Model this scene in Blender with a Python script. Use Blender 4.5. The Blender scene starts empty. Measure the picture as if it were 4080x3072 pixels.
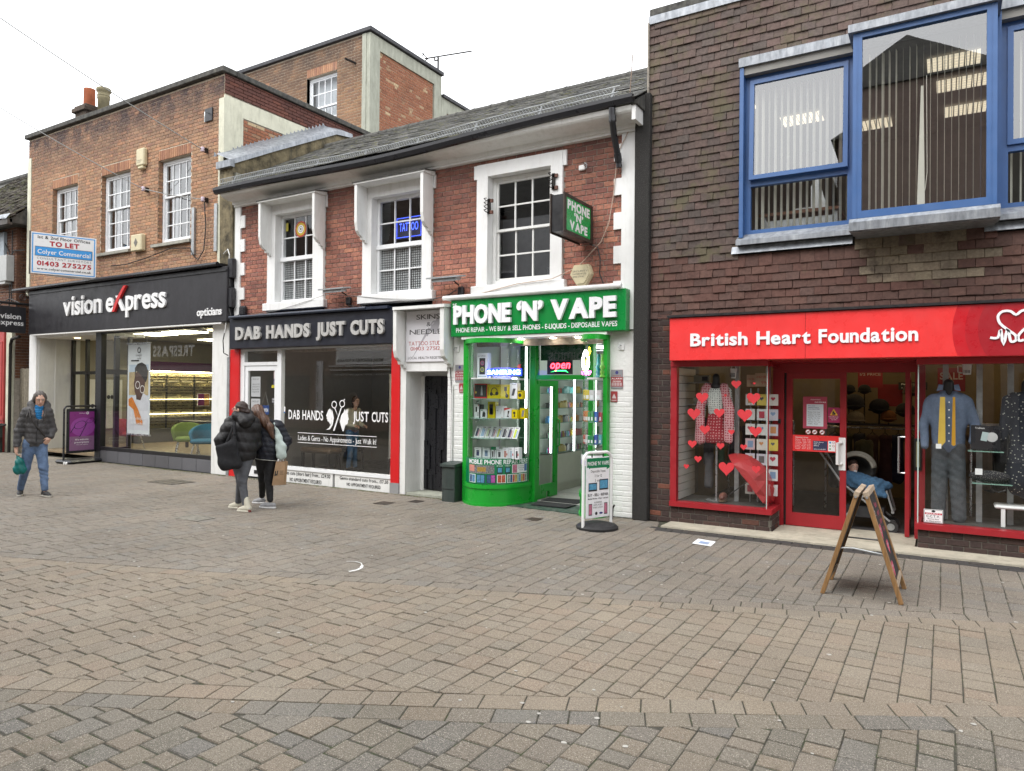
import bpy, bmesh, math, random
import numpy as np
from mathutils import Vector, Matrix
random.seed(7); RNG = np.random.default_rng(7)
S = bpy.context.scene
COL = S.collection
# ------------------------------------------------------------------ camera
CAMZ = 1.78
YAW, PITCH, ROLL = math.radians(31.2), math.radians(.45), -.0095
_f = Vector((-math.sin(YAW)*math.cos(PITCH), math.cos(YAW)*math.cos(PITCH), math.sin(PITCH)))
_r = Vector((math.cos(YAW), math.sin(YAW), 0)); _u = _r.cross(_f)
_R = math.cos(ROLL)*_r - math.sin(ROLL)*_u; _U = math.sin(ROLL)*_r + math.cos(ROLL)*_u
cam = bpy.data.cameras.new('camera'); cam.sensor_width = 36; cam.lens = 36*2840/4080
cam.clip_start = .05; cam.clip_end = 900
camo = bpy.data.objects.new('camera', cam); COL.objects.link(camo)
camo.matrix_world = Matrix(((_R.x,_U.x,-_f.x,0),(_R.y,_U.y,-_f.y,0),(_R.z,_U.z,-_f.z,CAMZ),(0,0,0,1)))
S.camera = camo
# ------------------------------------------------------------------ light
SUN_EL, SUN_AZ = math.radians(52), math.radians(200)
W = bpy.data.worlds.new('World'); S.world = W; W.use_nodes = True
nt = W.node_tree; nt.nodes.clear()
out = nt.nodes.new('ShaderNodeOutputWorld'); bg = nt.nodes.new('ShaderNodeBackground')
sky = nt.nodes.new('ShaderNodeTexSky'); sky.sky_type = 'NISHITA'; sky.sun_disc = False
sky.sun_elevation = SUN_EL; sky.sun_rotation = SUN_AZ; sky.air_density = 1.5; sky.dust_density = 5
hs = nt.nodes.new('ShaderNodeHueSaturation'); hs.inputs['Saturation'].default_value = .12
mx = nt.nodes.new('ShaderNodeMix'); mx.data_type = 'RGBA'; mx.inputs[0].default_value = .8
mx.inputs[7].default_value = (9.6, 9.8, 10.1, 1)          # even cloud deck
nt.links.new(sky.outputs[0], hs.inputs['Color']); nt.links.new(hs.outputs[0], mx.inputs[6])
nt.links.new(mx.outputs[2], bg.inputs['Color']); bg.inputs['Strength'].default_value = .1
nt.links.new(bg.outputs[0], out.inputs[0])
sl = bpy.data.lights.new('sun', 'SUN'); sl.energy = .9; sl.angle = math.radians(40); sl.color = (1,.975,.94)
so = bpy.data.objects.new('sun', sl); COL.objects.link(so)
so.rotation_euler = (math.radians(90)-SUN_EL, 0, math.pi-SUN_AZ)
S.view_settings.view_transform = 'Standard'; S.view_settings.look = 'None'
S.view_settings.exposure = 1.3; S.view_settings.gamma = 1; S.view_settings.use_curve_mapping = False
S.render.engine = 'CYCLES'
c = S.cycles; c.use_denoising = True; c.max_bounces = 7; c.diffuse_bounces = 3; c.glossy_bounces = 3
c.transparent_max_bounces = 12; c.transmission_bounces = 4; c.sample_clamp_indirect = 4; c.caustics_reflective = False; c.caustics_refractive = False
# ------------------------------------------------------------------ glyphs (built-in font), cached before anything else exists
CH = "ABCDEFGHIJKLMNOPQRSTUVWXYZabcdefghijklmnopqrstuvwxyz0123456789&.,-'!()/£+%<:\u2018\u2019"
BOLD = {'r':.0, 'b':.018, 'x':.036, 'h':.03, 'k':.052}
GL = {}
_t = []
for b, off in BOLD.items():
    for ch in CH:
        cu = bpy.data.curves.new('g', 'FONT'); cu.body = ch; cu.size = 1; cu.offset = off; cu.resolution_u = 3; cu.extrude = .5
        o = bpy.data.objects.new('g', cu); COL.objects.link(o); _t.append((b, ch, o))
dg = bpy.context.evaluated_depsgraph_get()
for b, ch, o in _t:
    me = o.evaluated_get(dg).to_mesh()
    v = np.array([x.co[:] for x in me.vertices]) if len(me.vertices) else np.zeros((0,3))
    f = [tuple(p.vertices) for p in me.polygons]; fl = [i for i, p in enumerate(me.polygons) if p.normal.z > .9]
    if b == 'r' or True: GL[b, ch] = (v, f, fl)
    o.evaluated_get(dg).to_mesh_clear()
for b, ch, o in _t:
    cu = o.data; bpy.data.objects.remove(o); bpy.data.curves.remove(cu)
# ------------------------------------------------------------------ materials
def _nodes(name):
    m = bpy.data.materials.new(name); m.use_nodes = True; t = m.node_tree
    return m, t, t.nodes['Principled BSDF'], t.nodes['Material Output']
def N(t, kind, **kw):
    n = t.nodes.new('ShaderNode'+kind)
    for k, v in kw.items():
        if k[0] == 'i': n.inputs[int(k[1:])].default_value = v
        else: setattr(n, k, v)
    return n
def noise(t, scale, detail=4, rough=.6, stretch=None):
    g = N(t, 'NewGeometry'); nz = N(t, 'TexNoise'); nz.inputs['Scale'].default_value = scale
    nz.inputs['Detail'].default_value = detail; nz.inputs['Roughness'].default_value = rough
    if stretch:
        mp = N(t, 'Mapping'); mp.inputs['Scale'].default_value = stretch
        t.links.new(g.outputs['Position'], mp.inputs['Vector']); t.links.new(mp.outputs[0], nz.inputs['Vector'])
    else: t.links.new(g.outputs['Position'], nz.inputs['Vector'])
    return nz.outputs['Fac']
def ramp(t, src, stops):
    r = N(t, 'ValToRGB'); e = r.color_ramp.elements
    while len(e) < len(stops): e.new(.5)
    for el, (p, c) in zip(e, stops):
        el.position = p; el.color = (*c, 1) if isinstance(c, (tuple, list)) else (c, c, c, 1)
    t.links.new(src, r.inputs[0]); return r.outputs[0]
def mixc(t, fac, a, b, mode='MIX'):
    m = N(t, 'Mix'); m.data_type = 'RGBA'; m.blend_type = mode
    for i, x in ((0, fac), (6, a), (7, b)):
        if isinstance(x, (int, float)): m.inputs[i].default_value = x
        elif isinstance(x, (tuple, list)): m.inputs[i].default_value = (*x, 1)
        else: t.links.new(x, m.inputs[i])
    return m.outputs[2]
def bumpn(t, bs, src, strength, dist=.01):
    b = N(t, 'Bump'); b.inputs['Strength'].default_value = strength; b.inputs['Distance'].default_value = dist
    t.links.new(src, b.inputs['Height']); t.links.new(b.outputs[0], bs.inputs['Normal'])
MC = {}
def mat(name, col, rough=.55, metal=0, var=.1, vs=5, bump=0, bs_=80, spec=.5, emit=0, dirt=0, dcol=(.05,.045,.035), coat=0, grain=None):
    if name in MC: return MC[name]
    m, t, b, o = _nodes(name)
    b.inputs['Roughness'].default_value = rough; b.inputs['Metallic'].default_value = metal
    b.inputs['Specular IOR Level'].default_value = spec; b.inputs['Coat Weight'].default_value = coat
    c_ = (*col, 1); b.inputs['Base Color'].default_value = c_
    src = None
    if var:
        n = noise(t, vs, 5, .65, grain)
        src = mixc(t, 1, col, ramp(t, n, [(.25, 1-var*1.6), (.75, 1+var*.6)]), 'MULTIPLY')
    if dirt:
        n = noise(t, 3.2, 7, .72, (3, 3, .55)); fac = ramp(t, n, [(.5, 0.), (.78, dirt)])
        src = mixc(t, fac, src if src is not None else col, dcol)
    if src is not None: t.links.new(src, b.inputs['Base Color'])
    if rough and var:
        r = ramp(t, noise(t, vs*2.3, 3), [(.3, max(0, rough-.12)), (.7, min(1, rough+.1))]); t.links.new(r, b.inputs['Roughness'])
    if bump: bumpn(t, b, noise(t, bs_, 4), bump)
    if emit:
        b.inputs['Emission Color'].default_value = c_; b.inputs['Emission Strength'].default_value = emit
    MC[name] = m; return m
def emat(name, col, s): return mat(name, col, emit=s, var=0)
def glass(name='window_glass', ior=1.7, tint=(.97,.985,.98), rough=0):
    if name in MC: return MC[name]
    m, t, b, o = _nodes(name); t.nodes.remove(b)
    tr = N(t, 'BsdfTransparent'); tr.inputs[0].default_value = (*tint, 1)
    gl = N(t, 'BsdfGlossy'); gl.inputs['Roughness'].default_value = rough
    fr = N(t, 'Fresnel'); ge = N(t, 'NewGeometry'); mr = N(t, 'MapRange'); mr.inputs[3].default_value = ior; mr.inputs[4].default_value = 1/ior   # same on both faces of the thin pane
    t.links.new(ge.outputs['Backfacing'], mr.inputs[0]); t.links.new(mr.outputs[0], fr.inputs['IOR'])
    mx = N(t, 'MixShader'); t.links.new(fr.outputs[0], mx.inputs[0]); t.links.new(tr.outputs[0], mx.inputs[1]); t.links.new(gl.outputs[0], mx.inputs[2])
    if rough == 0:
        bp = N(t, 'Bump'); bp.inputs['Strength'].default_value = .02; bp.inputs['Distance'].default_value = .02
        t.links.new(noise(t, 1.6, 1), bp.inputs['Height']); t.links.new(bp.outputs[0], gl.inputs['Normal'])
    t.links.new(mx.outputs[0], o.inputs[0]); MC[name] = m; return m
def piecemat(name, cols, rough=.85, var=.25, vs=30, bump=.35, bs_=90, soot=0, soot_z=None, moss=None, speck=None, zfade=None, bigvar=.15):
    """per-piece colour: object random + island random pick from a ramp; grain and weathering by noise"""
    m, t, b, o = _nodes(name); b.inputs['Roughness'].default_value = rough; b.inputs['Specular IOR Level'].default_value = .3
    oi = N(t, 'ObjectInfo'); g = N(t, 'NewGeometry')
    a = N(t, 'Math', operation='ADD'); t.links.new(oi.outputs['Random'], a.inputs[0]); t.links.new(g.outputs['Random Per Island'], a.inputs[1])
    fr = N(t, 'Math', operation='FRACT'); t.links.new(a.outputs[0], fr.inputs[0])
    n = len(cols); src = ramp(t, fr.outputs[0], [(i/max(1, n-1), c) for i, c in enumerate(cols)])
    src = mixc(t, 1, src, ramp(t, noise(t, vs, 6, .7), [(.25, 1-var*1.5), (.75, 1+var*.7)]), 'MULTIPLY')
    if bigvar: src = mixc(t, 1, src, ramp(t, noise(t, .7, 3), [(.3, 1-bigvar), (.7, 1+bigvar)]), 'MULTIPLY')
    if speck:
        s = ramp(t, noise(t, speck[0], 2, .5), [(speck[1], 0.), (speck[1]+.04, 1.)]); src = mixc(t, s, src, speck[2])
        s2 = ramp(t, noise(t, speck[0]*.83, 2, .5), [(.33, 1.), (.38, 0.)]); src = mixc(t, s2, src, mixc(t, .55, src, (.02,.02,.02)))
    if soot_z:                                  # old soot / damp stains on the top courses, ragged edge
        sp = N(t, 'SeparateXYZ'); t.links.new(g.outputs['Position'], sp.inputs[0])
        mr = N(t, 'MapRange'); mr.inputs[1].default_value = soot_z[0]; mr.inputs[2].default_value = soot_z[1]; t.links.new(sp.outputs['Z'], mr.inputs[0])
        mu = N(t, 'Math', operation='MULTIPLY'); t.links.new(mr.outputs[0], mu.inputs[0]); t.links.new(ramp(t, noise(t, 2.2, 6, .7), [(.3, .1), (.56, 1.)]), mu.inputs[1])
        m2 = N(t, 'Math', operation='MULTIPLY'); t.links.new(mu.outputs[0], m2.inputs[0]); m2.inputs[1].default_value = soot_z[2]
        src = mixc(t, m2.outputs[0], src, soot_z[3])
    if moss:                                    # (colour, noise scale, threshold, amount)
        s = ramp(t, noise(t, moss[1], 7, .7), [(moss[2], 0.), (moss[2]+.12, moss[3])]); src = mixc(t, s, src, moss[0])
    t.links.new(src, b.inputs['Base Color'])
    if bump: bumpn(t, b, noise(t, bs_, 5, .7), bump, .006)
    MC[name] = m; return m
# ------------------------------------------------------------------ mesh builder
class MB:
    def __init__(s): s.v = []; s.f = []
    def add(s, vs, fs):
        n = len(s.v); s.v += [tuple(map(float, x)) for x in vs]; s.f += [tuple(n+i for i in f) for f in fs]; return s
    def box(s, x0, x1, y0, y1, z0, z1):
        return s.add([(x0,y0,z0),(x1,y0,z0),(x1,y1,z0),(x0,y1,z0),(x0,y0,z1),(x1,y0,z1),(x1,y1,z1),(x0,y1,z1)],
                     [(0,3,2,1),(4,5,6,7),(0,1,5,4),(1,2,6,5),(2,3,7,6),(3,0,4,7)])
    def cbox(s, x0, x1, y0, y1, z0, z1, c=.006):
        X = (x0, x1); Y = (y0, y1); Z = (z0, z1); vs = []; idx = {}
        for i in (0,1):
            for j in (0,1):
                for k in (0,1):
                    sx, sy, sz = (1-2*i)*c, (1-2*j)*c, (1-2*k)*c
                    for a, d in enumerate(((0,sy,sz),(sx,0,sz),(sx,sy,0))):
                        idx[i,j,k,a] = len(vs); vs.append((X[i]+d[0], Y[j]+d[1], Z[k]+d[2]))
        q = lambda *k: tuple(idx[x] for x in k)
        F = []
        for i in (0,1): F.append(q((i,0,0,0),(i,1,0,0),(i,1,1,0),(i,0,1,0)))
        for j in (0,1): F.append(q((0,j,0,1),(1,j,0,1),(1,j,1,1),(0,j,1,1)))
        for k in (0,1): F.append(q((0,0,k,2),(1,0,k,2),(1,1,k,2),(0,1,k,2)))
        for j in (0,1):
            for k in (0,1): F.append(q((0,j,k,1),(1,j,k,1),(1,j,k,2),(0,j,k,2)))
        for i in (0,1):
            for k in (0,1): F.append(q((i,0,k,0),(i,1,k,0),(i,1,k,2),(i,0,k,2)))
        for i in (0,1):
            for j in (0,1): F.append(q((i,j,0,0),(i,j,1,0),(i,j,1,1),(i,j,0,1)))
        for i in (0,1):
            for j in (0,1):
                for k in (0,1): F.append(q((i,j,k,0),(i,j,k,1),(i,j,k,2)))
        n = len(s.v); s.add(vs, F)
        cx = Vector(((x0+x1)/2,(y0+y1)/2,(z0+z1)/2))
        for t in range(len(s.f)-len(F), len(s.f)):
            p = [Vector(s.v[i]) for i in s.f[t]]; nn = (p[1]-p[0]).cross(p[2]-p[0]); ce = sum(p, Vector())/len(p)
            if nn.dot(ce-cx) < 0: s.f[t] = s.f[t][::-1]
        return s
    def frame(s, x0, x1, z0, z1, y0, y1, w, wb=None, wt=None):   # rectangular frame in the facade plane
        wb = w if wb is None else wb; wt = w if wt is None else wt
        s.box(x0,x0+w,y0,y1,z0,z1); s.box(x1-w,x1,y0,y1,z0,z1)
        s.box(x0+w,x1-w,y0,y1,z0,z0+wb); s.box(x0+w,x1-w,y0,y1,z1-wt,z1); return s
    def quad(s, a, b, c, d): return s.add([a,b,c,d], [(0,1,2,3)])
    def prism(s, poly, y0, y1):     # polygon in XZ (counter-clockwise seen from -Y), extruded along Y
        n = len(poly); vs = [(x,y0,z) for x,z in poly]+[(x,y1,z) for x,z in poly]
        return s.add(vs, [tuple(range(n)), tuple(range(2*n-1,n-1,-1))]+[(i,n+i,n+(i+1)%n,(i+1)%n) for i in range(n)])
    def prismx(s, poly, x0, x1):    # polygon in YZ extruded along X
        n = len(poly); vs = [(x0,y,z) for y,z in poly]+[(x1,y,z) for y,z in poly]
        return s.add(vs, [tuple(range(n-1,-1,-1)), tuple(range(n,2*n))]+[(i,(i+1)%n,n+(i+1)%n,n+i) for i in range(n)])
    def prismz(s, poly, z0, z1, cap=True):
        n = len(poly); vs = [(x,y,z0) for x,y in poly]+[(x,y,z1) for x,y in poly]
        return s.add(vs, ([tuple(range(n-1,-1,-1)), tuple(range(n,2*n))] if cap else [])+[(i,(i+1)%n,n+(i+1)%n,n+i) for i in range(n)])
    def tube(s, pts, r, seg=8, cap=True):
        pts = [Vector(p) for p in pts]; n = len(pts); base = len(s.v); up = None
        for i, p in enumerate(pts):
            d = (pts[min(i+1,n-1)]-pts[max(i-1,0)]); d = d.normalized() if d.length > 1e-9 else Vector((0,0,1))
            if up is None: up = d.orthogonal().normalized()
            up = (up-d*up.dot(d)); up = up.normalized() if up.length > 1e-6 else d.orthogonal().normalized()
            w = d.cross(up); rr = r[i] if isinstance(r, (list,tuple)) else r
            s.v += [tuple(p+(up*math.cos(a)+w*math.sin(a))*rr) for a in (2*math.pi*k/seg for k in range(seg))]
        for i in range(n-1):
            for k in range(seg):
                a = base+i*seg+k; b = base+i*seg+(k+1)%seg; s.f.append((a,b,b+seg,a+seg))
        if cap: s.f.append(tuple(base+k for k in range(seg))[::-1]); s.f.append(tuple(base+(n-1)*seg+k for k in range(seg)))
        return s
    def lathe(s, prof, c=(0,0,0), seg=20):
        base = len(s.v); n = len(prof)
        for r, z in prof: s.v += [(c[0]+r*math.cos(a), c[1]+r*math.sin(a), c[2]+z) for a in (2*math.pi*k/seg for k in range(seg))]
        for i in range(n-1):
            for k in range(seg):
                a = base+i*seg+k; b = base+i*seg+(k+1)%seg; s.f.append((a,b,b+seg,a+seg))
        s.f.append(tuple(base+k for k in range(seg))[::-1]); s.f.append(tuple(base+(n-1)*seg+k for k in range(seg))); return s
    def disc(s, x, z, r, y, seg=16, rz=None):
        rz = rz or r
        return s.add([(x+r*math.cos(2*math.pi*k/seg), y, z+rz*math.sin(2*math.pi*k/seg)) for k in range(seg)], [tuple(range(seg))])
    def ring(s, x, z, r0, r1, y, seg=24):
        vs = []
        for k in range(seg):
            a = 2*math.pi*k/seg; vs += [(x+r0*math.cos(a),y,z+r0*math.sin(a)),(x+r1*math.cos(a),y,z+r1*math.sin(a))]
        return s.add(vs, [(2*k,2*k+1,(2*k+3)%(2*seg),(2*k+2)%(2*seg)) for k in range(seg)])
    def poly(s, pts, y): return s.add([(x,y,z) for x,z in pts], [tuple(range(len(pts)))])
    def rect(s, x0, x1, z0, z1, y): return s.quad((x0,y,z0),(x1,y,z0),(x1,y,z1),(x0,y,z1))
    def ell(s, c, r, seg=14, rings=8):
        base = len(s.v)
        for i in range(rings+1):
            t = math.pi*i/rings
            s.v += [(c[0]+r[0]*math.sin(t)*math.cos(a), c[1]+r[1]*math.sin(t)*math.sin(a), c[2]+r[2]*math.cos(t)) for a in (2*math.pi*k/seg for k in range(seg))]
        for i in range(rings):
            for k in range(seg):
                a = base+i*seg+k; b = base+i*seg+(k+1)%seg; s.f.append((a,a+seg,b+seg,b))
        return s
    def xf(s, M):
        s.v = [tuple(M @ Vector(v)) for v in s.v]; return s
    def merge(s, o):
        return s.add(o.v, o.f)
    def mesh(s, name, org=(0,0,0)):
        me = bpy.data.meshes.new(name); o = Vector(org)
        me.from_pydata([(v[0]-o.x, v[1]-o.y, v[2]-o.z) for v in s.v], [], s.f); me.update(); return me
ORG = {}
def thing(name, label, cat, loc=(0,0,0), rotz=0, group=None):
    o = bpy.data.objects.new(name, None); COL.objects.link(o); o.empty_display_size = .1
    o.location = loc; o.rotation_euler = (0,0,rotz); o['label'] = label; o['category'] = cat
    if group: o['group'] = group
    ORG[o.name] = Vector(loc) if rotz == 0 else Vector((0,0,0)); return o
def _fin(o, m, smooth):
    if m is not None and not o.data.materials: o.data.materials.append(m)
    if smooth:
        for p in o.data.polygons: p.use_smooth = True
def part(name, mb, m, parent, label=None, kind=None, smooth=False, local=False):
    org = Vector((0,0,0)) if local else ORG[parent.name]
    me = mb if isinstance(mb, bpy.types.Mesh) else mb.mesh(name, org)
    o = bpy.data.objects.new(name, me); COL.objects.link(o); o.parent = parent; ORG[o.name] = org
    _fin(o, m, smooth)
    if label: o['label'] = label
    if kind: o['kind'] = kind
    return o
def solo(name, mb, m, label, cat, group=None, smooth=False, kind=None):
    v = np.array(mb.v); org = ((v[:,0].min()+v[:,0].max())/2, (v[:,1].min()+v[:,1].max())/2, v[:,2].min())
    o = bpy.data.objects.new(name, mb.mesh(name, org)); COL.objects.link(o); o.location = org; _fin(o, m, smooth); ORG[o.name] = Vector(org)
    if label: o['label'] = label
    if cat: o['category'] = cat
    if group: o['group'] = group
    if kind: o['kind'] = kind
    return o
def struct(name, mb, m, kind='structure'): return solo(name, mb, m, None, None, kind=kind)
def dup(root, loc, rotz=None, label=None):
    r = root.copy(); COL.objects.link(r); r.location = loc
    if rotz is not None: r.rotation_euler = (0,0,rotz)
    if label: r['label'] = label
    for ch in list(root.children):
        c_ = ch.copy(); COL.objects.link(c_); c_.parent = r
        for g_ in list(ch.children):
            d_ = g_.copy(); COL.objects.link(d_); d_.parent = c_
    return r
# ------------------------------------------------------------------ lettering in the facade plane
def glyphs(s, bold='b', sp=.07, space=.3):
    x = 0; outl = []
    for ch in s:
        if ch == ' ': x += space; continue
        g = GL.get((bold, ch))
        if g is None or not len(g[0]): x += space; continue
        v = g[0]; x0 = v[:,0].min(); outl.append((ch, g, x-x0)); x += v[:,0].max()-x0+sp
    return outl, x-sp
def text(s, x0, x1, z0, z1, y, depth=0, bold='b', shear=0, sp=.07, hh=.73, split=False):
    """lettering whose cap height spans z0..z1 and length x0..x1; front at y, normal -Y"""
    gl, w = glyphs(s, bold, sp); H = GL[bold, 'H'][0][:,1]; hb, ht = H.min(), H.max()
    if hh != .73: ht = hb+(ht-hb)*hh/.73
    kx = (x1-x0)/w; kz = (z1-z0)/(ht-hb); mbs = []; mb = MB()
    for ch, (v, f, fl), dx in gl:
        if split: mb = MB(); mbs.append(mb)
        X = x0+(v[:,0]+dx+shear*v[:,1])*kx; Z = z0+(v[:,1]-hb)*kz
        if depth: mb.add(np.c_[X, y+(.5-v[:,2])*depth, Z], f)
        else:
            used = sorted({i for k in fl for i in f[k]}); mp = {i: n for n, i in enumerate(used)}
            mb.add(np.c_[X, np.full(len(X), y), Z][used], [tuple(mp[i] for i in f[k]) for k in fl])
    return mbs if split else mb
def line_text(rows, x0, x1, z1, z0, y, bold='r', align='l', hh=.73):
    """several lines of text, each (string, relative length)"""
    mb = MB(); n = len(rows); dz = (z1-z0)/n
    for i, (s_, k) in enumerate(rows):
        if not s_: continue
        L = (x1-x0)*k; a = x0 if align == 'l' else (x0+x1-L)/2
        mb.merge(text(s_, a, a+L, z1-(i+.78)*dz, z1-(i+.22)*dz, y, bold=bold, hh=hh))
    return mb
def heart(cx, cz, w, y, d=0):
    p = []
    for k in range(28):
        t = 2*math.pi*k/28; p.append((cx+w/32*16*math.sin(t)**3, cz+w/32*(13*math.cos(t)-5*math.cos(2*t)-2*math.cos(3*t)-math.cos(4*t))))
    mb = MB(); return mb.prism(p[::-1], y-d, y) if d else mb.poly(p[::-1], y)
# ------------------------------------------------------------------ laid pieces (bricks, tiles, slates, pavers)
def project(p):
    d = Vector(p)-Vector((0,0,CAMZ)); z = d.dot(_f)
    if z < .2: return None
    return .5+d.dot(_R)/z*2840/4080, .5-d.dot(_U)/z*2840/3072, z
def block_mesh(name, w, d, h, c, jit=0):
    """unit block, chamfered towards -Y; scaled so that 1 unit = full size"""
    a, b = .5, .5; cw, ch = c/w, c/h
    j = lambda: random.uniform(-jit, jit)
    ring = lambda kx, kz, y: [(-a+kx+j()/w, y, -b+kz+j()/h), (a-kx+j()/w, y, -b+kz+j()/h), (a-kx+j()/w, y, b-kz+j()/h), (-a+kx+j()/w, y, b-kz+j()/h)]
    v = ring(0,0,.5)+ring(0,0,-.5+c/d)+ring(cw,ch,-.5)
    f = [(8,9,10,11)]+[(4+i,4+(i+1)%4,8+(i+1)%4,8+i) for i in range(4)]+[(i,(i+1)%4,4+(i+1)%4,4+i) for i in range(4)]
    return v, f
_BM = {}
def lay(parent, name, items, m, dims, c=.005, jit=.003, nmax=300, rot=None, stuff=None):
    """items: (x,y,z,w,d,h[,Rot matrix]); the largest nmax in view become parts, the rest one stuff part"""
    key = (name, dims, c)
    if key not in _BM: _BM[key] = [block_mesh(name, *dims, c, jit) for _ in range(5)]
    var = _BM[key]; mes = []
    for v, f in var:
        me = bpy.data.meshes.new(name); me.from_pydata(v, [], f); me.materials.append(m); mes.append(me)
    sc = []
    for i, it in enumerate(items):
        q = project(it[:3])
        s_ = 0 if q is None or not (-.02 < q[0] < 1.02 and -.02 < q[1] < 1.02) else it[3]*it[5]/q[2]**2
        sc.append(s_)
    order = sorted(range(len(items)), key=lambda i: -sc[i]); ind = set(i for i in order[:nmax] if sc[i] > 0)
    org = ORG[parent.name]; mb = MB()
    for i, it in enumerate(items):
        x, y, z, w, d, h = it[:6]; Rm = it[6] if len(it) > 6 else None; k = random.randrange(5)
        if i in ind:
            o = bpy.data.objects.new(name, mes[k]); COL.objects.link(o); o.parent = parent
            o.location = (x-org.x, y-org.y, z-org.z); o.scale = (w, d, h)
            if Rm is not None: o.rotation_euler = Rm.to_euler()
        else:
            V = np.array(var[k][0])*(w, d, h)
            if Rm is not None: V = V @ np.array(Rm.to_3x3()).T
            mb.add(V+(x, y, z), var[k][1])
    if mb.v: part(stuff or name+'s', mb, m, parent, kind='stuff')
def courses(x0, x1, z0, z1, holes=(), course=.075, bl=.225, bond='stretch', gap=.01, rag=.003):
    """returns (xc, zc, w, h) of bricks in a wall rectangle minus holes (hx0,hx1,hz0,hz1)"""
    res = []; r = 0; z = z0
    while z+course*.5 < z1:
        h = min(course, z1-z); cuts = [(a, b) for a, b, c0, d0 in holes if min(z+h, d0)-max(z, c0) > .45*h]
        seg = [(x0, x1)]
        for a, b in cuts: seg = [q for s_ in seg for q in ((s_[0], min(s_[1], a)), (max(s_[0], b), s_[1])) if q[1]-q[0] > .02]
        xs = []; x = x0-(bl*.5 if (r % 2 and bond == 'stretch') else (bl*.25 if r % 2 else 0)); k = r
        if bond == 'eng':
            L_ = bl if r % 4 else bl/2; x = x0-((r*.37) % 1)*L_
        while x < x1:
            L = {'stretch': bl, 'flem': bl if k % 2 else bl/2, 'eng': (bl if r % 4 else bl/2)}[bond]
            xs.append((x, x+L)); x += L; k += 1
        for a, b in seg:
            for p, q in xs:
                p2, q2 = max(p, a), min(q, b)
                if q2-p2 > .035: res.append(((p2+q2)/2, z+h/2, q2-p2-gap, h-gap))
        z += course; r += 1
    return res
def walls(mb, x0, x1, z0, z1, y0, y1, holes=()):
    xs = sorted({x0, x1, *[v for h in holes for v in h[:2] if x0 < v < x1]}); zs = sorted({z0, z1, *[v for h in holes for v in h[2:] if z0 < v < z1]})
    for i in range(len(xs)-1):
        run = None
        for j in range(len(zs)-1):
            cx, cz = (xs[i]+xs[i+1])/2, (zs[j]+zs[j+1])/2
            solid = not any(h[0] < cx < h[1] and h[2] < cz < h[3] for h in holes)
            if solid: run = (run[0], zs[j+1]) if run else (zs[j], zs[j+1])
            if (not solid or j == len(zs)-2) and run: mb.box(xs[i], xs[i+1], y0, y1, *run); run = None
    return mb
def room(x0, x1, y0, y1, z0, z1, t=.06):      # closed on five sides, open towards -Y
    mb = MB(); mb.box(x0-t,x0,y0,y1,z0-t,z1+t); mb.box(x1,x1+t,y0,y1,z0-t,z1+t); mb.box(x0,x1,y0,y1+t,z1,z1+t); mb.box(x0,x1,y0,y1+t,z0-t,z0); mb.box(x0,x1,y1,y1+t,z0,z1); return mb
def sash(parent, x0, x1, z0, z1, y, cols, r_up, r_lo, fm, gm, zm=None, fw=.055, bar=.022, d=.1, name='window', stag=.03, hidden_glass=None):
    """box sash window: frame part with sashes and panes as sub-parts"""
    zm = (z0+z1)/2 if zm is None else zm
    f = part(name, MB().frame(x0, x1, z0, z1, y, y+d, fw, fw*1.2, fw*.9), fm, parent)
    for (a, b, rows, yy) in ((zm-.02, z1-fw*.9, r_up, y+.02), (z0+fw*1.2, zm+.02, r_lo, y+.02+stag)):
        s_ = MB(); X0, X1 = x0+fw-.004, x1-fw+.004; sw = .04
        s_.frame(X0, X1, a, b, yy, yy+.035, sw)
        cx = [(X0+sw)+(X1-X0-2*sw)*i/cols for i in range(cols+1)]; cz = [(a+sw)+(b-a-2*sw)*i/rows for i in range(rows+1)]
        for i in range(1, cols): s_.box(cx[i]-bar/2, cx[i]+bar/2, yy+.002, yy+.03, a+sw, b-sw)
        for j in range(1, rows):
            for i in range(cols): s_.box(cx[i]+bar/2 if i else cx[i], cx[i+1]-bar/2 if i < cols-1 else cx[i+1], yy+.004, yy+.028, cz[j]-bar/2, cz[j]+bar/2)
        part('sash', s_, fm, f)
        for i in range(cols):
            for j in range(rows):
                k = random.uniform(-.0015, .0015)
                part('pane', MB().quad((cx[i],yy+.018+k,cz[j]),(cx[i+1],yy+.018-k,cz[j]),(cx[i+1],yy+.018-k,cz[j+1]),(cx[i],yy+.018+k,cz[j+1])), gm, f)
    return f
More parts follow.
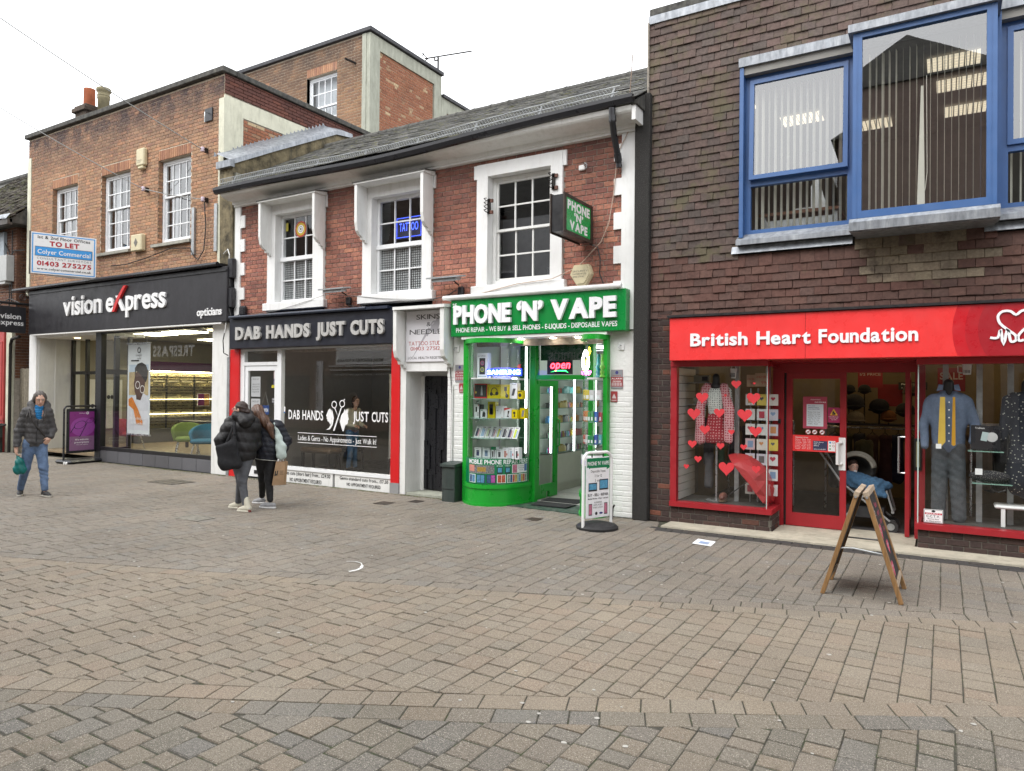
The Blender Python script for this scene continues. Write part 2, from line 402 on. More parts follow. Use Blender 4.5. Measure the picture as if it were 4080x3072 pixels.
# ------------------------------------------------------------------ signed-distance bodies -> one continuous mesh
def _rot(R, P): return P @ R
def sdf_mesh(prims, res=.01, disp=None, post=None):
    """prims: ('c',a,b,ra,rb,k,flat) tapered capsule, ('e',centre,radii,k,Rot) ellipsoid, ('-e',...), ('b',centre,half,round,k,Rot)"""
    lo = np.full(3, 1e9); hi = -lo
    bb = []
    for p in prims:
        if p[0].endswith('c'):
            a, b = np.array(p[1], float), np.array(p[2], float); r = max(p[3], p[4])*1.05
            l, h = np.minimum(a,b)-r, np.maximum(a,b)+r
        else:
            c_ = np.array(p[1], float); r = np.array(p[2], float)
            if p[0].endswith('b'): r = np.full(3, np.linalg.norm(r))
            elif len(p) > 4 and p[4] is not None: r = np.full(3, r.max())
            l, h = c_-r, c_+r
        bb.append((l, h))
        if p[0][0] != '-': lo = np.minimum(lo, l); hi = np.maximum(hi, h)
    lo = lo-3*res; hi = hi+3*res; n = np.ceil((hi-lo)/res).astype(int)+1
    Fd = np.full(n, .2, np.float32); ax = [lo[i]+np.arange(n[i])*res for i in range(3)]
    for p, (l, h) in zip(prims, bb):
        neg = p[0][0] == '-'; kd = p[0][-1]
        k = p[5] if kd == 'c' else (p[3] if kd == 'e' else p[4]); mg = max(.03, k*1.5)+2*res
        i0 = np.maximum(np.floor((l-mg-lo)/res).astype(int), 0); i1 = np.minimum(np.ceil((h+mg-lo)/res).astype(int)+1, n)
        if (i1 <= i0).any(): continue
        sl_ = tuple(slice(i0[i], i1[i]) for i in range(3))
        P = np.stack(np.meshgrid(*[ax[i][sl_[i]] for i in range(3)], indexing='ij'), -1)
        if kd == 'c':
            a, b = np.array(p[1], float), np.array(p[2], float); fl = p[6] if len(p) > 6 else 1
            sc_ = np.array((1, 1/fl, 1)); q = (P-a)*sc_; ba = (b-a)*sc_; L = max(ba.dot(ba), 1e-9)
            t = np.clip((q@ba)/L, 0, 1); d = np.linalg.norm(q-t[...,None]*ba, axis=-1)-(p[3]+(p[4]-p[3])*t)
        elif kd == 'e':
            q = P-np.array(p[1]); R = p[4] if len(p) > 4 else None
            if R is not None: q = q @ np.array(R)
            r = np.array(p[2], float); k0 = np.linalg.norm(q/r, axis=-1); k1 = np.linalg.norm(q/r**2, axis=-1)+1e-9; d = k0*(k0-1)/k1
        else:
            q = P-np.array(p[1]); R = p[5] if len(p) > 5 else None
            if R is not None: q = q @ np.array(R)
            q = np.abs(q)-(np.array(p[2], float)-p[3]); d = np.linalg.norm(np.maximum(q,0),axis=-1)+np.minimum(q.max(-1),0)-p[3]
        F0 = Fd[sl_]
        if neg:
            if k > 0: hh = np.clip(.5-.5*(F0+d)/k, 0, 1); Fd[sl_] = F0*(1-hh)+(-d)*hh+k*hh*(1-hh)
            else: Fd[sl_] = np.maximum(F0, -d)
        elif k > 0: hh = np.clip(.5+.5*(F0-d)/k, 0, 1); Fd[sl_] = F0*(1-hh)+d*hh-k*hh*(1-hh)
        else: Fd[sl_] = np.minimum(F0, d)
    if disp is not None:
        P = np.stack(np.meshgrid(*ax, indexing='ij'), -1); Fd = Fd+disp(P).astype(np.float32)
    ins = Fd < 0
    c8 = [(i,j,k) for i in (0,1) for j in (0,1) for k in (0,1)]
    sh = tuple(n-1); vw = lambda A, o: A[o[0]:o[0]+sh[0], o[1]:o[1]+sh[1], o[2]:o[2]+sh[2]]
    cnt = sum(vw(ins, o).astype(np.int8) for o in c8); act = (cnt > 0) & (cnt < 8)
    idx = -np.ones(sh, np.int64); ai = np.argwhere(act); idx[act] = np.arange(len(ai))
    acc = np.zeros((len(ai), 3)); cn = np.zeros(len(ai))
    fv = {o: Fd[ai[:,0]+o[0], ai[:,1]+o[1], ai[:,2]+o[2]] for o in c8}
    for o in c8:
        for d in range(3):
            if o[d] == 0:
                q = list(o); q[d] = 1; q = tuple(q); f0, f1 = fv[o], fv[q]; m_ = (f0 < 0) != (f1 < 0)
                t = np.where(m_, f0/(f0-f1+1e-12), 0); pos = np.array(o, float)[None].repeat(len(ai), 0); pos[:,d] = t
                acc += np.where(m_[:,None], pos, 0); cn += m_
    V = lo+(ai+acc/np.maximum(cn,1)[:,None])*res
    Q = []
    for d in range(3):
        u, v = [(1,2),(2,0),(0,1)][d]
        s0 = [slice(1,n[i]-1) for i in range(3)]; s0[d] = slice(0, n[d]-1)
        s1 = list(s0); s1[d] = slice(1, n[d]); A = ins[tuple(s0)]; B = ins[tuple(s1)]
        e = np.argwhere(A != B)
        if not len(e): continue
        fl = A[tuple(e.T)]; e = e+np.array([0 if i == d else 1 for i in range(3)])
        def g_(du, dv):
            w_ = e.copy(); w_[:,u] -= du; w_[:,v] -= dv; return idx[tuple(w_.T)]
        q = np.stack([g_(0,0), g_(1,0), g_(1,1), g_(0,1)], 1); q[~fl] = q[~fl][:, ::-1]; Q.append(q)
    Q = np.concatenate(Q); Q = Q[(Q >= 0).all(1)]
    # light Laplacian smoothing
    for _ in range(2):
        acc = np.zeros_like(V); cn = np.zeros(len(V))
        for a in range(4):
            b = (a+1) % 4; np.add.at(acc, Q[:,a], V[Q[:,b]]); np.add.at(cn, Q[:,a], 1); np.add.at(acc, Q[:,b], V[Q[:,a]]); np.add.at(cn, Q[:,b], 1)
        V = V*.5+.5*acc/np.maximum(cn,1)[:,None]
    if post is not None: V = post(V)
    me = bpy.data.meshes.new('body'); me.vertices.add(len(V)); me.vertices.foreach_set('co', V.astype(np.float32).ravel())
    me.loops.add(len(Q)*4); me.loops.foreach_set('vertex_index', Q.astype(np.int32).ravel())
    me.polygons.add(len(Q)); me.polygons.foreach_set('loop_start', np.arange(0, len(Q)*4, 4, dtype=np.int32))
    me.update(calc_edges=True); me.validate()
    for p in me.polygons: p.use_smooth = True
    return me
# ================================================================== GROUND
m_joint = piecemat('joint_soil', [(.075,.07,.056),(.1,.092,.075)], rough=1, var=.5, vs=40, bump=.5, moss=((.045,.06,.022),9,.5,.8))
m_street = mat('distant_paving', (.2,.18,.155), rough=.9, var=.25, vs=9, bump=.3)
GREY = [(0.186,0.163,0.136),(0.205,0.178,0.146),(0.195,0.170,0.142),(0.216,0.187,0.151),(0.191,0.176,0.155),(0.205,0.181,0.148),(0.201,0.169,0.136)]
BRWN = [(0.240,0.198,0.149),(0.224,0.186,0.142),(0.255,0.209,0.154),(0.232,0.196,0.151),(0.251,0.196,0.145),(0.218,0.189,0.149),(0.255,0.215,0.163)]
NEAR = [(0.155,0.140,0.113),(0.206,0.177,0.136),(0.171,0.160,0.139),(0.227,0.186,0.140),(0.182,0.160,0.127),(0.196,0.172,0.136),(0.151,0.142,0.127),(0.212,0.172,0.127),(0.187,0.163,0.131)]
SPK = (170, .60, (.40,.36,.30))
m_pg = piecemat('grey_paver', GREY, rough=.8, var=.3, vs=60, bump=.55, bs_=260, speck=SPK, moss=((.07,.072,.045),2.3,.62,.35), bigvar=.2)
m_pn = piecemat('near_paver', NEAR, rough=.8, var=.32, vs=60, bump=.6, bs_=240, speck=SPK, moss=((.07,.075,.045),2.3,.6,.4), bigvar=.15)
m_pb = piecemat('brown_paver', BRWN, rough=.8, var=.28, vs=60, bump=.55, bs_=260, speck=SPK, moss=((.10,.09,.07),1.7,.62,.3), bigvar=.16)
gb = MB(); gb.box(-260, 200, -160, 300, -.5, -.03); struct('ground', gb, m_street)
gj = MB(); gj.box(-34, 14, -8, 9.6, -.028, -.006); struct('paving_bed', gj, m_joint)
A1M = lambda x: .0139*x*x+.6082*x+4.6327
A1T = lambda x: .0098*x*x+.5847*x+4.8051
A1B = lambda x: .0157*x*x+.6175*x+4.4513
A2 = lambda x: .0037*x*x+.3893*x+6.6563
A3 = lambda x: -.0092*x*x-.0741*x+6.9005
A2B = lambda x: A2(x)-.178
A2T = lambda x: A2(x)+.178
pav = thing('pavement', '', '', (0,0,0)); del pav['label']; del pav['category']; pav['kind'] = 'structure'
RX = Matrix.Rotation(math.radians(-90), 4, 'X')
def visible(x, y):
    q = project((x, y, 0)); return q is not None and -.75 < q[0] < 1.8 and q[1] < 2.6
def poly_paver(mb, p, z=0, c=.0035, t=.05):
    """cut paver: polygon p (counter-clockwise from above) with a chamfered top"""
    n = len(p); ce = (sum(q[0] for q in p)/n, sum(q[1] for q in p)/n)
    def ins(q, k):
        dx, dy = ce[0]-q[0], ce[1]-q[1]; L = math.hypot(dx, dy) or 1; return (q[0]+dx/L*k, q[1]+dy/L*k)
    vs = [(x,y,z-t) for x,y in p]+[(x,y,z-c*.8) for x,y in p]+[(*ins(q,c*1.5),z) for q in p]
    mb.add(vs, [tuple(range(2*n,3*n))]+[(i,(i+1)%n,n+(i+1)%n,n+i) for i in range(n)]+[(n+i,n+(i+1)%n,2*n+(i+1)%n,2*n+i) for i in range(n)])
def clip_poly(p, f, keep_above):
    """clip polygon by curve y=f(x) (linearised between vertices)"""
    res = []; n = len(p)
    for i in range(n):
        a, b = p[i], p[(i+1)%n]; da, db = a[1]-f(a[0]), b[1]-f(b[0])
        if not keep_above: da, db = -da, -db
        if da >= 0: res.append(a)
        if da*db < 0: t = da/(da-db); res.append((a[0]+(b[0]-a[0])*t, a[1]+(b[1]-a[1])*t))
    return res
ZONES = [(lambda x: -9, A1B, m_pn, 0, .3, 'near'), (A1T, A2B, m_pb, .05, .7, 'brown'), (A2T, A3, m_pg, .02, .9, 'grey'), (A3, lambda x: 9.46 if x < -3.25 else 8.86, m_pg, .09, .1, 'grey')]
items = {k: [] for k in ('grey','brown','near')}; cutm = {k: MB() for k in items}
PW, GAP, GY = .166, .006, .012
for lo_, hi_, m_, xo, ph, nm in ZONES:
    x = -27.0+xo
    while x < 5.5:
        y = max(-1.2, min(lo_(x), lo_(x+PW)))-random.random()*.3
        top = max(hi_(x), hi_(x+PW))
        while y < top:
            L = random.choices((.235, .165, .125), (3, 3.4, 2))[0]
            if visible(x+.08, y+.1):
                p = [(x+GAP/2,y+GY/2),(x+PW-GAP/2,y+GY/2),(x+PW-GAP/2,y+L-GY/2),(x+GAP/2,y+L-GY/2)]
                g2 = GAP*.35
                q = clip_poly(p, lambda X: lo_(X)+g2, True) if lo_(x) > -5 else p
                if q: q = clip_poly(q, lambda X: hi_(X)-g2, False)
                dz = random.gauss(0, .0016)
                if q == p:
                    R_ = Matrix.Rotation(random.gauss(0, .004), 4, 'X') @ Matrix.Rotation(random.gauss(0, .005), 4, 'Y') @ Matrix.Rotation(random.gauss(0, .006), 4, 'Z') @ RX
                    items[nm].append((x+PW/2, y+L/2, -.025+dz, PW-GAP, .05, L-GY, R_))
                elif len(q) > 2:
                    ar = abs(sum(q[i][0]*q[(i+1)%len(q)][1]-q[(i+1)%len(q)][0]*q[i][1] for i in range(len(q))))/2
                    if ar > .0015: poly_paver(cutm[nm], q, dz)
            y += L
        x += PW
def band(f, w, nm, x0, x1, lean):
    x = x0
    while x < x1:
        s = random.choices((.248, .168), (1, 1))[0]; sl_ = (f(x+.05)-f(x))/.05; k = 1/math.hypot(1, sl_); dx = s*k
        if visible(x, f(x)):
            def up(X):
                s2 = (f(X+.05)-f(X))/.05; k2 = 1/math.hypot(1, s2); return (X-s2*k2*w+lean*k2, f(X)+k2*w+lean*s2*k2)
            e = .0045*k; a = (x+e, f(x+e)); b = (x+dx-e, f(x+dx-e)); c_, d_ = up(x+dx-e), up(x+e)
            mx_ = lambda p, q: (p[0]+(q[0]-p[0])*.008, p[1]+(q[1]-p[1])*.008)
            poly_paver(cutm[nm], [mx_(a,d_), mx_(b,c_), mx_(c_,b), mx_(d_,a)], random.gauss(0,.0012))
        x += dx
band(A1B, .163, 'near', -7.5, 4, .02); band(A1M, .176, 'brown', -7.5, 4, .03)
band(A2B, .161, 'brown', -14, 5, .03); band(A2, .161, 'grey', -14, 5, .03)
lay(pav, 'paver', items['grey'], m_pg, (.16,.05,.22), c=.006, jit=.003, nmax=20, stuff='pavers')
lay(pav, 'paver', items['near'], m_pn, (.16,.05,.22), c=.006, jit=.004, nmax=170, stuff='pavers')
lay(pav, 'paver', items['brown'], m_pb, (.16,.05,.22), c=.005, jit=.002, nmax=110, stuff='pavers')
part('cut_pavers', cutm['grey'], m_pg, pav, kind='stuff'); part('cut_pavers', cutm['near'], m_pn, pav, kind='stuff'); part('cut_pavers', cutm['brown'], m_pb, pav, kind='stuff')
# kerb of dark engineering bricks and the pale threshold slab before the red charity shop
m_kerb = piecemat('engineering_brick', [(.045,.044,.045),(.06,.057,.055),(.052,.05,.048),(.07,.062,.055)], rough=.7, moss=((.06,.065,.035),4,.6,.6))
kb = thing('kerb', '', '', (-1.2,8.9,0)); del kb['label']; del kb['category']; kb['kind'] = 'structure'
lay(kb, 'brick', [(-3.2+.222*i+.11*(1-k%2), 8.905+.115*k, -.0305+random.gauss(0,.001), .215, .07, .107, RX) for i in range(30) for k in range(2)], m_kerb, (.215,.07,.107), c=.003)
m_slab = mat('threshold_stone', (.47,.43,.34), rough=.8, var=.2, vs=4, dirt=.7, dcol=(.16,.14,.1))
th = MB(); th.box(-3.19, 3.2, 9.095, 9.52, -.05, .02); th.box(-1.86, -.28, 9.522, 10.3, -.05, .022); struct('threshold', th, m_slab)
# gum spots: nobody could count them
gm = MB()
for _ in range(150):
    x = random.uniform(-9, 1.5); y = random.uniform(2.6, 8.7)
    if visible(x, y):
        r = random.uniform(.006, .016); gm.prismz([(x+r*math.cos(a)*random.uniform(.8,1.2), y+r*.9*math.sin(a)*random.uniform(.8,1.2)) for a in (2*math.pi*k/9 for k in range(9))], .0005, .003)
gmo = struct('gum_spots', gm, mat('old_gum', (.44,.42,.38), rough=.9, var=.2, vs=20), kind='stuff')
pm = MB(); arcp = [(-5.28,5.44),(-5.20,5.49),(-5.10,5.47),(-5.02,5.40),(-4.96,5.32),(-4.94,5.24),(-4.96,5.15)]
for i in range(len(arcp)-1):
    a, b = Vector((*arcp[i],0)), Vector((*arcp[i+1],0)); n_ = (b-a).cross(Vector((0,0,1))).normalized()*(.005+.010*(i>2))
    pm.add([(a.x-n_.x,a.y-n_.y,.004),(a.x+n_.x,a.y+n_.y,.004),(b.x+n_.x,b.y+n_.y,.004),(b.x-n_.x,b.y-n_.y,.004)], [(0,1,2,3)])
solo('paint_mark', pm, mat('spilt_paint', (.75,.75,.73), rough=.7), 'curved splash of white paint on the grey block paving', 'paint splash')
def cover(cx, cy, w, d, rot, col, label, slots=6):
    M_ = Matrix.Translation((cx,cy,0)) @ Matrix.Rotation(rot,4,'Z')
    t = thing('drain_cover', label, 'drain cover', (cx,cy,0), 0, 'metal covers set in the paving')
    m_ = mat('cover_%d' % int(col[0]*1000), col, rough=.6, metal=.4, var=.25, vs=18, bump=.3)
    f = MB().frame(-w/2,w/2,-d/2,d/2,0,1,.02); f.v = [tuple(M_ @ Vector((v[0],v[2],.003+.005*(1-v[1])))) for v in f.v]; part('frame', f, m_, t)
    b = MB(); n = slots
    for i in range(n):
        x0 = -w/2+.025+(w-.05)*i/n; b.box(x0, x0+(w-.05)/n*.72, -d/2+.025, d/2-.025, -.004, .005)
    b.xf(M_); part('grating', b, m_, t)
cover(-8.75, 6.12, .46, .30, .05, (.30,.285,.25), 'pale ribbed inspection cover in front of the two walking women', 8)
cover(-12.45, 8.2, .75, .5, .0, (.10,.09,.08), 'dark square cover in the paving before the opticians', 3)
cover(-7.5, 8.55, .25, .24, .0, (.085,.07,.06), 'rusty cover in the paving before the tattoo doorway', 4)
cover(-7.2, 8.97, .18, .2, .0, (.08,.065,.055), 'small rusty cover close to the black plank door', 4)
cover(-4.86, 8.65, .18, .2, .0, (.09,.065,.05), 'tiny rusty cover in front of the green shop doorway', 4)
pp = MB(); pp.add([(-2.53,8.31,.006),(-2.30,8.27,.005),(-2.31,8.53,.012),(-2.53,8.55,.02)], [(0,1,2,3)])
lt = solo('litter_paper', pp, mat('paper', (.8,.82,.84), rough=.7, var=.04), 'white sheet of paper lying on the paving before the red shop', 'paper')
pr = MB()
for i in range(4): pr.add([(-2.47,8.35+.03*i,.0125),(-2.35,8.33+.03*i,.0125),(-2.35,8.345+.03*i,.014),(-2.47,8.365+.03*i,.0165)], [(0,1,2,3)])
part('print', pr, mat('print_blue', (.25,.33,.5), var=0), lt)
# moss and grit gathered along the foot of the shopfronts
ms = MB()
for _ in range(900):
    x = random.uniform(-17.3, -6.9); y = 9.42-abs(random.gauss(0, .035)); r = random.uniform(.004, .014)
    ms.ell((x,y,.0), (r*1.6,r,r*.5), 5, 3)
struct('moss', ms, mat('moss_green', (.09,.11,.03), rough=1, var=.4, vs=20), kind='stuff')
# ================================================================== SHARED MATERIALS
m_white = mat('white_paint', (.80,.80,.79), rough=.55, var=.05, vs=3, dirt=.28, dcol=(.36,.34,.28), bump=.05)
m_white2 = mat('weathered_white', (.77,.77,.75), rough=.65, var=.06, vs=3, dirt=.33, dcol=(.30,.29,.22), bump=.15)
m_upvc = mat('white_upvc', (.82,.83,.84), rough=.35, var=.03, vs=2)
m_cream = mat('cream_render', (.66,.65,.52), rough=.85, var=.12, vs=4, bump=.2, dirt=.55, dcol=(.27,.27,.19))
m_cement = mat('stained_render', (.22,.18,.105), rough=.95, var=.6, vs=5, bump=.8, bs_=18, dirt=1, dcol=(.035,.035,.028))
m_concr = mat('grey_concrete', (.40,.41,.34), rough=.9, var=.2, vs=5, bump=.3, dirt=.6, dcol=(.2,.21,.16), grain=(2,2,.6))
m_lead = mat('lead_flashing', (.30,.32,.35), rough=.5, metal=.35, var=.3, vs=7, bump=.25, bs_=14, dirt=.55, dcol=(.62,.64,.66), grain=(2.5,2.5,.6))
m_coping = mat('mossy_coping', (.085,.082,.075), rough=.95, var=.5, vs=9, bump=.6, bs_=30, dirt=.5, dcol=(.19,.19,.15))
m_black = mat('black_paint', (.016,.016,.018), rough=.4, var=.2, vs=5)
m_blackm = mat('black_plastic', (.02,.02,.024), rough=.35, var=.15, vs=4)
m_iron = mat('dark_iron', (.03,.026,.024), rough=.6, metal=.5, var=.3, vs=20)
m_galv = mat('galvanised_steel', (.45,.47,.48), rough=.45, metal=.7, var=.2, vs=12)
m_chrome = mat('brushed_steel', (.62,.63,.64), rough=.3, metal=.8, var=.08)
m_cable = mat('grey_cable', (.28,.28,.27), rough=.7, var=.1)
m_cableb = mat('black_cable', (.02,.02,.02), rough=.6, var=.1)
m_mort_y = mat('buff_mortar', (.56,.47,.36), rough=.95, var=.2, vs=14, bump=.4)
m_mort_g = mat('grey_mortar', (.36,.32,.27), rough=.95, var=.25, vs=14, bump=.4)
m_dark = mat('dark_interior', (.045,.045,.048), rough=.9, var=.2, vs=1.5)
m_glass = glass(); m_glassd = glass('shop_glass', 2.05); m_glassm = glass('mirrorish_glass', 3.0)
SOOTC = (.045,.04,.04)
m_brV = piecemat('orange_brown_brick', [(0.366,0.220,0.133),(0.429,0.259,0.152),(0.319,0.191,0.127),(0.398,0.250,0.158),(0.462,0.270,0.163),(0.350,0.202,0.128),(0.522,0.273,0.156),(0.398,0.231,0.149),(0.303,0.165,0.115)], var=.28, vs=26, soot_z=(7.1,8.15,1,(.075,.052,.05)))
m_brM = piecemat('red_brick', [(0.371,0.148,0.107),(0.311,0.130,0.096),(0.422,0.175,0.121),(0.254,0.116,0.094),(0.349,0.138,0.106),(0.461,0.198,0.134),(0.298,0.139,0.112),(0.386,0.163,0.119),(0.520,0.230,0.149)], var=.45, vs=30, soot_z=(4.3,5.6,.7,(.10,.05,.042)), bigvar=.3, moss=((.34,.26,.21),5,.64,.5))
m_brT = piecemat('brown_brick', [(0.282,0.164,0.094),(0.229,0.132,0.080),(0.313,0.184,0.102),(0.252,0.144,0.087),(0.351,0.202,0.109),(0.214,0.125,0.085)], var=.3, soot_z=(9.6,10.9,.8,(.07,.05,.042)))
m_brS = piecemat('pinkish_brick', [(0.330,0.138,0.077),(0.363,0.154,0.088),(0.297,0.121,0.072),(0.385,0.176,0.099),(0.330,0.132,0.077),(0.341,0.143,0.077),(0.264,0.110,0.066),(0.605,0.462,0.286)], var=.3)
m_brB = piecemat('plum_brick', [(0.055,0.036,0.033),(0.072,0.044,0.038),(0.046,0.032,0.030),(0.081,0.049,0.040),(0.063,0.040,0.036),(0.053,0.036,0.033),(0.206,0.078,0.050)], var=.35, soot=1, rough=.8, moss=((.055,.06,.024),3,.66,.5))
m_brW = piecemat('white_painted_brick', [(.76,.76,.74),(.80,.80,.78),(.78,.78,.77)], rough=.6, var=.06, vs=40, bump=.5, bs_=60, bigvar=.05, moss=((.42,.40,.34),4,.62,.5))
m_arch = piecemat('soldier_brick', [(0.383,0.198,0.120),(0.431,0.223,0.130),(0.335,0.164,0.108),(0.479,0.257,0.147),(0.272,0.139,0.098)], var=.25)

def brickwork(parent, x0, x1, z0, z1, y, holes, bm, mm, course=.075, bl=.225, bond='stretch', nmax=300, thick=.2, extra=(), gap=.01, proud=.008):
    """mortar wall with holes, bricks laid proud of it"""
    w = walls(MB(), x0, x1, z0, z1, y+proud, y+thick, holes); part('wall', w, mm, parent)
    it = [(x, y+.045, z, w_, .09, h) for x, z, w_, h in courses(x0, x1, z0, z1, holes, course, bl, bond, gap)]
    it = [(x, yy-abs(random.gauss(0,.0012)), z, w_, d, h) for x, yy, z, w_, d, h in it]
    lay(parent, 'brick', it+list(extra), bm, (bl-gap,.09,course-gap), c=.004, jit=.0025, nmax=nmax)

# ================================================================== OPTICIANS (left block)
FY = 9.5
ve = thing('opticians_building', 'orange brown brick building with black opticians shopfront and flat parapet', 'building', (-16.9,9.55,0))
WV = [(-19.72,-18.52,5.0,6.88), (-17.46,-16.24,5.0,6.88), (-15.15,-13.97,5.0,6.88)]
arch = [(a, b, 6.88, 7.11) for a, b, c0, d0 in WV]
brickwork(ve, -20.97, -12.88, 4.2, 8.36, 9.55, [(-20.99,-20.80,4.2,7.85),(-13.02,-12.86,4.2,7.85)]+[(a,b,c0,d0+.225) for a,b,c0,d0 in WV], m_brV, m_mort_y, bond='flem')
# the holes above are window + arch; fill the arch with soldier bricks in front of a lintel
sb = MB(); it = []
for a, b, c0, d0 in WV:
    sb.box(a-.02, b+.02, 9.565, 9.74, d0, d0+.225); n = int((b-a)/.075)
    for i in range(n): it.append((a+(i+.5)*(b-a)/n, 9.594, d0+.1125, (b-a)/n-.009, .09, .216))
part('lintel', sb, m_mort_y, ve); lay(ve, 'brick', it, m_arch, (.066,.09,.216), nmax=60)
rv = MB(); it = []
for a, b, c0, d0 in WV:      # brick reveals
    rv.box(a-.01, a, 9.56, 9.75, c0, d0); rv.box(b, b+.01, 9.56, 9.75, c0, d0)
    for k in range(int((d0-c0)/.075)): it.append((a+.004, 9.61, c0+.0375+.075*k, .016, .10 if k % 2 else .075, .065))
part('reveal', rv, m_mort_y, ve); lay(ve, 'brick', it, m_brV, (.016,.1,.065), nmax=40)
for a, b, c0, d0 in WV:
    sash(ve, a+.012, b-.012, c0+.02, d0-.01, 9.66, 4, 2, 3, m_upvc, m_glassm, zm=6.07, fw=.06, bar=.022)
    part('sill', MB().prismx([(9.47,c0-.07),(9.72,c0-.07),(9.72,c0+.03),(9.47,c0-.005)], a-.14, b+.08), mat('stone_sill', (.36,.35,.30), var=.2, dirt=.6, rough=.9), ve)
    part('curtain', MB().box(a+.05, a+.30, 9.85, 9.87, c0, d0).box(b-.32, b-.05, 9.85, 9.87, c0, d0), mat('net_curtain', (.42,.43,.46), var=.15, rough=.9, grain=(20,20,.4)), ve)
part('room', room(-20.7,-13.1,9.8,13.4,4.5,8.2), mat('office_room', (.20,.21,.23), rough=.9), ve)
part('pilaster', MB().box(-20.97,-20.80,9.53,9.75,4.2,7.86), m_cream, ve); part('pilaster', MB().box(-13.015,-12.85,9.53,9.75,3.9,7.85), m_cream, ve)
cp = MB(); cp.cbox(-21.03,-12.80,9.46,9.80,8.375,8.49,.012); cp.cbox(-13.1,-12.80,9.802,13.93,8.375,8.49,.012); cp.cbox(-21.03,-20.75,9.802,13.9,8.375,8.49,.012); part('coping', cp, m_coping, ve)
# party wall seen over the barber's roof: brick courses above a cream frame with a brick panel
sw = MB(); sw.box(-13.06,-12.884,9.76,13.92,3.2,8.37); sw.box(-20.96,-20.8,9.76,13.9,0,8.37); sw.box(-20.9,-12.9,13.7,13.9,3.35,8.37); part('wall', sw, m_mort_g, ve)
part('roof_slab', MB().box(-20.8,-13.06,9.78,13.7,8.05,8.2), m_coping, ve)
fr = MB(); fr.prismx([(9.552,3.3),(10.02,3.3),(10.02,7.92),(9.552,7.92)], -12.884,-12.862); fr.prismx([(10.02,7.57),(11.96,7.57),(13.92,7.57),(13.92,7.94),(10.02,7.92)], -12.884,-12.862); part('cream_frame', fr, m_cream, ve)
RZ = Matrix.Rotation(math.radians(90), 4, 'Z')   # bricks facing +X
m_brVs = piecemat('dark_red_brick', [(.13,.055,.045),(.155,.065,.05),(.11,.05,.042),(.18,.07,.05)], var=.3)
its = [(-12.905, y_, z_, w_, .09, h_, RZ) for y_, z_, w_, h_ in courses(9.56, 13.92, 7.95, 8.37, (), .075, .225, 'stretch')]
lay(ve, 'brick', its, m_brVs, (.215,.09,.065), nmax=60)
its = [(-12.918, y_, z_, w_, .09, h_, RZ) for y_, z_, w_, h_ in courses(10.03, 13.9, 6.2, 7.57, (), .075, .225, 'stretch')]
lay(ve, 'brick', its, m_brS, (.215,.09,.065), nmax=60)
# chimney
ch = thing('chimney', 'short brick chimney stack with two pots behind the parapet', 'chimney', (-20.0,10.6,8.2))
stk = MB().box(-20.25,-19.72,10.35,10.85,8.2,9.22).cbox(-20.32,-19.65,10.28,10.92,9.22,9.33,.01).cbox(-20.27,-19.70,10.33,10.87,9.33,9.40,.01)
part('stack', stk, mat('sooty_stack', (.085,.06,.045), rough=.95, var=.4, vs=8, dirt=.5, dcol=(.13,.13,.08)), ch)
part('pot', MB().lathe([(.135,0),(.145,.03),(.14,.50),(.147,.53),(.12,.53),(.11,.3)], (-20.02,10.6,9.39), 18), mat('terracotta', (.40,.115,.05), rough=.9, var=.3, vs=6, dirt=.4, dcol=(.12,.09,.05)), ch, label='plain terracotta chimney pot', smooth=True)
part('pot', MB().lathe([(.14,0),(.145,.3),(.16,.32),(.16,.34),(.145,.36),(.16,.38),(.16,.4),(.145,.42),(.15,.48),(.18,.51),(.18,.58),(.15,.60),(.11,.5)], (-19.32,10.6,9.20), 18), mat('buff_pot', (.27,.235,.14), rough=.9, var=.3, vs=6, dirt=.5, dcol=(.1,.1,.06)), ch, label='ringed buff chimney pot', smooth=True)
# shopfront
m_ink = mat('charcoal_fascia', (.022,.021,.025), rough=.45, var=.25, vs=2.5, dirt=.35, dcol=(.06,.06,.065), grain=(3,3,.4))
part('fascia', MB().cbox(-20.38,-12.42,9.33,9.56,3.13,4.26,.012), m_ink, ve)
part('fascia_trim', MB().box(-20.38,-12.42,9.31,9.329,4.16,4.20), m_black, ve)
part('canopy_rail', MB().tube([(-21.04,9.26,4.31),(-12.63,9.26,4.31)], .045, 10).box(-20.9,-12.6,9.30,9.56,4.275,4.33), m_blackm, ve)
m_letw = mat('white_acrylic', (.82,.82,.82), rough=.35, var=.03)
for mbx in text('vision', -18.62, -16.93, 3.53, 4.02, 9.29, .04, 'b', split=True, sp=.04): part('letter', mbx, m_letw, ve)
for mbx in text('e', -16.73, -16.42, 3.53, 4.02, 9.29, .04, 'b', split=True): part('letter', mbx, m_letw, ve)
part('letter', MB().prism([(-16.08,3.53),(-16.34,3.89),(-16.22,3.89),(-15.96,3.53)], 9.29, 9.33), m_letw, ve)
for mbx in text('press', -15.93, -14.43, 3.53, 4.02, 9.29, .04, 'b', split=True, sp=.04): part('letter', mbx, m_letw, ve)
part('letter', MB().prism([(-16.45,3.53),(-16.36,3.52),(-16.17,3.80),(-15.90,4.10),(-16.00,4.10),(-16.27,3.82)], 9.275, 9.33), mat('red_acrylic', (.62,.03,.03), rough=.35, var=.04), ve, label='tall red stroke of the x')
for mbx in text('opticians', -13.36, -12.56, 3.28, 3.445, 9.31, .02, 'b', split=True, sp=.04): part('letter', mbx, m_letw, ve)
part('pier', MB().box(-20.68,-20.32,9.5,9.56,0,3.14), m_white, ve); part('pier', MB().box(-13.09,-12.55,9.5,9.75,0,3.14), m_white2, ve)
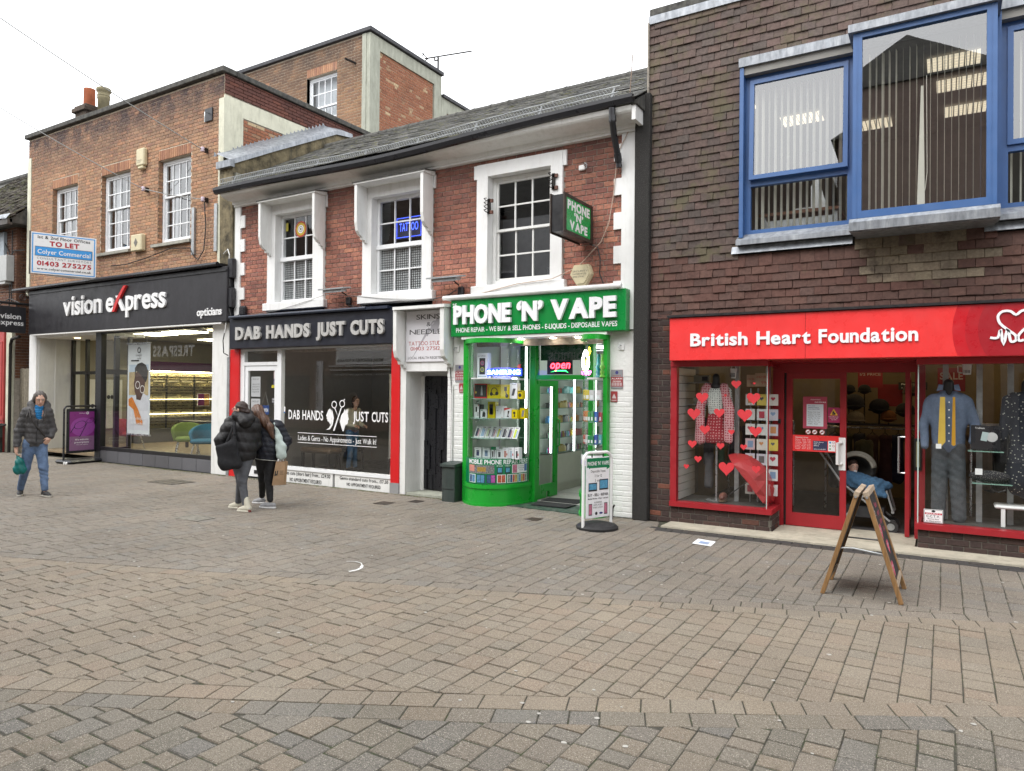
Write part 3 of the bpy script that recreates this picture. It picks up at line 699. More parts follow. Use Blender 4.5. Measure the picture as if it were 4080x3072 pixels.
part('recess_wall', MB().box(-20.5,-20.30,9.561,10.6,0,3.13), mat('recess_paint', (.68,.68,.66), rough=.6, var=.05, dirt=.15), ve)
part('trunking', MB().box(-20.30,-20.285,9.95,9.975,.4,3.1), m_white, ve)
part('soffit', MB().box(-20.3,-12.6,9.34,9.5,3.1,3.129).box(-20.3,-17.45,9.5,10.7,3.05,3.129), m_white, ve)
dl = MB(); dl.lathe([(.07,0),(.07,.012),(.05,.014)], (-19.1,9.9,3.03), 12); part('downlight', dl, emat('warm_downlight', (1,.72,.35), 3), ve)
fx = MB(); fx.box(-17.49,-17.25,9.49,9.62,.07,3.1); fx.box(-17.25,-13.09,9.5,9.6,.28,.36); fx.box(-17.25,-13.09,9.5,9.6,3.06,3.1); part('window_frame', fx, m_black, ve)
part('window_glass', MB().quad((-17.25,9.55,.36),(-13.09,9.55,.36),(-13.09,9.55,3.06),(-17.25,9.55,3.06)), m_glassd, ve)
its = [(-17.48+.487*i+.243, 9.525, .14, .48, .05, .27) for i in range(9)]
part('plinth', MB().box(-17.48,-13.1,9.515,9.8,0,.275), m_black, ve); lay(ve, 'panel', its, piecemat('grey_tile', [(.12,.12,.13),(.13,.13,.14),(.115,.113,.12)], rough=.5, var=.1, bump=.1), (.48,.05,.27))
# recessed entrance doors and glazed return
dm = MB()
for x in (-20.25,-19.55,-18.85,-18.15,-17.6): dm.box(x-.045,x+.045,10.36,10.44,.02,3.05)
dm.box(-20.3,-17.5,10.37,10.43,2.12,2.2); dm.box(-17.53,-17.45,9.63,9.70,.3,3.05); dm.box(-17.53,-17.45,9.95,10.05,.3,3.05); dm.box(-17.53,-17.45,9.63,10.36,2.1,2.22); dm.box(-17.53,-17.45,9.63,10.36,.1,.3)
part('door_frame', dm, m_black, ve)
part('door_glass', MB().quad((-20.25,10.4,.05),(-17.6,10.4,.05),(-17.6,10.4,3.0),(-20.25,10.4,3.0)).quad((-17.49,9.63,.3),(-17.49,10.36,.3),(-17.49,10.36,3.0),(-17.49,9.63,3.0)), m_glass, ve)
# interior
m_vei = mat('optician_wall', (.30,.27,.19), rough=.9, var=.05)
vi = MB(); vi.box(-20.95,-20.56,10.6,17.5,0,3.3); vi.box(-20.56,-12.9,17.3,17.5,0,3.3); vi.box(-12.95,-12.9,9.6,17.3,0,3.3); part('shop_wall', vi, m_vei, ve)
part('shop_ceiling', MB().box(-20.95,-12.9,9.6,17.5,3.2,3.26), mat('ceiling_tile', (.3,.3,.29), rough=.95, var=.05), ve)
part('shop_floor', MB().box(-20.95,-12.9,9.56,17.5,.1,.14), mat('laminate_floor', (.25,.19,.12), rough=.4, var=.25, vs=3, grain=(.3,4,1)), ve)
m_pan = emat('ceiling_panel', (1,.93,.62), 6)
for x, y, w_, d_ in ((-16.9,10.8,1.0,.62),(-18.3,10.9,1.0,.62),(-18.6,13,1.0,.62)): part('ceiling_light', MB().box(x,x+w_,y,y+d_,3.175,3.199), m_pan, ve)
m_dl2 = emat('ceiling_spot', (1,.85,.45), 9)
for x, y in ((-16.1,9.95),(-14.8,9.95),(-13.55,9.9),(-15.1,10.95)): part('ceiling_spot', MB().lathe([(.11,0),(.11,.02),(.08,.022)], (x,y,3.17), 14), m_dl2, ve)
# spectacle display wall along X=-20.5
ds = thing('spectacle_display', 'backlit wall of spectacle shelves under a purple band in the opticians', 'display wall', (-20.5,14,0.14))
part('back_panel', MB().box(-20.56,-20.52,12.2,17.2,.55,2.22), mat('lit_panel', (.62,.53,.28), var=.08, rough=.6), ds)
part('light_strip', MB().box(-20.29,-20.25,12.2,17.2,2.26,2.285), emat('strip_warm', (1,.87,.5), 24), ds)
for z in (1.42,.98): part('light_strip', MB().box(-20.40,-20.385,12.2,17.2,z,z+.012), emat('strip_fill', (1,.87,.5), 5), ds)  # extra strips, added only to brighten the lower back panel
part('band', MB().box(-20.56,-20.22,12.2,17.2,2.29,2.57), mat('purple_band', (.085,.012,.07), rough=.4), ds)
part('base_unit', MB().box(-20.56,-20.2,12.2,17.2,.14,.54), mat('grey_unit', (.10,.10,.10), rough=.6), ds)
up = MB()
for y in (12.72,13.28,14.23,15.2,16.2): up.box(-20.515,-20.47,y-.02,y+.02,.55,2.2)
part('upright', up, mat('dark_upright', (.05,.045,.03), rough=.5), ds)
m_shelf = mat('acrylic_shelf', (.25,.23,.16), rough=.3, var=0); m_specs = mat('spectacle_frames', (.03,.025,.02), rough=.4, var=0)
sh = MB(); sp = MB(); z = .62; r = 0
while z < 2.15:
    if r % 5 == 4:
        for y in np.arange(12.35, 17, .47): sh.box(-20.515,-20.44,y,y+.36,z+.03,z+.085)
        z += .125; r += 1; continue
    sh.box(-20.515,-20.43,12.2,17.2,z,z+.006)
    y = 12.3
    while y < 17:
        w_ = .13; zz = z+.035
        for s_ in (0, .065): sp.add([(-20.42+(.002 if k%2 else 0), y+s_+.026+.026*math.cos(a), zz+.02*math.sin(a)) for k, a in enumerate(2*math.pi*k/8 for k in range(8))]+[(-20.42, y+s_+.026+.016*math.cos(a), zz+.010*math.sin(a)) for a in (2*math.pi*k/8 for k in range(8))], [(k,(k+1)%8,8+(k+1)%8,8+k) for k in range(8)])
        sp.box(-20.5,-20.42,y-.003,y+.003,zz-.004,zz+.016); sp.box(-20.5,-20.42,y+.115,y+.121,zz+.005,zz+.012)
        y += random.choice((.16,.17,.19,.3))
    z += .088; r += 1
part('shelf', sh, m_shelf, ds); part('spectacles', sp, m_specs, ds, kind='stuff')
pst = thing('framed_poster', 'small framed purple poster hanging on the spectacle shelves', 'poster', (-20.4,14.45,1.2))
part('frame', MB().box(-20.42,-20.39,14.28,14.72,1.2,1.62), m_white, pst); part('print', MB().box(-20.39,-20.385,14.30,14.52,1.22,1.6), mat('purple_print', (.17,.02,.13), var=.1), pst); part('print', MB().box(-20.39,-20.385,14.52,14.70,1.22,1.6), mat('amber_print', (.55,.3,.12), var=.4, vs=9), pst)
bp = MB()   # white display boards behind the entrance
for y in (10.9, 11.45): bp.box(-20.54,-20.50,y,y+.45,.6,2.0)
part('display_board', bp, m_white, ve)
bd = MB()
for k in range(9):
    y = 10.95+.1*(k%3)+(.55 if k>4 else 0); bd.add([(-20.49, y+.05*math.cos(a), 1.0+.25*(k//3)+.06*math.sin(a)) for a in (2*math.pi*i/10 for i in range(10))], [tuple(range(10))])
part('mirror', bd, m_black, ve)
# hanging banner: portrait of a man in white with an orange scarf, plain generic figure
bn = thing('hanging_banner', 'tall white banner with portrait of a man in an orange scarf', 'banner', (-16.2,9.8,.66))
part('sheet', MB().box(-16.66,-15.76,9.80,9.806,.68,2.81), mat('banner_white', (.72,.75,.76), var=.04, rough=.6), bn)
part('rail', MB().box(-16.68,-15.74,9.785,9.82,2.80,2.84).box(-16.67,-15.73,9.785,9.82,.65,.69).tube([(-16.5,9.8,2.84),(-16.5,9.8,3.2)],.006,6).tube([(-15.9,9.8,2.84),(-15.9,9.8,3.2)],.006,6), m_chrome, bn)
def flat(parent, pts, col, y, nm='print', em=0, **k): return part(nm, MB().poly(pts, y), mat('flat_%02x%02x%02x'%tuple(int(255*v) for v in col), col, rough=.6, **k), parent)
flat(bn, [(-16.60,.78),(-15.82,.78),(-15.82,2.32),(-16.60,2.32)], (.50,.60,.70), 9.799, var=.12)
flat(bn, [(-16.60,1.6),(-15.82,1.6),(-15.82,2.18),(-16.60,2.14)], (.55,.42,.22), 9.798, var=.3)
flat(bn, [(-16.60,.78),(-15.82,.78),(-15.82,1.56),(-15.98,1.64),(-16.16,1.66),(-16.40,1.58),(-16.60,1.52)], (.70,.70,.74), 9.797, var=.1)
flat(bn, [(-16.29,1.50),(-16.12,1.48),(-16.04,1.66),(-16.06,1.78),(-16.32,1.72)], (.07,.03,.02), 9.796)
flat(bn, [(-16.26,1.53),(-16.10,1.52),(-15.98,1.72),(-15.93,1.98),(-16.00,2.16),(-16.16,2.2),(-16.33,2.12),(-16.40,1.9),(-16.36,1.68)], (.095,.040,.026), 9.795, var=.25, vs=9)
hp = [(-16.36,2.05),(-16.31,2.17),(-16.2,2.13),(-16.05,2.02),(-15.92,1.9),(-15.86,2.0),(-15.84,2.18),(-15.92,2.31),(-16.08,2.37),(-16.25,2.34),(-16.36,2.24)]
flat(bn, hp, (.02,.015,.012), 9.794)
part('print', MB().ring(-16.24,1.84,.075,.095,9.793,16).ring(-16.05,1.74,.075,.095,9.793,16), mat('specs_white', (.75,.7,.65), var=0), bn)
flat(bn, [(-16.60,1.50),(-16.46,1.56),(-16.22,1.28),(-16.02,.98),(-16.02,.90),(-16.27,.92),(-16.40,1.26),(-16.60,1.36)], (.72,.22,.02), 9.792, var=.3, vs=10)
part('print', MB().ring(-16.2,2.66,.045,.07,9.793,18), m_black, bn)
part('print', line_text([('OAKLEY',.8),('optical',.5)], -16.36,-16.04, 2.57,2.44, 9.793, 'r', 'c'), m_black, bn)
part('print', line_text([('And you thought we',1),('only did sunglasses.',1)], -16.55,-15.9, 1.12,.88, 9.79, 'r'), m_letw, bn)
part('print', MB().rect(-16.52,-16.2,2.40,2.43,9.793), m_black, bn)
# armchairs
def armchair(loc, rot, col, nm, label):
    t = thing('armchair', label, 'chair', loc, rot, 'tub chairs in the opticians window')
    m_ = mat(nm, col, rough=.85, var=.12, vs=30)
    prof = []
    for k in range(17):
        a = math.pi*(1.08*k/16-.04); r0 = .33; prof.append((r0*math.cos(a), r0*.95*math.sin(a)))
    s_ = MB(); n = len(prof)
    for k, (x, y) in enumerate(prof):
        e = abs(k-8)/8; top = .80-.22*e**2; o = 1.0+.12; i_ = .84
        s_.v += [(x*.92,y*.92,.36),(x*o,y*o,top),(x*i_,y*i_,top+.0),(x*.74,y*.74,.40)]
    for k in range(n-1):
        for j in range(3): a = 4*k+j; s_.f.append((a,a+4,a+5,a+1))
    s_.f += [(0,1,2,3),(4*(n-1)+3,4*(n-1)+2,4*(n-1)+1,4*(n-1))]
    part('shell', s_, m_, t, smooth=True, local=True)
    part('seat', MB().cbox(-.27,.27,-.30,.24,.35,.46,.04), m_, t, local=True)
    for sx in (-1,1):
        for sy in (-1,1): part('leg', MB().tube([(sx*.2,sy*.18,.36),(sx*.27,sy*.26,0)],.016,8), m_chrome, t, local=True)
    return t
armchair((-15.72,10.75,.14), math.radians(58), (.21,.30,.07), 'green_fabric', 'lime green tub armchair standing behind the opticians window')
armchair((-14.75,10.55,.14), math.radians(40), (.015,.13,.20), 'teal_fabric', 'teal blue tub chair at the right end of the opticians window')
armchair((-18.6,11.0,.14), math.radians(100), (.33,.03,.03), 'red_fabric', 'red tub chair half hidden behind the hanging banner')
dk = thing('display_desk', 'dark desk inside the opticians behind the banner', 'desk', (-17.2,12.2,.14))
part('top', MB().cbox(-18.0,-16.6,12.0,12.5,.85,.89), m_black, dk)
for x in (-17.9,-16.7): part('leg', MB().box(x-.03,x+.03,12.2,12.26,.14,.85), m_black, dk)
# fittings on the wall
def solo_box(nm, label, cat, x0,x1,y0,y1,z0,z1, m_, c=.02, group=None): return solo(nm, MB().cbox(x0,x1,y0,y1,z0,z1,c), m_, label, cat, group)
m_bone = mat('aged_plastic', (.62,.55,.36), rough=.5, var=.08, vs=9, dirt=.35, dcol=(.3,.26,.14))
al = thing('alarm_box', 'tall cream alarm box between the second and third sash window', 'alarm box', (-15.7,9.5,6.78))
part('case', MB().cbox(-15.85,-15.55,9.44,9.55,6.84,7.24,.025), m_bone, al); part('foot', MB().cbox(-15.80,-15.60,9.45,9.55,6.77,6.84,.02), m_bone, al)
part('lettering', line_text([('INTRUDER',1),('ALARM',.8)], -15.80,-15.62,6.98,6.90,9.437), mat('print_grey', (.15,.14,.12), var=0), al)
al = thing('alarm_box', 'small peeling cream box below the second window', 'alarm box', (-15.8,9.5,4.89))
part('case', MB().cbox(-16.0,-15.58,9.43,9.55,4.90,5.28,.02), m_bone, al)
part('emblem', MB().prism([(-15.86,5.09),(-15.79,4.99),(-15.72,5.09),(-15.79,5.19)], 9.424, 9.43), mat('print_grey', (.15,.14,.12), var=0), al)
pl = thing('wall_plate', 'black square plate with hook high on the brick wall', 'plate', (-13.35,9.5,7.4))
part('plate', MB().cbox(-13.48,-13.23,9.52,9.55,7.44,7.72,.006), m_blackm, pl)
part('hook', MB().tube([(-13.36,9.52,7.62),(-13.36,9.44,7.60),(-13.33,9.42,7.5),(-13.33,9.42,7.38)],.012,6), m_galv, pl)
for x, z0, z1, lab in ((-13.81,4.65,5.66,'grey metal channel left of the hanging cable'),(-13.05,4.65,5.65,'grey metal channel beside the cream corner strip')):
    solo('cable_channel', MB().box(x-.045,x+.045,9.50,9.55,z0,z1), m_galv, lab, 'channel', 'upright metal channels on the brick wall')
def insul(x, z, lab):
    t = thing('wire_insulator', lab, 'insulator', (x,9.52,z), 0, 'insulators on the brick wall')
    part('bracket', MB().box(x-.02,x+.02,9.46,9.55,z-.05,z+.05), m_iron, t); part('bobbin', MB().lathe([(.03,-.05),(.045,-.03),(.03,0),(.045,.03),(.03,.05)], (x,9.43,z), 10), mat('porcelain', (.6,.5,.58), rough=.25, var=.1), t, smooth=True)
insul(-13.40, 6.82, 'upper insulator by the parapet end of the overhead wire'); insul(-13.37, 5.76, 'lower insulator from which a black cable drops'); insul(-15.52, 6.28, 'insulator on a bracket left of the third sash window')
def wire(pts, r, m_, label, nm='overhead_wire', cat='wire', group='wires and cables'):
    P = []
    for i in range(len(pts)-1):
        a, b = Vector(pts[i]), Vector(pts[i+1])
        n = max(2, int((b-a).length/.25))
        for k in range(n): P.append(a.lerp(b, k/n))
    P.append(Vector(pts[-1])); return solo(nm, MB().tube(P, r, 5), m_, label, cat, group)
def sag(a, b, s, n=14):
    a, b = Vector(a), Vector(b); return [tuple(a.lerp(b, k/n)-Vector((0,0,s*4*(k/n)*(1-k/n)))) for k in range(n+1)]
wire(sag((-14.5,5.6,8.55),(-13.40,9.42,6.82),.05), .010, m_cable, 'upper overhead wire running to the insulator by the parapet corner')
wire(sag((-17.8,7.0,8.1),(-15.52,9.42,6.28),.05)+[(-14.5,9.44,6.0),(-13.37,9.44,5.76)], .010, m_cable, 'lower overhead wire crossing in front of the sash windows')
wire([(-13.37,9.46,5.76),(-13.36,9.5,5.2),(-13.42,9.5,4.7),(-13.6,9.5,4.52),(-13.75,9.5,4.6),(-13.9,9.5,4.8),(-14.6,9.5,4.85),(-15.5,9.5,4.72),(-16.3,9.5,4.64),(-16.9,9.5,4.66)], .012, m_cableb, 'black cable looping under the third window sill', 'wall_cable')
# ================================================================== TERRACE HOUSE (barber + phone shop below)
md = thing('terrace_house', 'red brick terrace house with white quoins and slate roof over two shops', 'building', (-8,9.5,3.2))
SUR = [(-11.37,-9.84,-11.15,-10.12,5.17), (-8.87,-7.33,-8.66,-7.53,5.17), (-6.42,-4.88,-6.21,-5.08,5.19)]
HOL = [(a,b,3.2,5.42) for a,b,_,_,_ in SUR]
brickwork(md, -12.21, -3.90, 3.12, 5.48, 9.5, HOL, m_brM, m_mort_g, course=.0815, bl=.228, bond='flem', gap=.009)
wl = MB(); wl.box(-12.4,-3.72,9.70,9.8,2.5,3.2); part('wall', wl, m_mort_g, md)
for a, b, i0, i1, zt in SUR:
    s_ = walls(MB(), a, b, 3.44, 5.39, 9.452, 9.66, [(i0,i1,3.46,zt)]); s_.box(a-.06,a-.001,9.46,9.5,5.17,5.388) if a < -10 or a > -7 else None; s_.box(b+.001,b+.06,9.46,9.5,5.16,5.388)
    part('window_surround', s_, m_white, md)
    part('sill', MB().cbox(a-.07,b+.07,9.40,9.62,3.30,3.448,.008), m_white, md)
for i, (a, b, i0, i1, zt) in enumerate(SUR):
    y = 9.60
    if i < 2:
        f = part('window', MB().frame(i0+.005,i1-.005,3.465,zt-.005,y,y+.07,.055).box(i0+.005,i1-.005,y-.025,y+.07,4.27,4.345), m_upvc, md)
        for (z0, z1) in ((4.345,zt-.06),(3.52,4.27)):
            X = [i0+.06+(i1-i0-.12)*k/3 for k in range(4)]; zm = (z0+z1)/2
            g = MB()
            for x in X[1:3]: g.box(x-.011,x+.011,y+.015,y+.045,z0,z1)
            for k in range(3): g.box(X[k]+(.011 if k else 0),X[k+1]-(.011 if k<2 else 0),y+.017,y+.043,zm-.011,zm+.011)
            part('glazing_bar', g, m_upvc, f)
            for k in range(3):
                for (p, q) in ((z0,zm),(zm,z1)): part('pane', MB().quad((X[k],y+.03,p),(X[k+1],y+.03,p),(X[k+1],y+.03,q),(X[k],y+.03,q)), m_glass, f)
        # obscured lower sash: pale film with a dark square grid behind the glass
        part('privacy_film', MB().box(i0+.05,i1-.05,y+.060,y+.064,3.5,4.28), mat('film_grey', (.55,.57,.58), rough=.7, var=.12, vs=8), f)
        g = MB()
        for k in range(25): x = i0+.08+k*.042; g.box(x,x+.010,y+.052,y+.055,3.52,4.26) if x < i1-.08 else None
        for k in range(18): z = 3.53+k*.042; g.box(i0+.06,i1-.06,y+.0555,y+.0585,z,z+.010)
        part('grid_film', g, mat('grid_black', (.03,.03,.035), rough=.6, var=0), f)
    else: sash(md, i0+.005, i1-.005, 3.465, zt-.005, y, 3, 2, 2, m_white2, m_glass, zm=4.34, fw=.06, bar=.024)
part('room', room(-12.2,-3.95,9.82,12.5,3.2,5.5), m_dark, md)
part('blind', MB().box(-6.25,-5.05,9.98,10.0,3.3,4.6), mat('dark_blind', (.09,.09,.10), rough=.8, var=.1), md)
part('roundel', MB().disc(-10.60,4.86,.155,9.598,24), mat('roundel_red', (.45,.05,.03), var=.1), md); part('roundel', MB().disc(-10.60,4.86,.125,9.597,24), mat('roundel_yellow', (.6,.42,.03), var=.1), md)
part('roundel', MB().disc(-10.60,4.86,.08,9.596,24), m_letw, md); part('roundel', MB().ring(-10.60,4.86,.045,.055,9.595,20).rect(-10.62,-10.58,4.84,4.88,9.595), mat('print_grey', (.15,.14,.12), var=0), md)
part('sticker', MB().rect(-11.02,-10.95,4.86,5.02,9.6), mat('sticker_yellow', (.36,.31,.04), var=.05), md)
tn = thing('neon_tattoo_sign', 'blue dotted neon sign reading TATTOO behind the second window', 'neon sign', (-8.0,9.68,4.46))
m_neb = emat('neon_blue', (.06,.12,1), 1.4); m_nebg = emat('neon_blue_glow', (.006,.008,.035), .1)
nb = MB()
for k in range(27): nb.box(-8.28+.02*k,-8.272+.02*k,9.69,9.70,4.46,4.468); nb.box(-8.28+.02*k,-8.272+.02*k,9.69,9.70,4.80,4.808)
for k in range(17): nb.box(-8.285,-8.277,9.69,9.70,4.46+.02*k,4.468+.02*k); nb.box(-7.745,-7.737,9.69,9.70,4.46+.02*k,4.468+.02*k)
part('border', nb, m_neb, tn); part('lettering', text('TATTOO', -8.22,-7.80,4.57,4.71,9.69,bold='r'), m_neb, tn); part('panel', MB().box(-8.30,-7.72,9.705,9.715,4.44,4.82), m_nebg, tn)
# hoods on curved brackets over the first two windows
for (a, b) in ((-11.34,-9.77),(-8.84,-7.27)):
    part('hood', MB().prismx([(9.17,5.36),(9.47,5.36),(9.47,5.43),(9.17,5.395)], a, b), m_white2, md)
    part('hood_flashing', MB().prismx([(9.155,5.385),(9.155,5.402),(9.47,5.442),(9.47,5.434)], a-.02, b+.02), m_coping, md)
    for x in (a+.02, b-.09):
        pr = [(9.45,5.36),(9.45,4.38),(9.41,4.38),(9.40,4.42),(9.345,4.425),(9.335,4.47),(9.28,4.49),(9.22,4.56),(9.19,4.7),(9.185,5.36)]
        part('bracket', MB().prismx(pr, x, x+.06), m_white2, md)
# quoins
q = MB().box(-12.37,-12.21,9.47,9.7,3.0,5.50)
for z0, z1 in ((5.03,5.28),(4.55,4.80),(4.07,4.32),(3.58,3.82),(3.12,3.34)): q.box(-12.21,-12.08,9.472,9.6,z0,z1)
part('quoin', q, m_white, md)
q = MB().box(-3.94,-3.72,9.47,9.7,2.67,5.50)
for z0, z1 in ((5.09,5.33),(4.60,4.84),(4.11,4.35),(3.62,3.87),(3.13,3.37)): q.box(-4.06,-3.94,9.472,9.6,z0,z1)
part('quoin', q, m_white, md)
# cornice, gutter, roof
part('cornice', MB().prismx([(9.5,5.46),(9.44,5.47),(9.44,5.50),(9.41,5.51),(9.40,5.56),(9.37,5.57)]+[(9.37-.25*math.sin(a), 5.66-.09*math.cos(a)) for a in (0.2,.5,.8,1.1,1.4)]+[(9.10,5.70),(9.5,5.75)], -12.38, -3.66), m_white2, md)
part('cornice_end', MB().box(-3.655,-3.60,9.12,9.5,5.50,5.74), m_white2, md)
gz = lambda x: 5.70-.085*math.exp(-((x+8.2)/2.2)**2)+.012*(x+12.4)/2
gm = MB(); xs = np.linspace(-12.5,-3.62,24); prof = [(9.03,.08),(9.03,.03),(9.06,-.03),(9.11,-.04),(9.15,-.02),(9.16,.08)]
vs = [(x,y,gz(x)+dz) for x in xs for y,dz in prof]; n = len(prof)
gm.add(vs, [(i*n+k,(i+1)*n+k,(i+1)*n+k+1,i*n+k+1) for i in range(len(xs)-1) for k in range(n-1)]+[tuple(range(n)), tuple((len(xs)-1)*n+k for k in range(n))[::-1]])
part('gutter', gm, m_blackm, md)
part('downpipe', MB().tube([(-3.93,9.08,5.70),(-3.93,9.10,5.52),(-3.95,9.2,5.38),(-3.955,9.36,5.12),(-3.955,9.40,5.03),(-3.955,9.41,4.97)], .045, 10).tube([(-3.93,9.10,5.60),(-3.93,9.105,5.52)],.054,10).tube([(-3.955,9.34,5.15),(-3.955,9.39,5.05)],.053,10), m_blackm, md, smooth=False)
EA = (9.06, 5.77); RI = (12.0, 7.47); sl = math.atan2(RI[1]-EA[1], RI[0]-EA[0]); SL = math.hypot(RI[1]-EA[1], RI[0]-EA[0])
part('roof_deck', MB().prismx([(EA[0]+.02,EA[1]-.03),(RI[0],RI[1]-.03),(14.9,5.8),(14.9,5.7),(9.1,5.7)], -12.44, -3.57), m_coping, md)
m_slate = piecemat('roof_slate', [(.085,.085,.082),(.115,.112,.105),(.072,.073,.073),(.13,.125,.112),(.098,.096,.09),(.08,.076,.07)], rough=.8, var=.35, vs=25, moss=((.135,.135,.045),7,.53,.8), bigvar=.2)
RS = Matrix.Rotation(sl, 4, 'X') @ RX @ Matrix.Rotation(math.radians(-3), 4, 'X')
it = []; r = 0; d_ = .0
while d_ < SL-.05:
    y = EA[0]+math.cos(sl)*(d_+.12); z = EA[1]+math.sin(sl)*(d_+.12)+.004
    x = -12.44-(.125 if r % 2 else 0)
    while x < -3.6:
        w_ = min(.25, -3.57-x, .25); xs_ = max(x, -12.44)
        it.append(((xs_+x+w_)/2, y+random.gauss(0,.003), z+gz((xs_+x)/2)*.0+random.gauss(.004,.003), x+w_-xs_-.006, .012, .27, Matrix.Rotation(random.gauss(0,.012),4,'Y') @ RS)); x += .25
    d_ += .165; r += 1
lay(md, 'slate', it, m_slate, (.244,.012,.27), c=.002, jit=.006)
for k in range(21):
    x0 = -12.4+k*.42; rd = MB(); rd.tube([(x0,12.0,7.43),(x0+.41,12.0,7.43)], .11, 12); rd.tube([(x0+.385,12.0,7.43),(x0+.425,12.0,7.43)], .118, 12); part('ridge_tile', rd, m_coping, md)
# parapet towards the opticians: stained render, lead cap with a stepped edge
part('party_parapet', MB().prismx([(9.48,4.3),(9.45,6.2),(9.45,6.42),(12.3,7.90),(12.8,7.96),(12.8,6.5),(9.7,4.3)], -12.86, -12.45), m_cement, md)
part('party_pier', MB().box(-12.77,-12.39,9.50,9.6,4.3,6.2).box(-12.6,-12.38,9.51,9.6,2.5,4.3), mat('stained_pier', (.26,.25,.2), rough=.95, var=.4, vs=5, bump=.5, bs_=20, dirt=.8, dcol=(.05,.05,.04), grain=(4,4,.6)), md)
lc = MB(); rows = [(9.38,6.42),(9.45,6.46),(10.5,7.02),(11.6,7.59),(12.3,7.95),(12.85,8.03)]
for i in range(len(rows)-1):
    (y0,z0),(y1,z1) = rows[i], rows[i+1]
    lc.quad((-12.40,y0,z0-.09),(-12.40,y1,z1-.09),(-12.42,y1,z1+.01),(-12.42,y0,z0+.01)); lc.quad((-12.42,y0,z0+.01),(-12.42,y1,z1+.01),(-12.868,y1,z1+.22),(-12.868,y0,z0+.20))
y = 9.3
while y < 12.3:
    z = 6.42+(y-9.3)*.53+.17; lc.add([(-12.858,y,z-.05),(-12.858,y+.11,z-.01),(-12.858,y+.02,z+.055)], [(0,1,2)]); y += .11
lc.box(-12.86,-12.40,9.36,9.46,6.30,6.44); part('lead_cap', lc, m_lead, md)
# bird mesh standing along the eaves
bm_ = MB(); z_ = lambda x: gz(x)+.07
x = -12.45
while x < -3.85:
    for s_ in (1,-1):
        x2 = x+s_*.16
        if -12.5 < x2 < -3.8: bm_.tube([(x,9.08,z_(x)),(x2,9.17+.0*s_,z_(x2)+.21)], .0032, 3, cap=False)
    x += .052
for k in range(3):
    yy, dz = 9.08+.09*k/2, .21*k/2; bm_.tube([(xx,yy,z_(xx)+dz) for xx in np.linspace(-12.48,-3.85,24)], .0045, 4, cap=False)
part('bird_mesh', bm_, m_galv, md, kind='stuff')
for x in np.linspace(-12.0,-3.95,8): part('mesh_strap', MB().xf(Matrix.Identity(4)).add([(x-.02,9.07,z_(x)-.06),(x+.02,9.07,z_(x)-.06),(x+.03,9.17,z_(x)+.19),(x+.0,9.17,z_(x)+.19),(x-.02,9.064,z_(x)-.06),(x+.02,9.064,z_(x)-.06),(x+.03,9.164,z_(x)+.19),(x+.0,9.164,z_(x)+.19)], [(0,1,2,3),(7,6,5,4),(0,4,5,1),(1,5,6,2),(2,6,7,3),(3,7,4,0)]), mat('dull_zinc',(.24,.25,.26),rough=.6,var=.1), md)
# pebble-dashed strip between the terrace and the tile-hung building
m_peb = piecemat('pebble_dash', [(.03,.029,.028),(.036,.034,.032)], rough=.9, var=.3, vs=80, bump=1, bs_=140, speck=(160,.62,(.15,.14,.13)))
solo('pebbledash_strip', MB().cbox(-3.72,-3.50,9.40,9.75,0,5.95,.012), m_peb, 'dark pebble-dashed strip between white quoins and tile-hung wall', 'party wall end')
# things fixed to the terrace wall
def floodlight(x0, x1, z, lab):
    t = thing('floodlight', lab, 'floodlight', ((x0+x1)/2,9.4,z), 0, 'slim floodlights on the red brick wall')
    part('lamp_head', MB().prismx([(9.16,z+.03),(9.36,z+.06),(9.36,z+.085),(9.16,z+.055)], x0, x1).prismx([(9.2,z-.02),(9.33,z-.0),(9.33,z+.05),(9.2,z+.03)], x0+.08, x1-.08), m_galv, t)
    part('arm', MB().tube([((x0+x1)/2+.08,9.33,z+.02),((x0+x1)/2+.1,9.48,z-.05)], .012, 6), m_iron, t)
    xb = (x0+x1)/2+.16; part('junction_box', MB().cbox(xb-.055,xb+.055,9.42,9.5,z-.22,z-.08,.02), m_blackm, t)
floodlight(-9.66,-9.04,3.53,'slim floodlight over the barber fascia between two windows'); floodlight(-7.2,-6.55,3.55,'slim floodlight left of the green shop sign')
ps = thing('projecting_sign', 'green box sign on dark frame jutting out beside the third window', 'sign', (-4.48,9.45,3.95))
part('casing', MB().box(-4.573,-4.390,8.55,9.42,3.95,4.45), m_black, ps)
pf = MB()
for y0, y1, z0, z1 in ((8.53,8.60,3.93,4.47),(9.37,9.44,3.93,4.47),(8.60,9.37,3.93,3.975),(8.60,9.37,4.425,4.47)): pf.box(-4.388,-4.370,y0,y1,z0,z1); pf.box(-4.592,-4.575,y0,y1,z0,z1)
part('frame', pf, mat('dark_wood', (.045,.028,.02), rough=.6, var=.3, vs=8), ps)
m_green = mat('green_paint', (.012,.34,.03), rough=.35, var=.06, vs=3); m_greens = mat('green_sign', (.0,.33,.075), rough=.3, var=.05, vs=2)
part('panel', MB().box(-4.389,-4.377,8.60,9.37,3.975,4.425), m_greens, ps)
tz = text('PHONE', -.03,.67,.285,.415,0,.006,'k'); tz.merge(text('\u2018N\u2019', .17,.46,.158,.272,0,.006,'k')); tz.merge(text('VAPE', .04,.60,.02,.145,0,.006,'k'))
tz.xf(Matrix.Translation((-4.376,8.67,3.985)) @ Matrix.Rotation(math.radians(90),4,'Z')); part('lettering', tz, m_letw, ps)
part('bracket', MB().box(-4.52,-4.44,9.42,9.5,4.05,4.35), m_iron, ps)
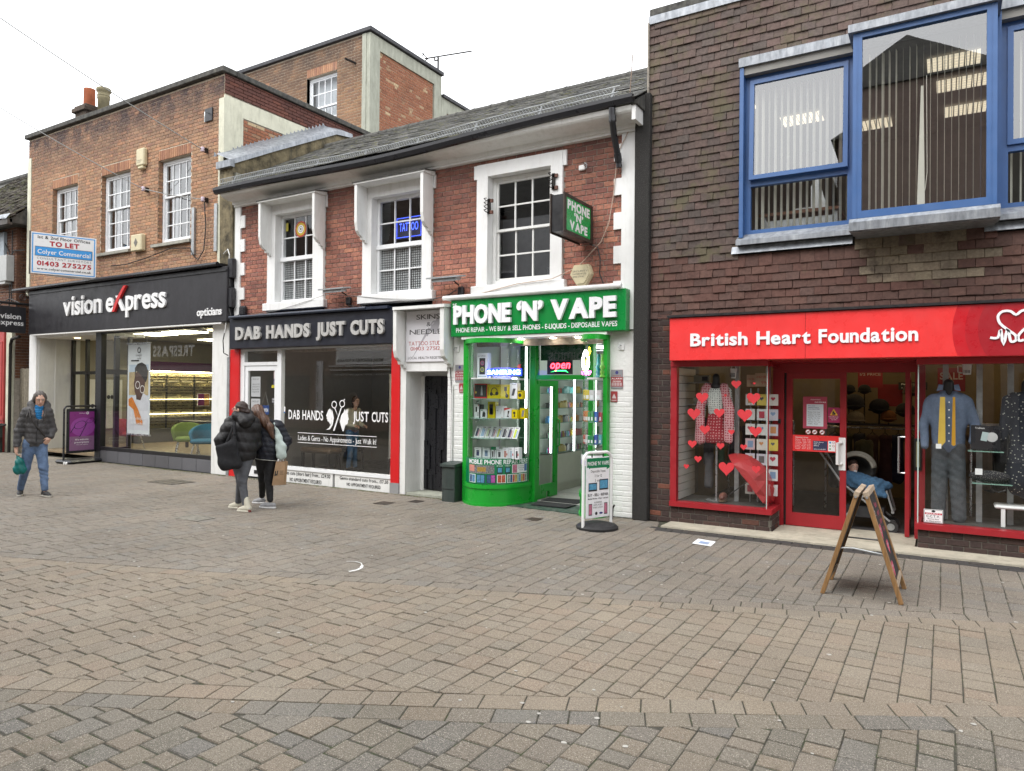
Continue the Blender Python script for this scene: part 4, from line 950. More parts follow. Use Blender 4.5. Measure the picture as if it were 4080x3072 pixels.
def scrollbracket(x, z, lab):
    t = thing('iron_bracket', lab, 'bracket', (x,9.45,z-.12), 0, 'old iron brackets by the third window')
    b = MB().box(x-.025,x+.025,9.42,9.45,z-.12,z+.12)
    for k in range(4): b.tube([(x,9.43,z-.1+.06*k),(x-.03,9.38,z-.09+.06*k),(x-.055,9.37,z-.06+.06*k),(x-.03,9.40,z-.05+.06*k)], .008, 5)
    part('scroll', b, m_iron, t); part('block', MB().box(x,x+.07,9.42,9.455,z+.06,z+.11).box(x,x+.07,9.42,9.455,z-.12,z-.07), mat('rusty_block', (.13,.05,.03), var=.3), t)
scrollbracket(-6.17,4.70,'old iron bracket on the left jamb of the third window'); scrollbracket(-5.02,4.93,'old iron bracket on the right jamb behind the projecting sign')
ab = thing('alarm_box', 'cream six-sided alarm box above the green shop fascia', 'alarm box', (-4.54,9.45,3.33))
hx = [(-4.60,3.335),(-4.47,3.335),(-4.37,3.50),(-4.42,3.635),(-4.65,3.635),(-4.71,3.50)]
part('case', MB().prism(hx, 9.40, 9.5), m_bone, ab); part('face', MB().prism([(-4.54+(x+4.54)*.85, 3.49+(z-3.49)*.85) for x, z in hx], 9.385, 9.40), m_bone, ab)
part('lettering', line_text([('SECURITY',1),('PARTNERSHIP LTD',.9),('01403 271740',.75)], -4.66,-4.42,3.56,3.44,9.383), mat('print_grey', (.15,.14,.12), var=0), ab)
hk = thing('hook_fitting', 'small white fitting with hook high on the red brick wall', 'fitting', (-4.57,9.45,5.0))
part('body', MB().xf(Matrix.Identity(4)).cbox(-4.62,-4.52,9.46,9.5,5.04,5.12,.01), m_white2, hk); part('hook', MB().tube([(-4.53,9.47,5.10),(-4.50,9.43,5.13),(-4.47,9.43,5.10),(-4.48,9.44,5.05)],.01,6), m_galv, hk)
wire([(-3.62,9.05,6.35),(-3.76,9.3,5.9),(-3.82,9.45,5.5),(-4.0,9.46,5.2),(-4.06,9.46,4.6),(-4.13,9.46,4.2),(-4.25,9.46,3.95),(-4.6,9.44,3.62),(-5.0,9.38,3.46),(-5.6,9.38,3.43),(-6.3,9.39,3.32)], .007, mat('pink_cable', (.5,.38,.3), var=.1), 'pale cable trailing down the wall past the cream alarm box', 'wall_cable')
wire([(-4.42,9.44,3.93),(-4.3,9.46,3.88),(-4.26,9.47,3.7),(-4.27,9.47,3.5),(-4.2,9.45,3.34)], .009, m_cableb, 'black lead hanging from the projecting sign', 'wall_cable')
wire([(-9.2,9.45,3.3),(-9.0,9.44,3.27),(-8.6,9.39,3.29),(-8.0,9.38,3.27),(-7.3,9.38,3.28),(-7.0,9.45,3.33),(-6.8,9.45,3.42)], .009, m_cableb, 'black lead between the two floodlights', 'wall_cable')
wire([(-11.6,9.38,3.24),(-10.9,9.385,3.3),(-10.2,9.385,3.42),(-9.7,9.40,3.52),(-9.0,9.40,3.45),(-8.3,9.385,3.36),(-7.6,9.38,3.30)], .005, m_cable, 'thin grey wire across the window sills above the barber sign', 'wall_cable')
# cable boxes and wires beside the opticians fascia
for z0, z1, lab in ((4.02,4.42,'upper black cable box beside the white quoin'),(3.42,3.82,'lower black cable box beside the white quoin')):
    solo('cable_box', MB().cbox(-12.46,-12.30,9.36,9.46,z0,z1,.015), m_blackm, lab, 'cable box', 'black cable boxes at the corner')
solo('meter_cover', MB().cbox(-12.16,-11.98,9.40,9.5,3.24,3.44,.03), m_blackm, 'squat black box on the bricks above the barber sign', 'cable box')
for k, pts in enumerate(([(-12.7,9.45,4.55),(-12.5,9.4,4.62),(-12.42,9.38,4.5),(-12.44,9.38,4.2),(-12.46,9.38,3.3),(-12.5,9.35,2.9)],[(-12.38,9.36,4.0),(-12.36,9.36,3.85)],[(-12.4,9.37,3.4),(-12.3,9.36,3.2),(-12.1,9.38,3.26)],[(-12.46,9.40,3.3),(-12.56,9.36,2.75),(-12.56,9.38,2.5),(-12.47,9.42,2.45)])):
    wire(pts, .011, m_white2 if k == 0 else m_cableb, 'white cable bent round the corner beside the opticians fascia' if k == 0 else ['','short black cable between the two corner cable boxes','black cable running from the lower cable box to the squat box','black cable drooping behind the barber fascia end'][k], 'wall_cable')
# ================================================================== BARBER SHOP
bb = thing('barber_shop', 'barber shopfront with navy fascia red pilasters and big lettered window', 'shopfront', (-10.2,9.5,0))
m_navy = mat('navy_fascia', (.014,.016,.026), rough=.4, var=.2, vs=3, dirt=.2, dcol=(.05,.055,.07))
part('fascia', MB().cbox(-12.33,-7.93,9.33,9.6,2.575,3.17,.012), m_navy, bb)
part('awning_case', MB().box(-12.25,-8.1,9.26,9.55,3.172,3.22).tube([(-12.25,9.27,3.20),(-8.6,9.27,3.20)],.03,8), mat('blue_black_trim', (.02,.028,.05), rough=.35, var=.2), bb)
m_silver = mat('silver_letter', (.55,.54,.52), rough=.4, metal=.3, var=.06)
for w_, a, b in (('DAB',-12.09,-11.35),('HANDS',-11.18,-10.0),('JUST',-9.83,-9.12),('CUTS',-8.98,-8.21)):
    for mbx in text(w_, a, b, 2.745, 3.0, 9.285, .045, 'k', split=True, sp=.05): part('letter', mbx, m_silver, bb)
m_red = mat('red_paint', (.60,.012,.014), rough=.4, var=.05, vs=2)
part('pilaster', MB().box(-12.46,-12.19,9.46,9.6,0,2.57), m_red, bb); part('pilaster', MB().box(-8.17,-7.985,9.46,9.6,.18,2.57), m_red, bb); part('pilaster_foot', MB().box(-8.18,-7.98,9.455,9.6,-.02,.179), mat('grey_foot', (.28,.28,.28), rough=.7), bb)
part('edge_strip', MB().box(-12.545,-12.465,9.45,9.6,0,2.42), m_galv, bb)
f = MB(); f.box(-12.19,-12.07,9.5,9.58,0,2.57); f.box(-11.09,-10.975,9.49,9.58,0,2.57); f.box(-12.07,-11.09,9.5,9.58,2.53,2.57); f.box(-12.07,-11.09,9.5,9.58,2.24,2.31); f.box(-10.975,-8.175,9.5,9.58,2.545,2.575); f.box(-10.975,-8.175,9.48,9.6,.235,.295)
part('frame', f, m_upvc, bb)
part('window_glass', MB().quad((-10.975,9.54,.295),(-8.175,9.54,.295),(-8.175,9.54,2.545),(-10.975,9.54,2.545)), m_glassd, bb)
part('transom_glass', MB().quad((-12.07,9.54,2.31),(-11.09,9.54,2.31),(-11.09,9.54,2.53),(-12.07,9.54,2.53)), m_glass, bb)
dr = part('door', MB().frame(-12.06,-11.10,.03,2.23,9.515,9.565,.09,.2,.09), m_upvc, bb)
part('pane', MB().quad((-11.97,9.54,.23),(-11.19,9.54,.23),(-11.19,9.54,2.14),(-11.97,9.54,2.14)), m_glass, dr); part('letterbox', MB().box(-11.75,-11.45,9.505,9.515,.09,.16), m_black, dr)
part('riser', MB().box(-10.975,-9.60,9.5,9.6,-.02,.234).box(-9.53,-8.175,9.5,9.6,-.02,.234).box(-9.6,-9.575,9.49,9.6,-.02,.234), m_white2, bb); part('riser_gap', MB().box(-9.574,-9.531,9.53,9.6,0,.23), m_black, bb)
m_prk = mat('print_black', (.02,.02,.02), var=0)
part('lettering', line_text([('Ladies cuts (short hair) from... £24.00',1),('NO APPOINTMENT REQUIRED',.66)], -10.93,-9.64,.235,-.01,9.497,'b','c'), m_prk, bb)
part('lettering', line_text([('Gents standard cuts from... £17.50',1),('NO APPOINTMENT REQUIRED',.70)], -9.40,-8.25,.225,.02,9.497,'b','c'), m_prk, bb)
# window lettering
m_vin = mat('white_vinyl', (.82,.82,.82), rough=.6, var=0)
wt = MB(); wt.merge(text('DAB', -10.81,-10.50,1.20,1.38,9.537,bold='b')); wt.merge(text('HANDS', -10.43,-9.88,1.20,1.38,9.537,bold='b')); wt.merge(text('JUST', -9.13,-8.75,1.21,1.385,9.537,bold='b')); wt.merge(text('CUTS', -8.68,-8.30,1.21,1.385,9.537,bold='b'))
wt.merge(text('Ladies & Gents - No Appointments - Just Walk In!', -10.54,-8.57,.81,.905,9.537,bold='r',sp=.05)); wt.rect(-10.55,-8.56,.945,.955,9.537); wt.rect(-10.55,-8.56,.76,.77,9.537)
part('window_lettering', wt, m_vin, bb)
lg = MB()      # scissors between two profiles
for (x, z) in ((-9.60,1.50),(-9.40,1.52)): lg.ring(x,z,.05,.068,9.536,22)
lg.poly([(-9.60,1.44),(-9.575,1.455),(-9.38,1.02),(-9.36,1.02),(-9.345,1.06)],9.535); lg.poly([(-9.40,1.46),(-9.43,1.45),(-9.62,1.02),(-9.58,1.02)],9.534); lg.poly([(-9.37,1.575),(-9.33,1.61),(-9.35,1.57)],9.535); lg.poly([(-9.375,1.57),(-9.33,1.595),(-9.335,1.61),(-9.39,1.58)],9.536)
lg.poly([(-9.78,1.33),(-9.80,1.29),(-9.775,1.27),(-9.785,1.235),(-9.765,1.225),(-9.76,1.19),(-9.72,1.18),(-9.69,1.12),(-9.655,1.2),(-9.65,1.3),(-9.67,1.38),(-9.70,1.43),(-9.74,1.40)],9.533)
lg.poly([(-9.66,1.42),(-9.63,1.36),(-9.60,1.25),(-9.63,1.12),(-9.70,1.04),(-9.80,1.03),(-9.73,1.06),(-9.67,1.13),(-9.645,1.24),(-9.66,1.34)],9.532)
lg.poly([(-9.45,1.18),(-9.42,1.30),(-9.38,1.35),(-9.33,1.37),(-9.28,1.36),(-9.25,1.33),(-9.245,1.28),(-9.225,1.24),(-9.245,1.225),(-9.245,1.18),(-9.265,1.15),(-9.31,1.14),(-9.33,1.09),(-9.35,1.02),(-9.39,1.07)],9.533)
lg.poly([(-9.36,1.36),(-9.33,1.43),(-9.31,1.39),(-9.27,1.43),(-9.26,1.40),(-9.24,1.44),(-9.25,1.35)],9.532)
part('window_lettering', lg, m_vin, bb)
part('sticker', MB().rect(-10.945,-10.905,1.34,1.44,9.537).rect(-8.23,-8.19,1.34,1.45,9.537), m_vin, bb); part('sticker', MB().rect(-10.945,-10.905,1.315,1.339,9.537).rect(-8.23,-8.19,1.31,1.339,9.537), mat('sticker_blue', (.03,.2,.5), var=0), bb)
# door notices
def notice(par, x0,x1,z0,z1,y,col,rows=None,ink=(.05,.05,.05),nm='notice',bold='r',al='c',mg=.1):
    part(nm, MB().rect(x0,x1,z0,z1,y), mat('notice_%d_%d_%d'%tuple(int(v*99) for v in col), col, var=.03), par)
    if rows: w_ = x1-x0; h_ = z1-z0; part('print', line_text(rows, x0+w_*mg, x1-w_*mg, z1-h_*.06, z0+h_*.06, y-.001, bold, al), mat('ink_%d_%d_%d'%tuple(int(v*99) for v in ink), ink, var=0), par)
PR = [('PRICE LIST',.9),('',0),('Ladies cuts 24.00',1),('Gents cuts 17.50',1),('Boys cuts 12.00',.95),('Fringe trim 5.00',.9),('',0)]
notice(bb,-11.90,-11.63,1.62,2.02,9.538,(.42,.43,.44),PR); notice(bb,-11.90,-11.63,1.10,1.58,9.538,(.44,.45,.46),PR+[('Beard trim 6.00',.9)])
notice(bb,-11.24,-11.17,1.98,2.12,9.538,(.6,.5,.5)); notice(bb,-11.25,-11.17,1.86,1.97,9.538,(.12,.1,.16)); notice(bb,-11.30,-11.16,1.80,1.855,9.538,(.62,.52,.02),[('CCTV',.8)]); notice(bb,-11.29,-11.16,1.50,1.60,9.538,(.12,.12,.13),[('WINNER',.9),('WALK IN',.9)],(.7,.7,.7))
op = thing('open_sign', 'blue OPEN sign hanging on a string inside the barber door', 'sign', (-11.53,9.6,1.25))
part('board', MB().box(-11.66,-11.42,9.58,9.59,1.27,1.45), mat('open_blue', (.02,.06,.22), var=.05), op); part('string', MB().tube([(-11.64,9.585,1.45),(-11.53,9.585,1.72),(-11.44,9.585,1.45)],.004,5), m_cable, op); part('lettering', text('OPEN',-11.60,-11.44,1.32,1.39,9.578,bold='b').merge(MB().poly([(-11.645,1.40),(-11.635,1.37),(-11.60,1.42),(-11.635,1.385)],9.577)), m_vin, op)
# interior
m_bi = mat('barber_wall', (.21,.205,.195), rough=.9, var=.06)
bi = MB(); bi.box(-12.3,-12.2,9.62,13.5,0,2.75); bi.box(-8.15,-7.9,9.62,13.5,0,2.75); bi.box(-12.2,-8.15,13.4,13.5,0,2.75); part('shop_wall', bi, m_bi, bb)
part('shop_ceiling', MB().box(-12.3,-7.9,9.62,13.5,2.70,2.76), mat('barber_ceiling', (.4,.38,.34), rough=.9), bb); part('shop_floor', MB().box(-12.3,-7.9,9.56,13.5,-.02,.03), mat('barber_floor', (.05,.05,.05), rough=.4, var=.2), bb)
part('wall_lamp', MB().prismx([(9.9,2.52),(10.05,2.56),(10.05,2.6),(9.9,2.56)],-8.78,-8.58), emat('warm_lamp', (1,.88,.66), 80), bb)
part('mirror', MB().frame(-11.6,-10.6,.75,1.95,13.33,13.39,.04), m_black, bb); part('partition', MB().box(-9.55,-9.5,11.0,13.4,.03,2.1), mat('pale_panel', (.35,.34,.32), rough=.6), bb)
part('switch', MB().box(-9.49,-9.48,11.3,11.5,1.1,1.2).box(-11.5,-11.38,13.38,13.39,1.9,2.05).box(-10.3,-10.2,13.38,13.39,2.2,2.35), m_white, bb)
def barber_chair(loc, rot, lab, k):
    t = thing('barber_chair', lab, 'chair', loc, rot, 'black chairs in the barber shop'); m_ = mat('black_leather', (.022,.02,.02), rough=.35, var=.2)
    part('seat', MB().cbox(-.26,.26,-.26,.26,.40,.50,.03), m_, t, local=True); part('backrest', MB().cbox(-.26,.26,.2,.3,.50,1.0,.03), m_, t, local=True)
    for sx in (-1,1):
        for sy in (-1,1): part('leg', MB().tube([(sx*.22,sy*.22,.42),(sx*.25,sy*.25,0)],.022,6), m_black, t, local=True)
barber_chair((-8.75,10.5,.03), math.radians(-60), 'black leather chair by the right end of the barber window', 0); barber_chair((-11.2,11.6,.03), math.radians(150), 'black leather chair in the middle of the barber shop', 1)
st = thing('padded_bench', 'low brown padded bench inside the barber window', 'bench', (-11.2,11.0,.03)); part('cushion', MB().cbox(-11.85,-10.95,10.75,11.15,.42,.54,.04), mat('tan_leather', (.15,.10,.06), rough=.4, var=.2), st)
for x in (-11.78,-11.02):
    for y in (10.8,11.1): part('leg', MB().box(x-.025,x+.025,y-.025,y+.025,.03,.42), m_black, st)
# ================================================================== TATTOO STUDIO DOORWAY
td = thing('tattoo_doorway', 'white recessed doorway with black plank door under a boxed tattoo sign', 'doorway', (-7.4,9.5,0))
part('jamb', MB().box(-7.98,-7.86,9.48,9.6,0,2.17).box(-7.98,-7.86,9.6,10.0,0,2.3), m_white2, td); part('recess_wall', MB().box(-7.86,-7.0,9.97,10.05,2.03,2.4).box(-7.86,-7.79,9.9,10.0,0,2.03), m_white, td)
part('soffit', MB().box(-7.86,-6.99,9.47,9.97,2.10,2.17), m_white, td); part('step', MB().box(-7.86,-6.99,9.5,10.0,-.05,.03), m_concr, td)
dd = part('door', MB().box(-7.79,-7.0,9.93,9.96,.05,2.03), m_black, td); x = -7.78
while x < -7.0:
    z = .06
    while z < 2.0:
        h = random.uniform(.22,.5); d = random.choice((.008,.02,.032)); h = min(h, 2.02-z); part('plank', MB().box(x,x+.058,9.93-d,9.93,z,z+h-.006), mat('black_wood', (.014,.014,.018), rough=.35, var=.35, vs=14, grain=(8,8,1.5)), dd); z += h
    x += .0605
part('canopy', MB().prismx([(9.18,3.12),(9.5,3.14),(9.5,3.2),(9.18,3.17)],-7.92,-6.84), m_white2, td)
pr = [(9.47,3.12),(9.47,2.16),(9.42,2.16),(9.41,2.21),(9.35,2.215),(9.33,2.27),(9.25,2.33),(9.215,2.44),(9.21,3.12)]
part('bracket', MB().prismx(pr,-7.93,-7.86), m_white2, td); part('bracket', MB().prismx(pr,-6.95,-6.87), m_white2, td)
part('backing', MB().box(-7.98,-6.9,9.47,9.6,2.17,3.13), m_white, td)
sg = part('sign_panel', MB().box(-7.84,-6.97,9.445,9.469,2.26,3.11), mat('pale_sign', (.72,.71,.74), rough=.5, var=.03), td)
m_bl = m_prk
l1 = MB(); l1.merge(text('SKINS',-7.62,-7.12,2.97,3.05,9.443,bold='r')); l1.merge(text('&',-7.40,-7.31,2.85,2.92,9.443,bold='r')); l1.merge(text('NEEDLES',-7.76,-6.99,2.72,2.80,9.443,bold='r')); l1.merge(text('LOCAL HEALTH REGISTERED',-7.79,-6.99,2.305,2.345,9.443,bold='r'))
part('lettering', l1, m_bl, sg); l2 = text('TATTOO STUDIO',-7.78,-7.0,2.535,2.60,9.443,bold='r'); l2.merge(text('01403 275124',-7.74,-7.04,2.45,2.51,9.443,bold='r')); part('lettering', l2, mat('print_red', (.42,.06,.05), var=0), sg)
nd = MB(); nd.poly([(-7.70,2.33),(-7.685,2.34),(-7.38,2.72),(-7.42,2.74)],9.4438); nd.poly([(-7.44,2.72),(-7.38,2.68),(-7.30,2.80),(-7.36,2.83)],9.4437); nd.ring(-7.24,2.87,.04,.07,9.4436); nd.poly([(-7.34,2.8),(-7.2,2.72),(-7.1,2.95),(-7.16,3.0)],9.4439); nd.poly([(-7.12,2.95),(-7.08,2.93),(-7.05,3.02),(-7.08,3.04)],9.4435)
part('emblem', nd, mat('print_palegrey', (.38,.37,.40), var=0), sg)
# ================================================================== TO LET BOARD
tl = thing('letting_board', 'white and blue TO LET board angled above the opticians fascia', 'sign board', (-17.36,9.4,4.37), 0)
Lw = 1.30; TLM = Matrix.Translation((-17.86,8.2,0)) @ Matrix.Rotation(math.atan2(1.2,.5),4,'Z')
def tp(nm, mb, m_): return part(nm, mb.xf(TLM), m_, tl)
tp('board', MB().box(0,Lw,0,.02,4.38,5.33), m_letw); m_tlb = mat('board_blue', (.03,.30,.72), rough=.4, var=.03)
fr = MB(); y_ = -.002
for a in (.025,): fr.frame(a,Lw-a,4.405,5.305,y_,-.0005,.022)
tp('border', fr, m_tlb); tp('band', MB().box(.09,Lw-.09,-.004,-.0005,4.80,5.0), m_tlb); tp('band_edge', MB().frame(.08,Lw-.08,4.79,5.01,-.003,-.0004,.008), m_prk)
m_tr = mat('print_crimson', (.42,.015,.03), var=0)
tp('lettering', text('1st & 2nd Floor Offices',.13,1.17,5.19,5.26,-.003,bold='b'), m_prk); tp('lettering', text('TO LET',.36,.95,5.035,5.15,-.003,bold='k'), m_tr); tp('lettering', text('Colyer Commercial',.13,1.18,4.845,4.945,-.006,bold='b'), m_vin)
tp('lettering', text('CONSULTANT SURVEYORS',.12,1.2,4.715,4.765,-.003,bold='r',sp=.2), mat('print_grey2', (.2,.2,.22), var=0)); tp('lettering', text('01403 275275',.12,1.2,4.57,4.68,-.003,bold='x'), m_tr); tp('lettering', text('www.colyercommercial.co.uk',.12,1.2,4.475,4.525,-.003,bold='b'), m_prk)
bk = MB(); bk.box(0,Lw,.021,.06,4.38,4.42); bk.box(.0,.03,.021,.05,4.4,5.3); bk.box(-.03,-.001,-.01,.06,4.36,5.34); tp('batten', bk, mat('dark_batten', (.08,.07,.06), var=.3))
tl2 = MB().add([(-17.9,8.22,4.37),(-17.3,9.42,4.37),(-16.9,9.5,4.30),(-17.4,8.8,4.30)], [(0,1,2,3)]).tube([(-17.36,9.4,4.4),(-17.2,9.55,4.35)],.02,6); part('bracket', tl2, mat('dark_batten', (.08,.07,.06), var=.3), tl)
# ================================================================== PHONE SHOP
vp = thing('phone_shop', 'bright green shopfront with curved bay windows between white brick piers', 'shopfront', (-5.3,9.5,0))
for x0, x1 in ((-7.0,-6.61),(-4.12,-3.722)):
    part('pier', MB().box(x0,x1,9.512,9.8,0,2.66), m_white, vp)
    z0 = 0.0
    lay(vp, 'brick', [(x, 9.555-random.random()*.004, z, w, .09, h) for x, z, w, h in courses(x0, x1, 0, 2.0, (), .0745, .225, 'stretch', .008)], m_brW, (.215,.09,.066), c=.007, jit=.005)
    part('render_top', MB().box(x0,x1,9.503,9.6,2.0,2.65), mat('white_rough', (.78,.78,.76), rough=.7, var=.05, bump=.7, bs_=25), vp)
part('fascia', MB().cbox(-6.82,-3.80,9.33,9.6,2.645,3.235,.008), mat('green_fascia', (.0,.235,.04), rough=.3, var=.1, vs=1.5, dirt=.1, dcol=(.02,.1,.03)), vp)
rl = MB().tube([(-6.95,9.30,3.275),(-3.86,9.30,3.275)],.036,12); rl.box(-6.9,-3.9,9.30,9.6,3.236,3.27); part('awning_roll', rl, m_white, vp)
m_wsg = mat('sign_white', (.84,.84,.86), rough=.3, var=.02)
for w_, a, b in (('PHONE',-6.73,-5.66),('\u2018N\u2019',-5.55,-5.10),('VAPE',-4.97,-3.93)):
    for mbx in text(w_, a, b, 2.835, 3.135, 9.27, .05, 'k', split=True, sp=.03): part('letter', mbx, m_wsg, vp)
part('lettering', text('PHONE REPAIR - WE BUY & SELL PHONES - E-LIQUIDS - DISPOSABLE VAPES',-6.71,-3.93,2.71,2.785,9.328,bold='b',sp=.05).merge(text('25',-6.785,-6.70,3.115,3.18,9.328,bold='b')), m_wsg, vp)
part('soffit', MB().box(-6.62,-4.1,9.35,10.02,2.60,2.644), m_white, vp)
for x in (-5.65,-5.09,-4.67): part('downlight', MB().lathe([(.05,0),(.05,.01),(.035,.012)], (x,9.6,2.588), 12), emat('downlight', (1,.85,.7), 10), vp)
# plan curve of the two bays and helpers to bend flat work round them
BAY = [(-6.55,9.42),(-6.46,9.32),(-6.33,9.235),(-6.18,9.20),(-6.03,9.235),(-5.90,9.33),(-5.79,9.47),(-5.715,9.66),(-5.68,9.86),(-5.67,9.97)]
BAR = [(-4.62,9.97),(-4.61,9.80),(-4.57,9.60),(-4.50,9.42),(-4.41,9.28),(-4.31,9.20),(-4.22,9.215),(-4.17,9.29),(-4.145,9.42)]
def curve(pts, n=5):
    P = [np.array(p) for p in pts]; o = []
    for i in range(len(P)-1):
        p0, p1, p2, p3 = P[max(i-1,0)], P[i], P[i+1], P[min(i+2,len(P)-1)]
        for k in range(n):
            t = k/n; o.append(.5*((2*p1)+(-p0+p2)*t+(2*p0-5*p1+4*p2-p3)*t*t+(-p0+3*p1-3*p2+p3)*t**3))
    o.append(P[-1]); return np.array(o)
def off(c_, d):
    t = np.gradient(c_, axis=0); t /= np.linalg.norm(t, axis=1)[:,None]; return c_+np.c_[t[:,1], -t[:,0]]*d
def wallband(c_, z0, z1, th):
    a, b = off(c_, th/2), off(c_, -th/2); n = len(a); mb = MB(); vs = []
    for i in range(n): vs += [(*a[i],z0),(*a[i],z1),(*b[i],z1),(*b[i],z0)]
    return mb.add(vs, [(4*i+k,4*i+4+k,4*i+4+(k+1)%4,4*i+(k+1)%4) for i in range(n-1) for k in range(4)]+[(3,2,1,0),(4*n-4,4*n-3,4*n-2,4*n-1)])
def bender(c_):
    L = np.r_[0, np.cumsum(np.linalg.norm(np.diff(c_, axis=0), axis=1))]
    nr = np.gradient(c_, axis=0); nr /= np.linalg.norm(nr, axis=1)[:,None]; nr = np.c_[nr[:,1], -nr[:,0]]
    def f(mb):   # x = arc length, y = distance in front of the curve, z
        v = np.array(mb.v); s_ = v[:,0]; o = np.array([np.interp(s_, L, c_[:,k])+np.interp(s_, L, nr[:,k])*v[:,1] for k in (0,1)]).T
        mb.v = [tuple(x) for x in np.c_[o, v[:,2]]]; return mb
    return f, L[-1]
cb = curve(BAY); cr = curve(BAR)
for nm, c_ in (('bay', cb), ('bay', cr)):
    part('stall_riser', wallband(c_, 0, .27, .05), m_green, vp, smooth=False); part('rail', wallband(c_, .27, .33, .085), m_green, vp); part('head_rail', wallband(c_, 2.53, 2.60, .07), m_green, vp)
    g = MB(); n = len(c_); g.add([(*p,z) for p in c_ for z in (.33,2.53)], [(2*i,2*i+2,2*i+3,2*i+1) for i in range(n-1)]); part('bay_glass', g, m_glass, vp, smooth=True)
    part('rail', wallband(off(c_,.03), -.01, .035, .03), m_green, vp)
fr = MB(); fr.box(-6.61,-6.50,9.40,9.52,0,2.6); fr.box(-4.17,-4.11,9.40,9.52,0,2.6); fr.cbox(-5.70,-5.59,9.95,10.06,0,2.6,.008); fr.cbox(-4.66,-4.58,9.95,10.06,0,2.6,.008); fr.box(-5.59,-4.66,9.97,10.05,1.97,2.04); fr.box(-5.59,-4.66,9.97,10.05,2.54,2.6)
part('door_frame', fr, m_green, vp); part('transom_glass', MB().quad((-5.59,10.0,2.04),(-4.66,10.0,2.04),(-4.66,10.0,2.54),(-5.59,10.0,2.54)), m_glass, vp)
lf = MB(); X0, X1 = -5.655,-5.61
lf.box(X0,X1,10.03,10.14,.03,1.96); lf.box(X0,X1,10.68,10.78,.03,1.96); lf.box(X0,X1,10.14,10.68,1.86,1.96); lf.box(X0,X1,10.14,10.40,.03,.25); lf.box(X0,X1,10.50,10.68,.03,.25); lf.box(X0,X1,10.40,10.50,.13,.25)
d_ = part('door', lf, m_green, vp, label='green glazed door standing open inwards'); part('pane', MB().quad((-5.63,10.14,.25),(-5.63,10.68,.25),(-5.63,10.68,1.86),(-5.63,10.14,1.86)), m_glass, d_); part('handle', MB().tube([(-5.61,10.74,.85),(-5.56,10.74,.87),(-5.56,10.74,1.3),(-5.61,10.74,1.32)],.015,8), m_green, d_)
# interior
m_vin2 = mat('shop_white', (.62,.65,.60), rough=.5, var=.04)
it_ = MB(); it_.box(-6.62,-6.55,9.52,10.4,0,2.6); it_.box(-6.5,-5.75,10.36,10.42,.3,2.6); it_.box(-6.1,-6.0,10.4,13.2,0,2.6); it_.box(-6.1,-3.7,13.1,13.2,0,2.6); it_.box(-3.74,-3.7,9.6,13.1,0,2.6); it_.box(-4.12,-4.05,9.52,10.4,0,2.6); it_.box(-4.55,-4.1,10.36,10.42,.3,2.6)
part('shop_wall', it_, m_vin2, vp); part('shop_ceiling', MB().box(-6.6,-3.7,9.6,13.2,2.62,2.66), m_vin2, vp)
fl = MB(); 
for k in range(18): fl.box(-6.0,-3.75,10.05+.17*k,10.05+.17*k+.165,-.02,.02)
part('shop_floor', fl, piecemat('pale_plank', [(.50,.50,.46),(.42,.42,.39),(.55,.55,.51),(.36,.36,.34)], rough=.5, var=.2, bump=.1), vp)
part('doorstep', MB().prismz([(-5.95,9.33),(-5.75,9.42),(-4.55,9.36),(-4.35,9.2),(-4.2,9.46),(-4.58,10.05),(-5.66,10.05),(-5.7,9.7)], -.03, .012), mat('green_stone', (.035,.075,.055), rough=.5, var=.5, vs=7, dirt=.6, dcol=(.28,.27,.22)), vp)
mtm = mat('black_mat', (.02,.02,.022), rough=1, var=.3, vs=60, bump=.5)
for q, lab in (([(-5.46,9.62),(-4.86,9.64),(-4.86,9.98),(-5.5,9.97)],'black doormat outside the green shop doorway'),([(-5.54,10.08),(-4.9,10.08),(-4.93,10.5),(-5.56,10.42)],'black doormat just inside the green shop doorway')):
    solo('doormat', MB().prismz(q,.021,.032), mtm, lab, 'doormat', 'doormats at the green doorway')
# LED tubes
m_led = emat('led_white', (.92,1,.97), 3.2)
for (x,y,z0,z1) in ((-6.515,9.50,.75,2.55),(-5.79,10.0,.78,2.5),(-5.79,10.87,.72,1.9),(-5.79,11.77,.70,2.0),(-5.79,12.7,.7,2.0),(-4.46,10.2,.9,2.5),(-4.3,10.3,.9,2.4)):
    part('led_tube', MB().box(x-.012,x+.012,y-.012,y+.012,z0,z1), m_led, vp)
part('led_tube', MB().box(-6.5,-5.72,9.58,9.60,1.972,1.986).box(-4.5,-4.15,9.58,9.6,1.966,1.978), m_led, vp)
part('ceiling_light', MB().box(-5.6,-5.0,10.6,11.2,2.60,2.618).box(-5.6,-5.0,11.9,12.5,2.60,2.618), emat('shop_panel', (.95,1,.97), 2), vp)
# counter and wall shelves inside
cs = thing('wall_shelving', 'white counter and lit glass shelves along the inner wall of the green shop', 'shelving', (-5.95,11.6,.02))
part('counter', MB().box(-6.0,-5.78,10.85,13.1,.17,.68).box(-6.0,-5.82,10.85,13.1,.02,.17), mat('counter_cream', (.60,.60,.52), rough=.4, var=.04), cs)
m_gs = glass('shelf_glass', 1.5, (.75,.9,.85), .02)
for z in (.70,.96,1.22,1.48,1.74,1.98): part('shelf', MB().box(-6.0,-5.80,10.85,13.1,z,z+.012), mat('shelf_green', (.2,.34,.28), rough=.15, var=0), cs)
part('cabinet_glass', MB().quad((-5.78,10.85,.68),(-5.78,13.1,.68),(-5.78,13.1,2.05),(-5.78,10.85,2.05)), m_glass, cs)
VC = [(.5,.35,.02),(.05,.2,.45),(.45,.04,.05),(.03,.3,.12),(.6,.6,.58),(.02,.02,.025),(.35,.05,.3),(.5,.18,.02),(.1,.4,.4)]
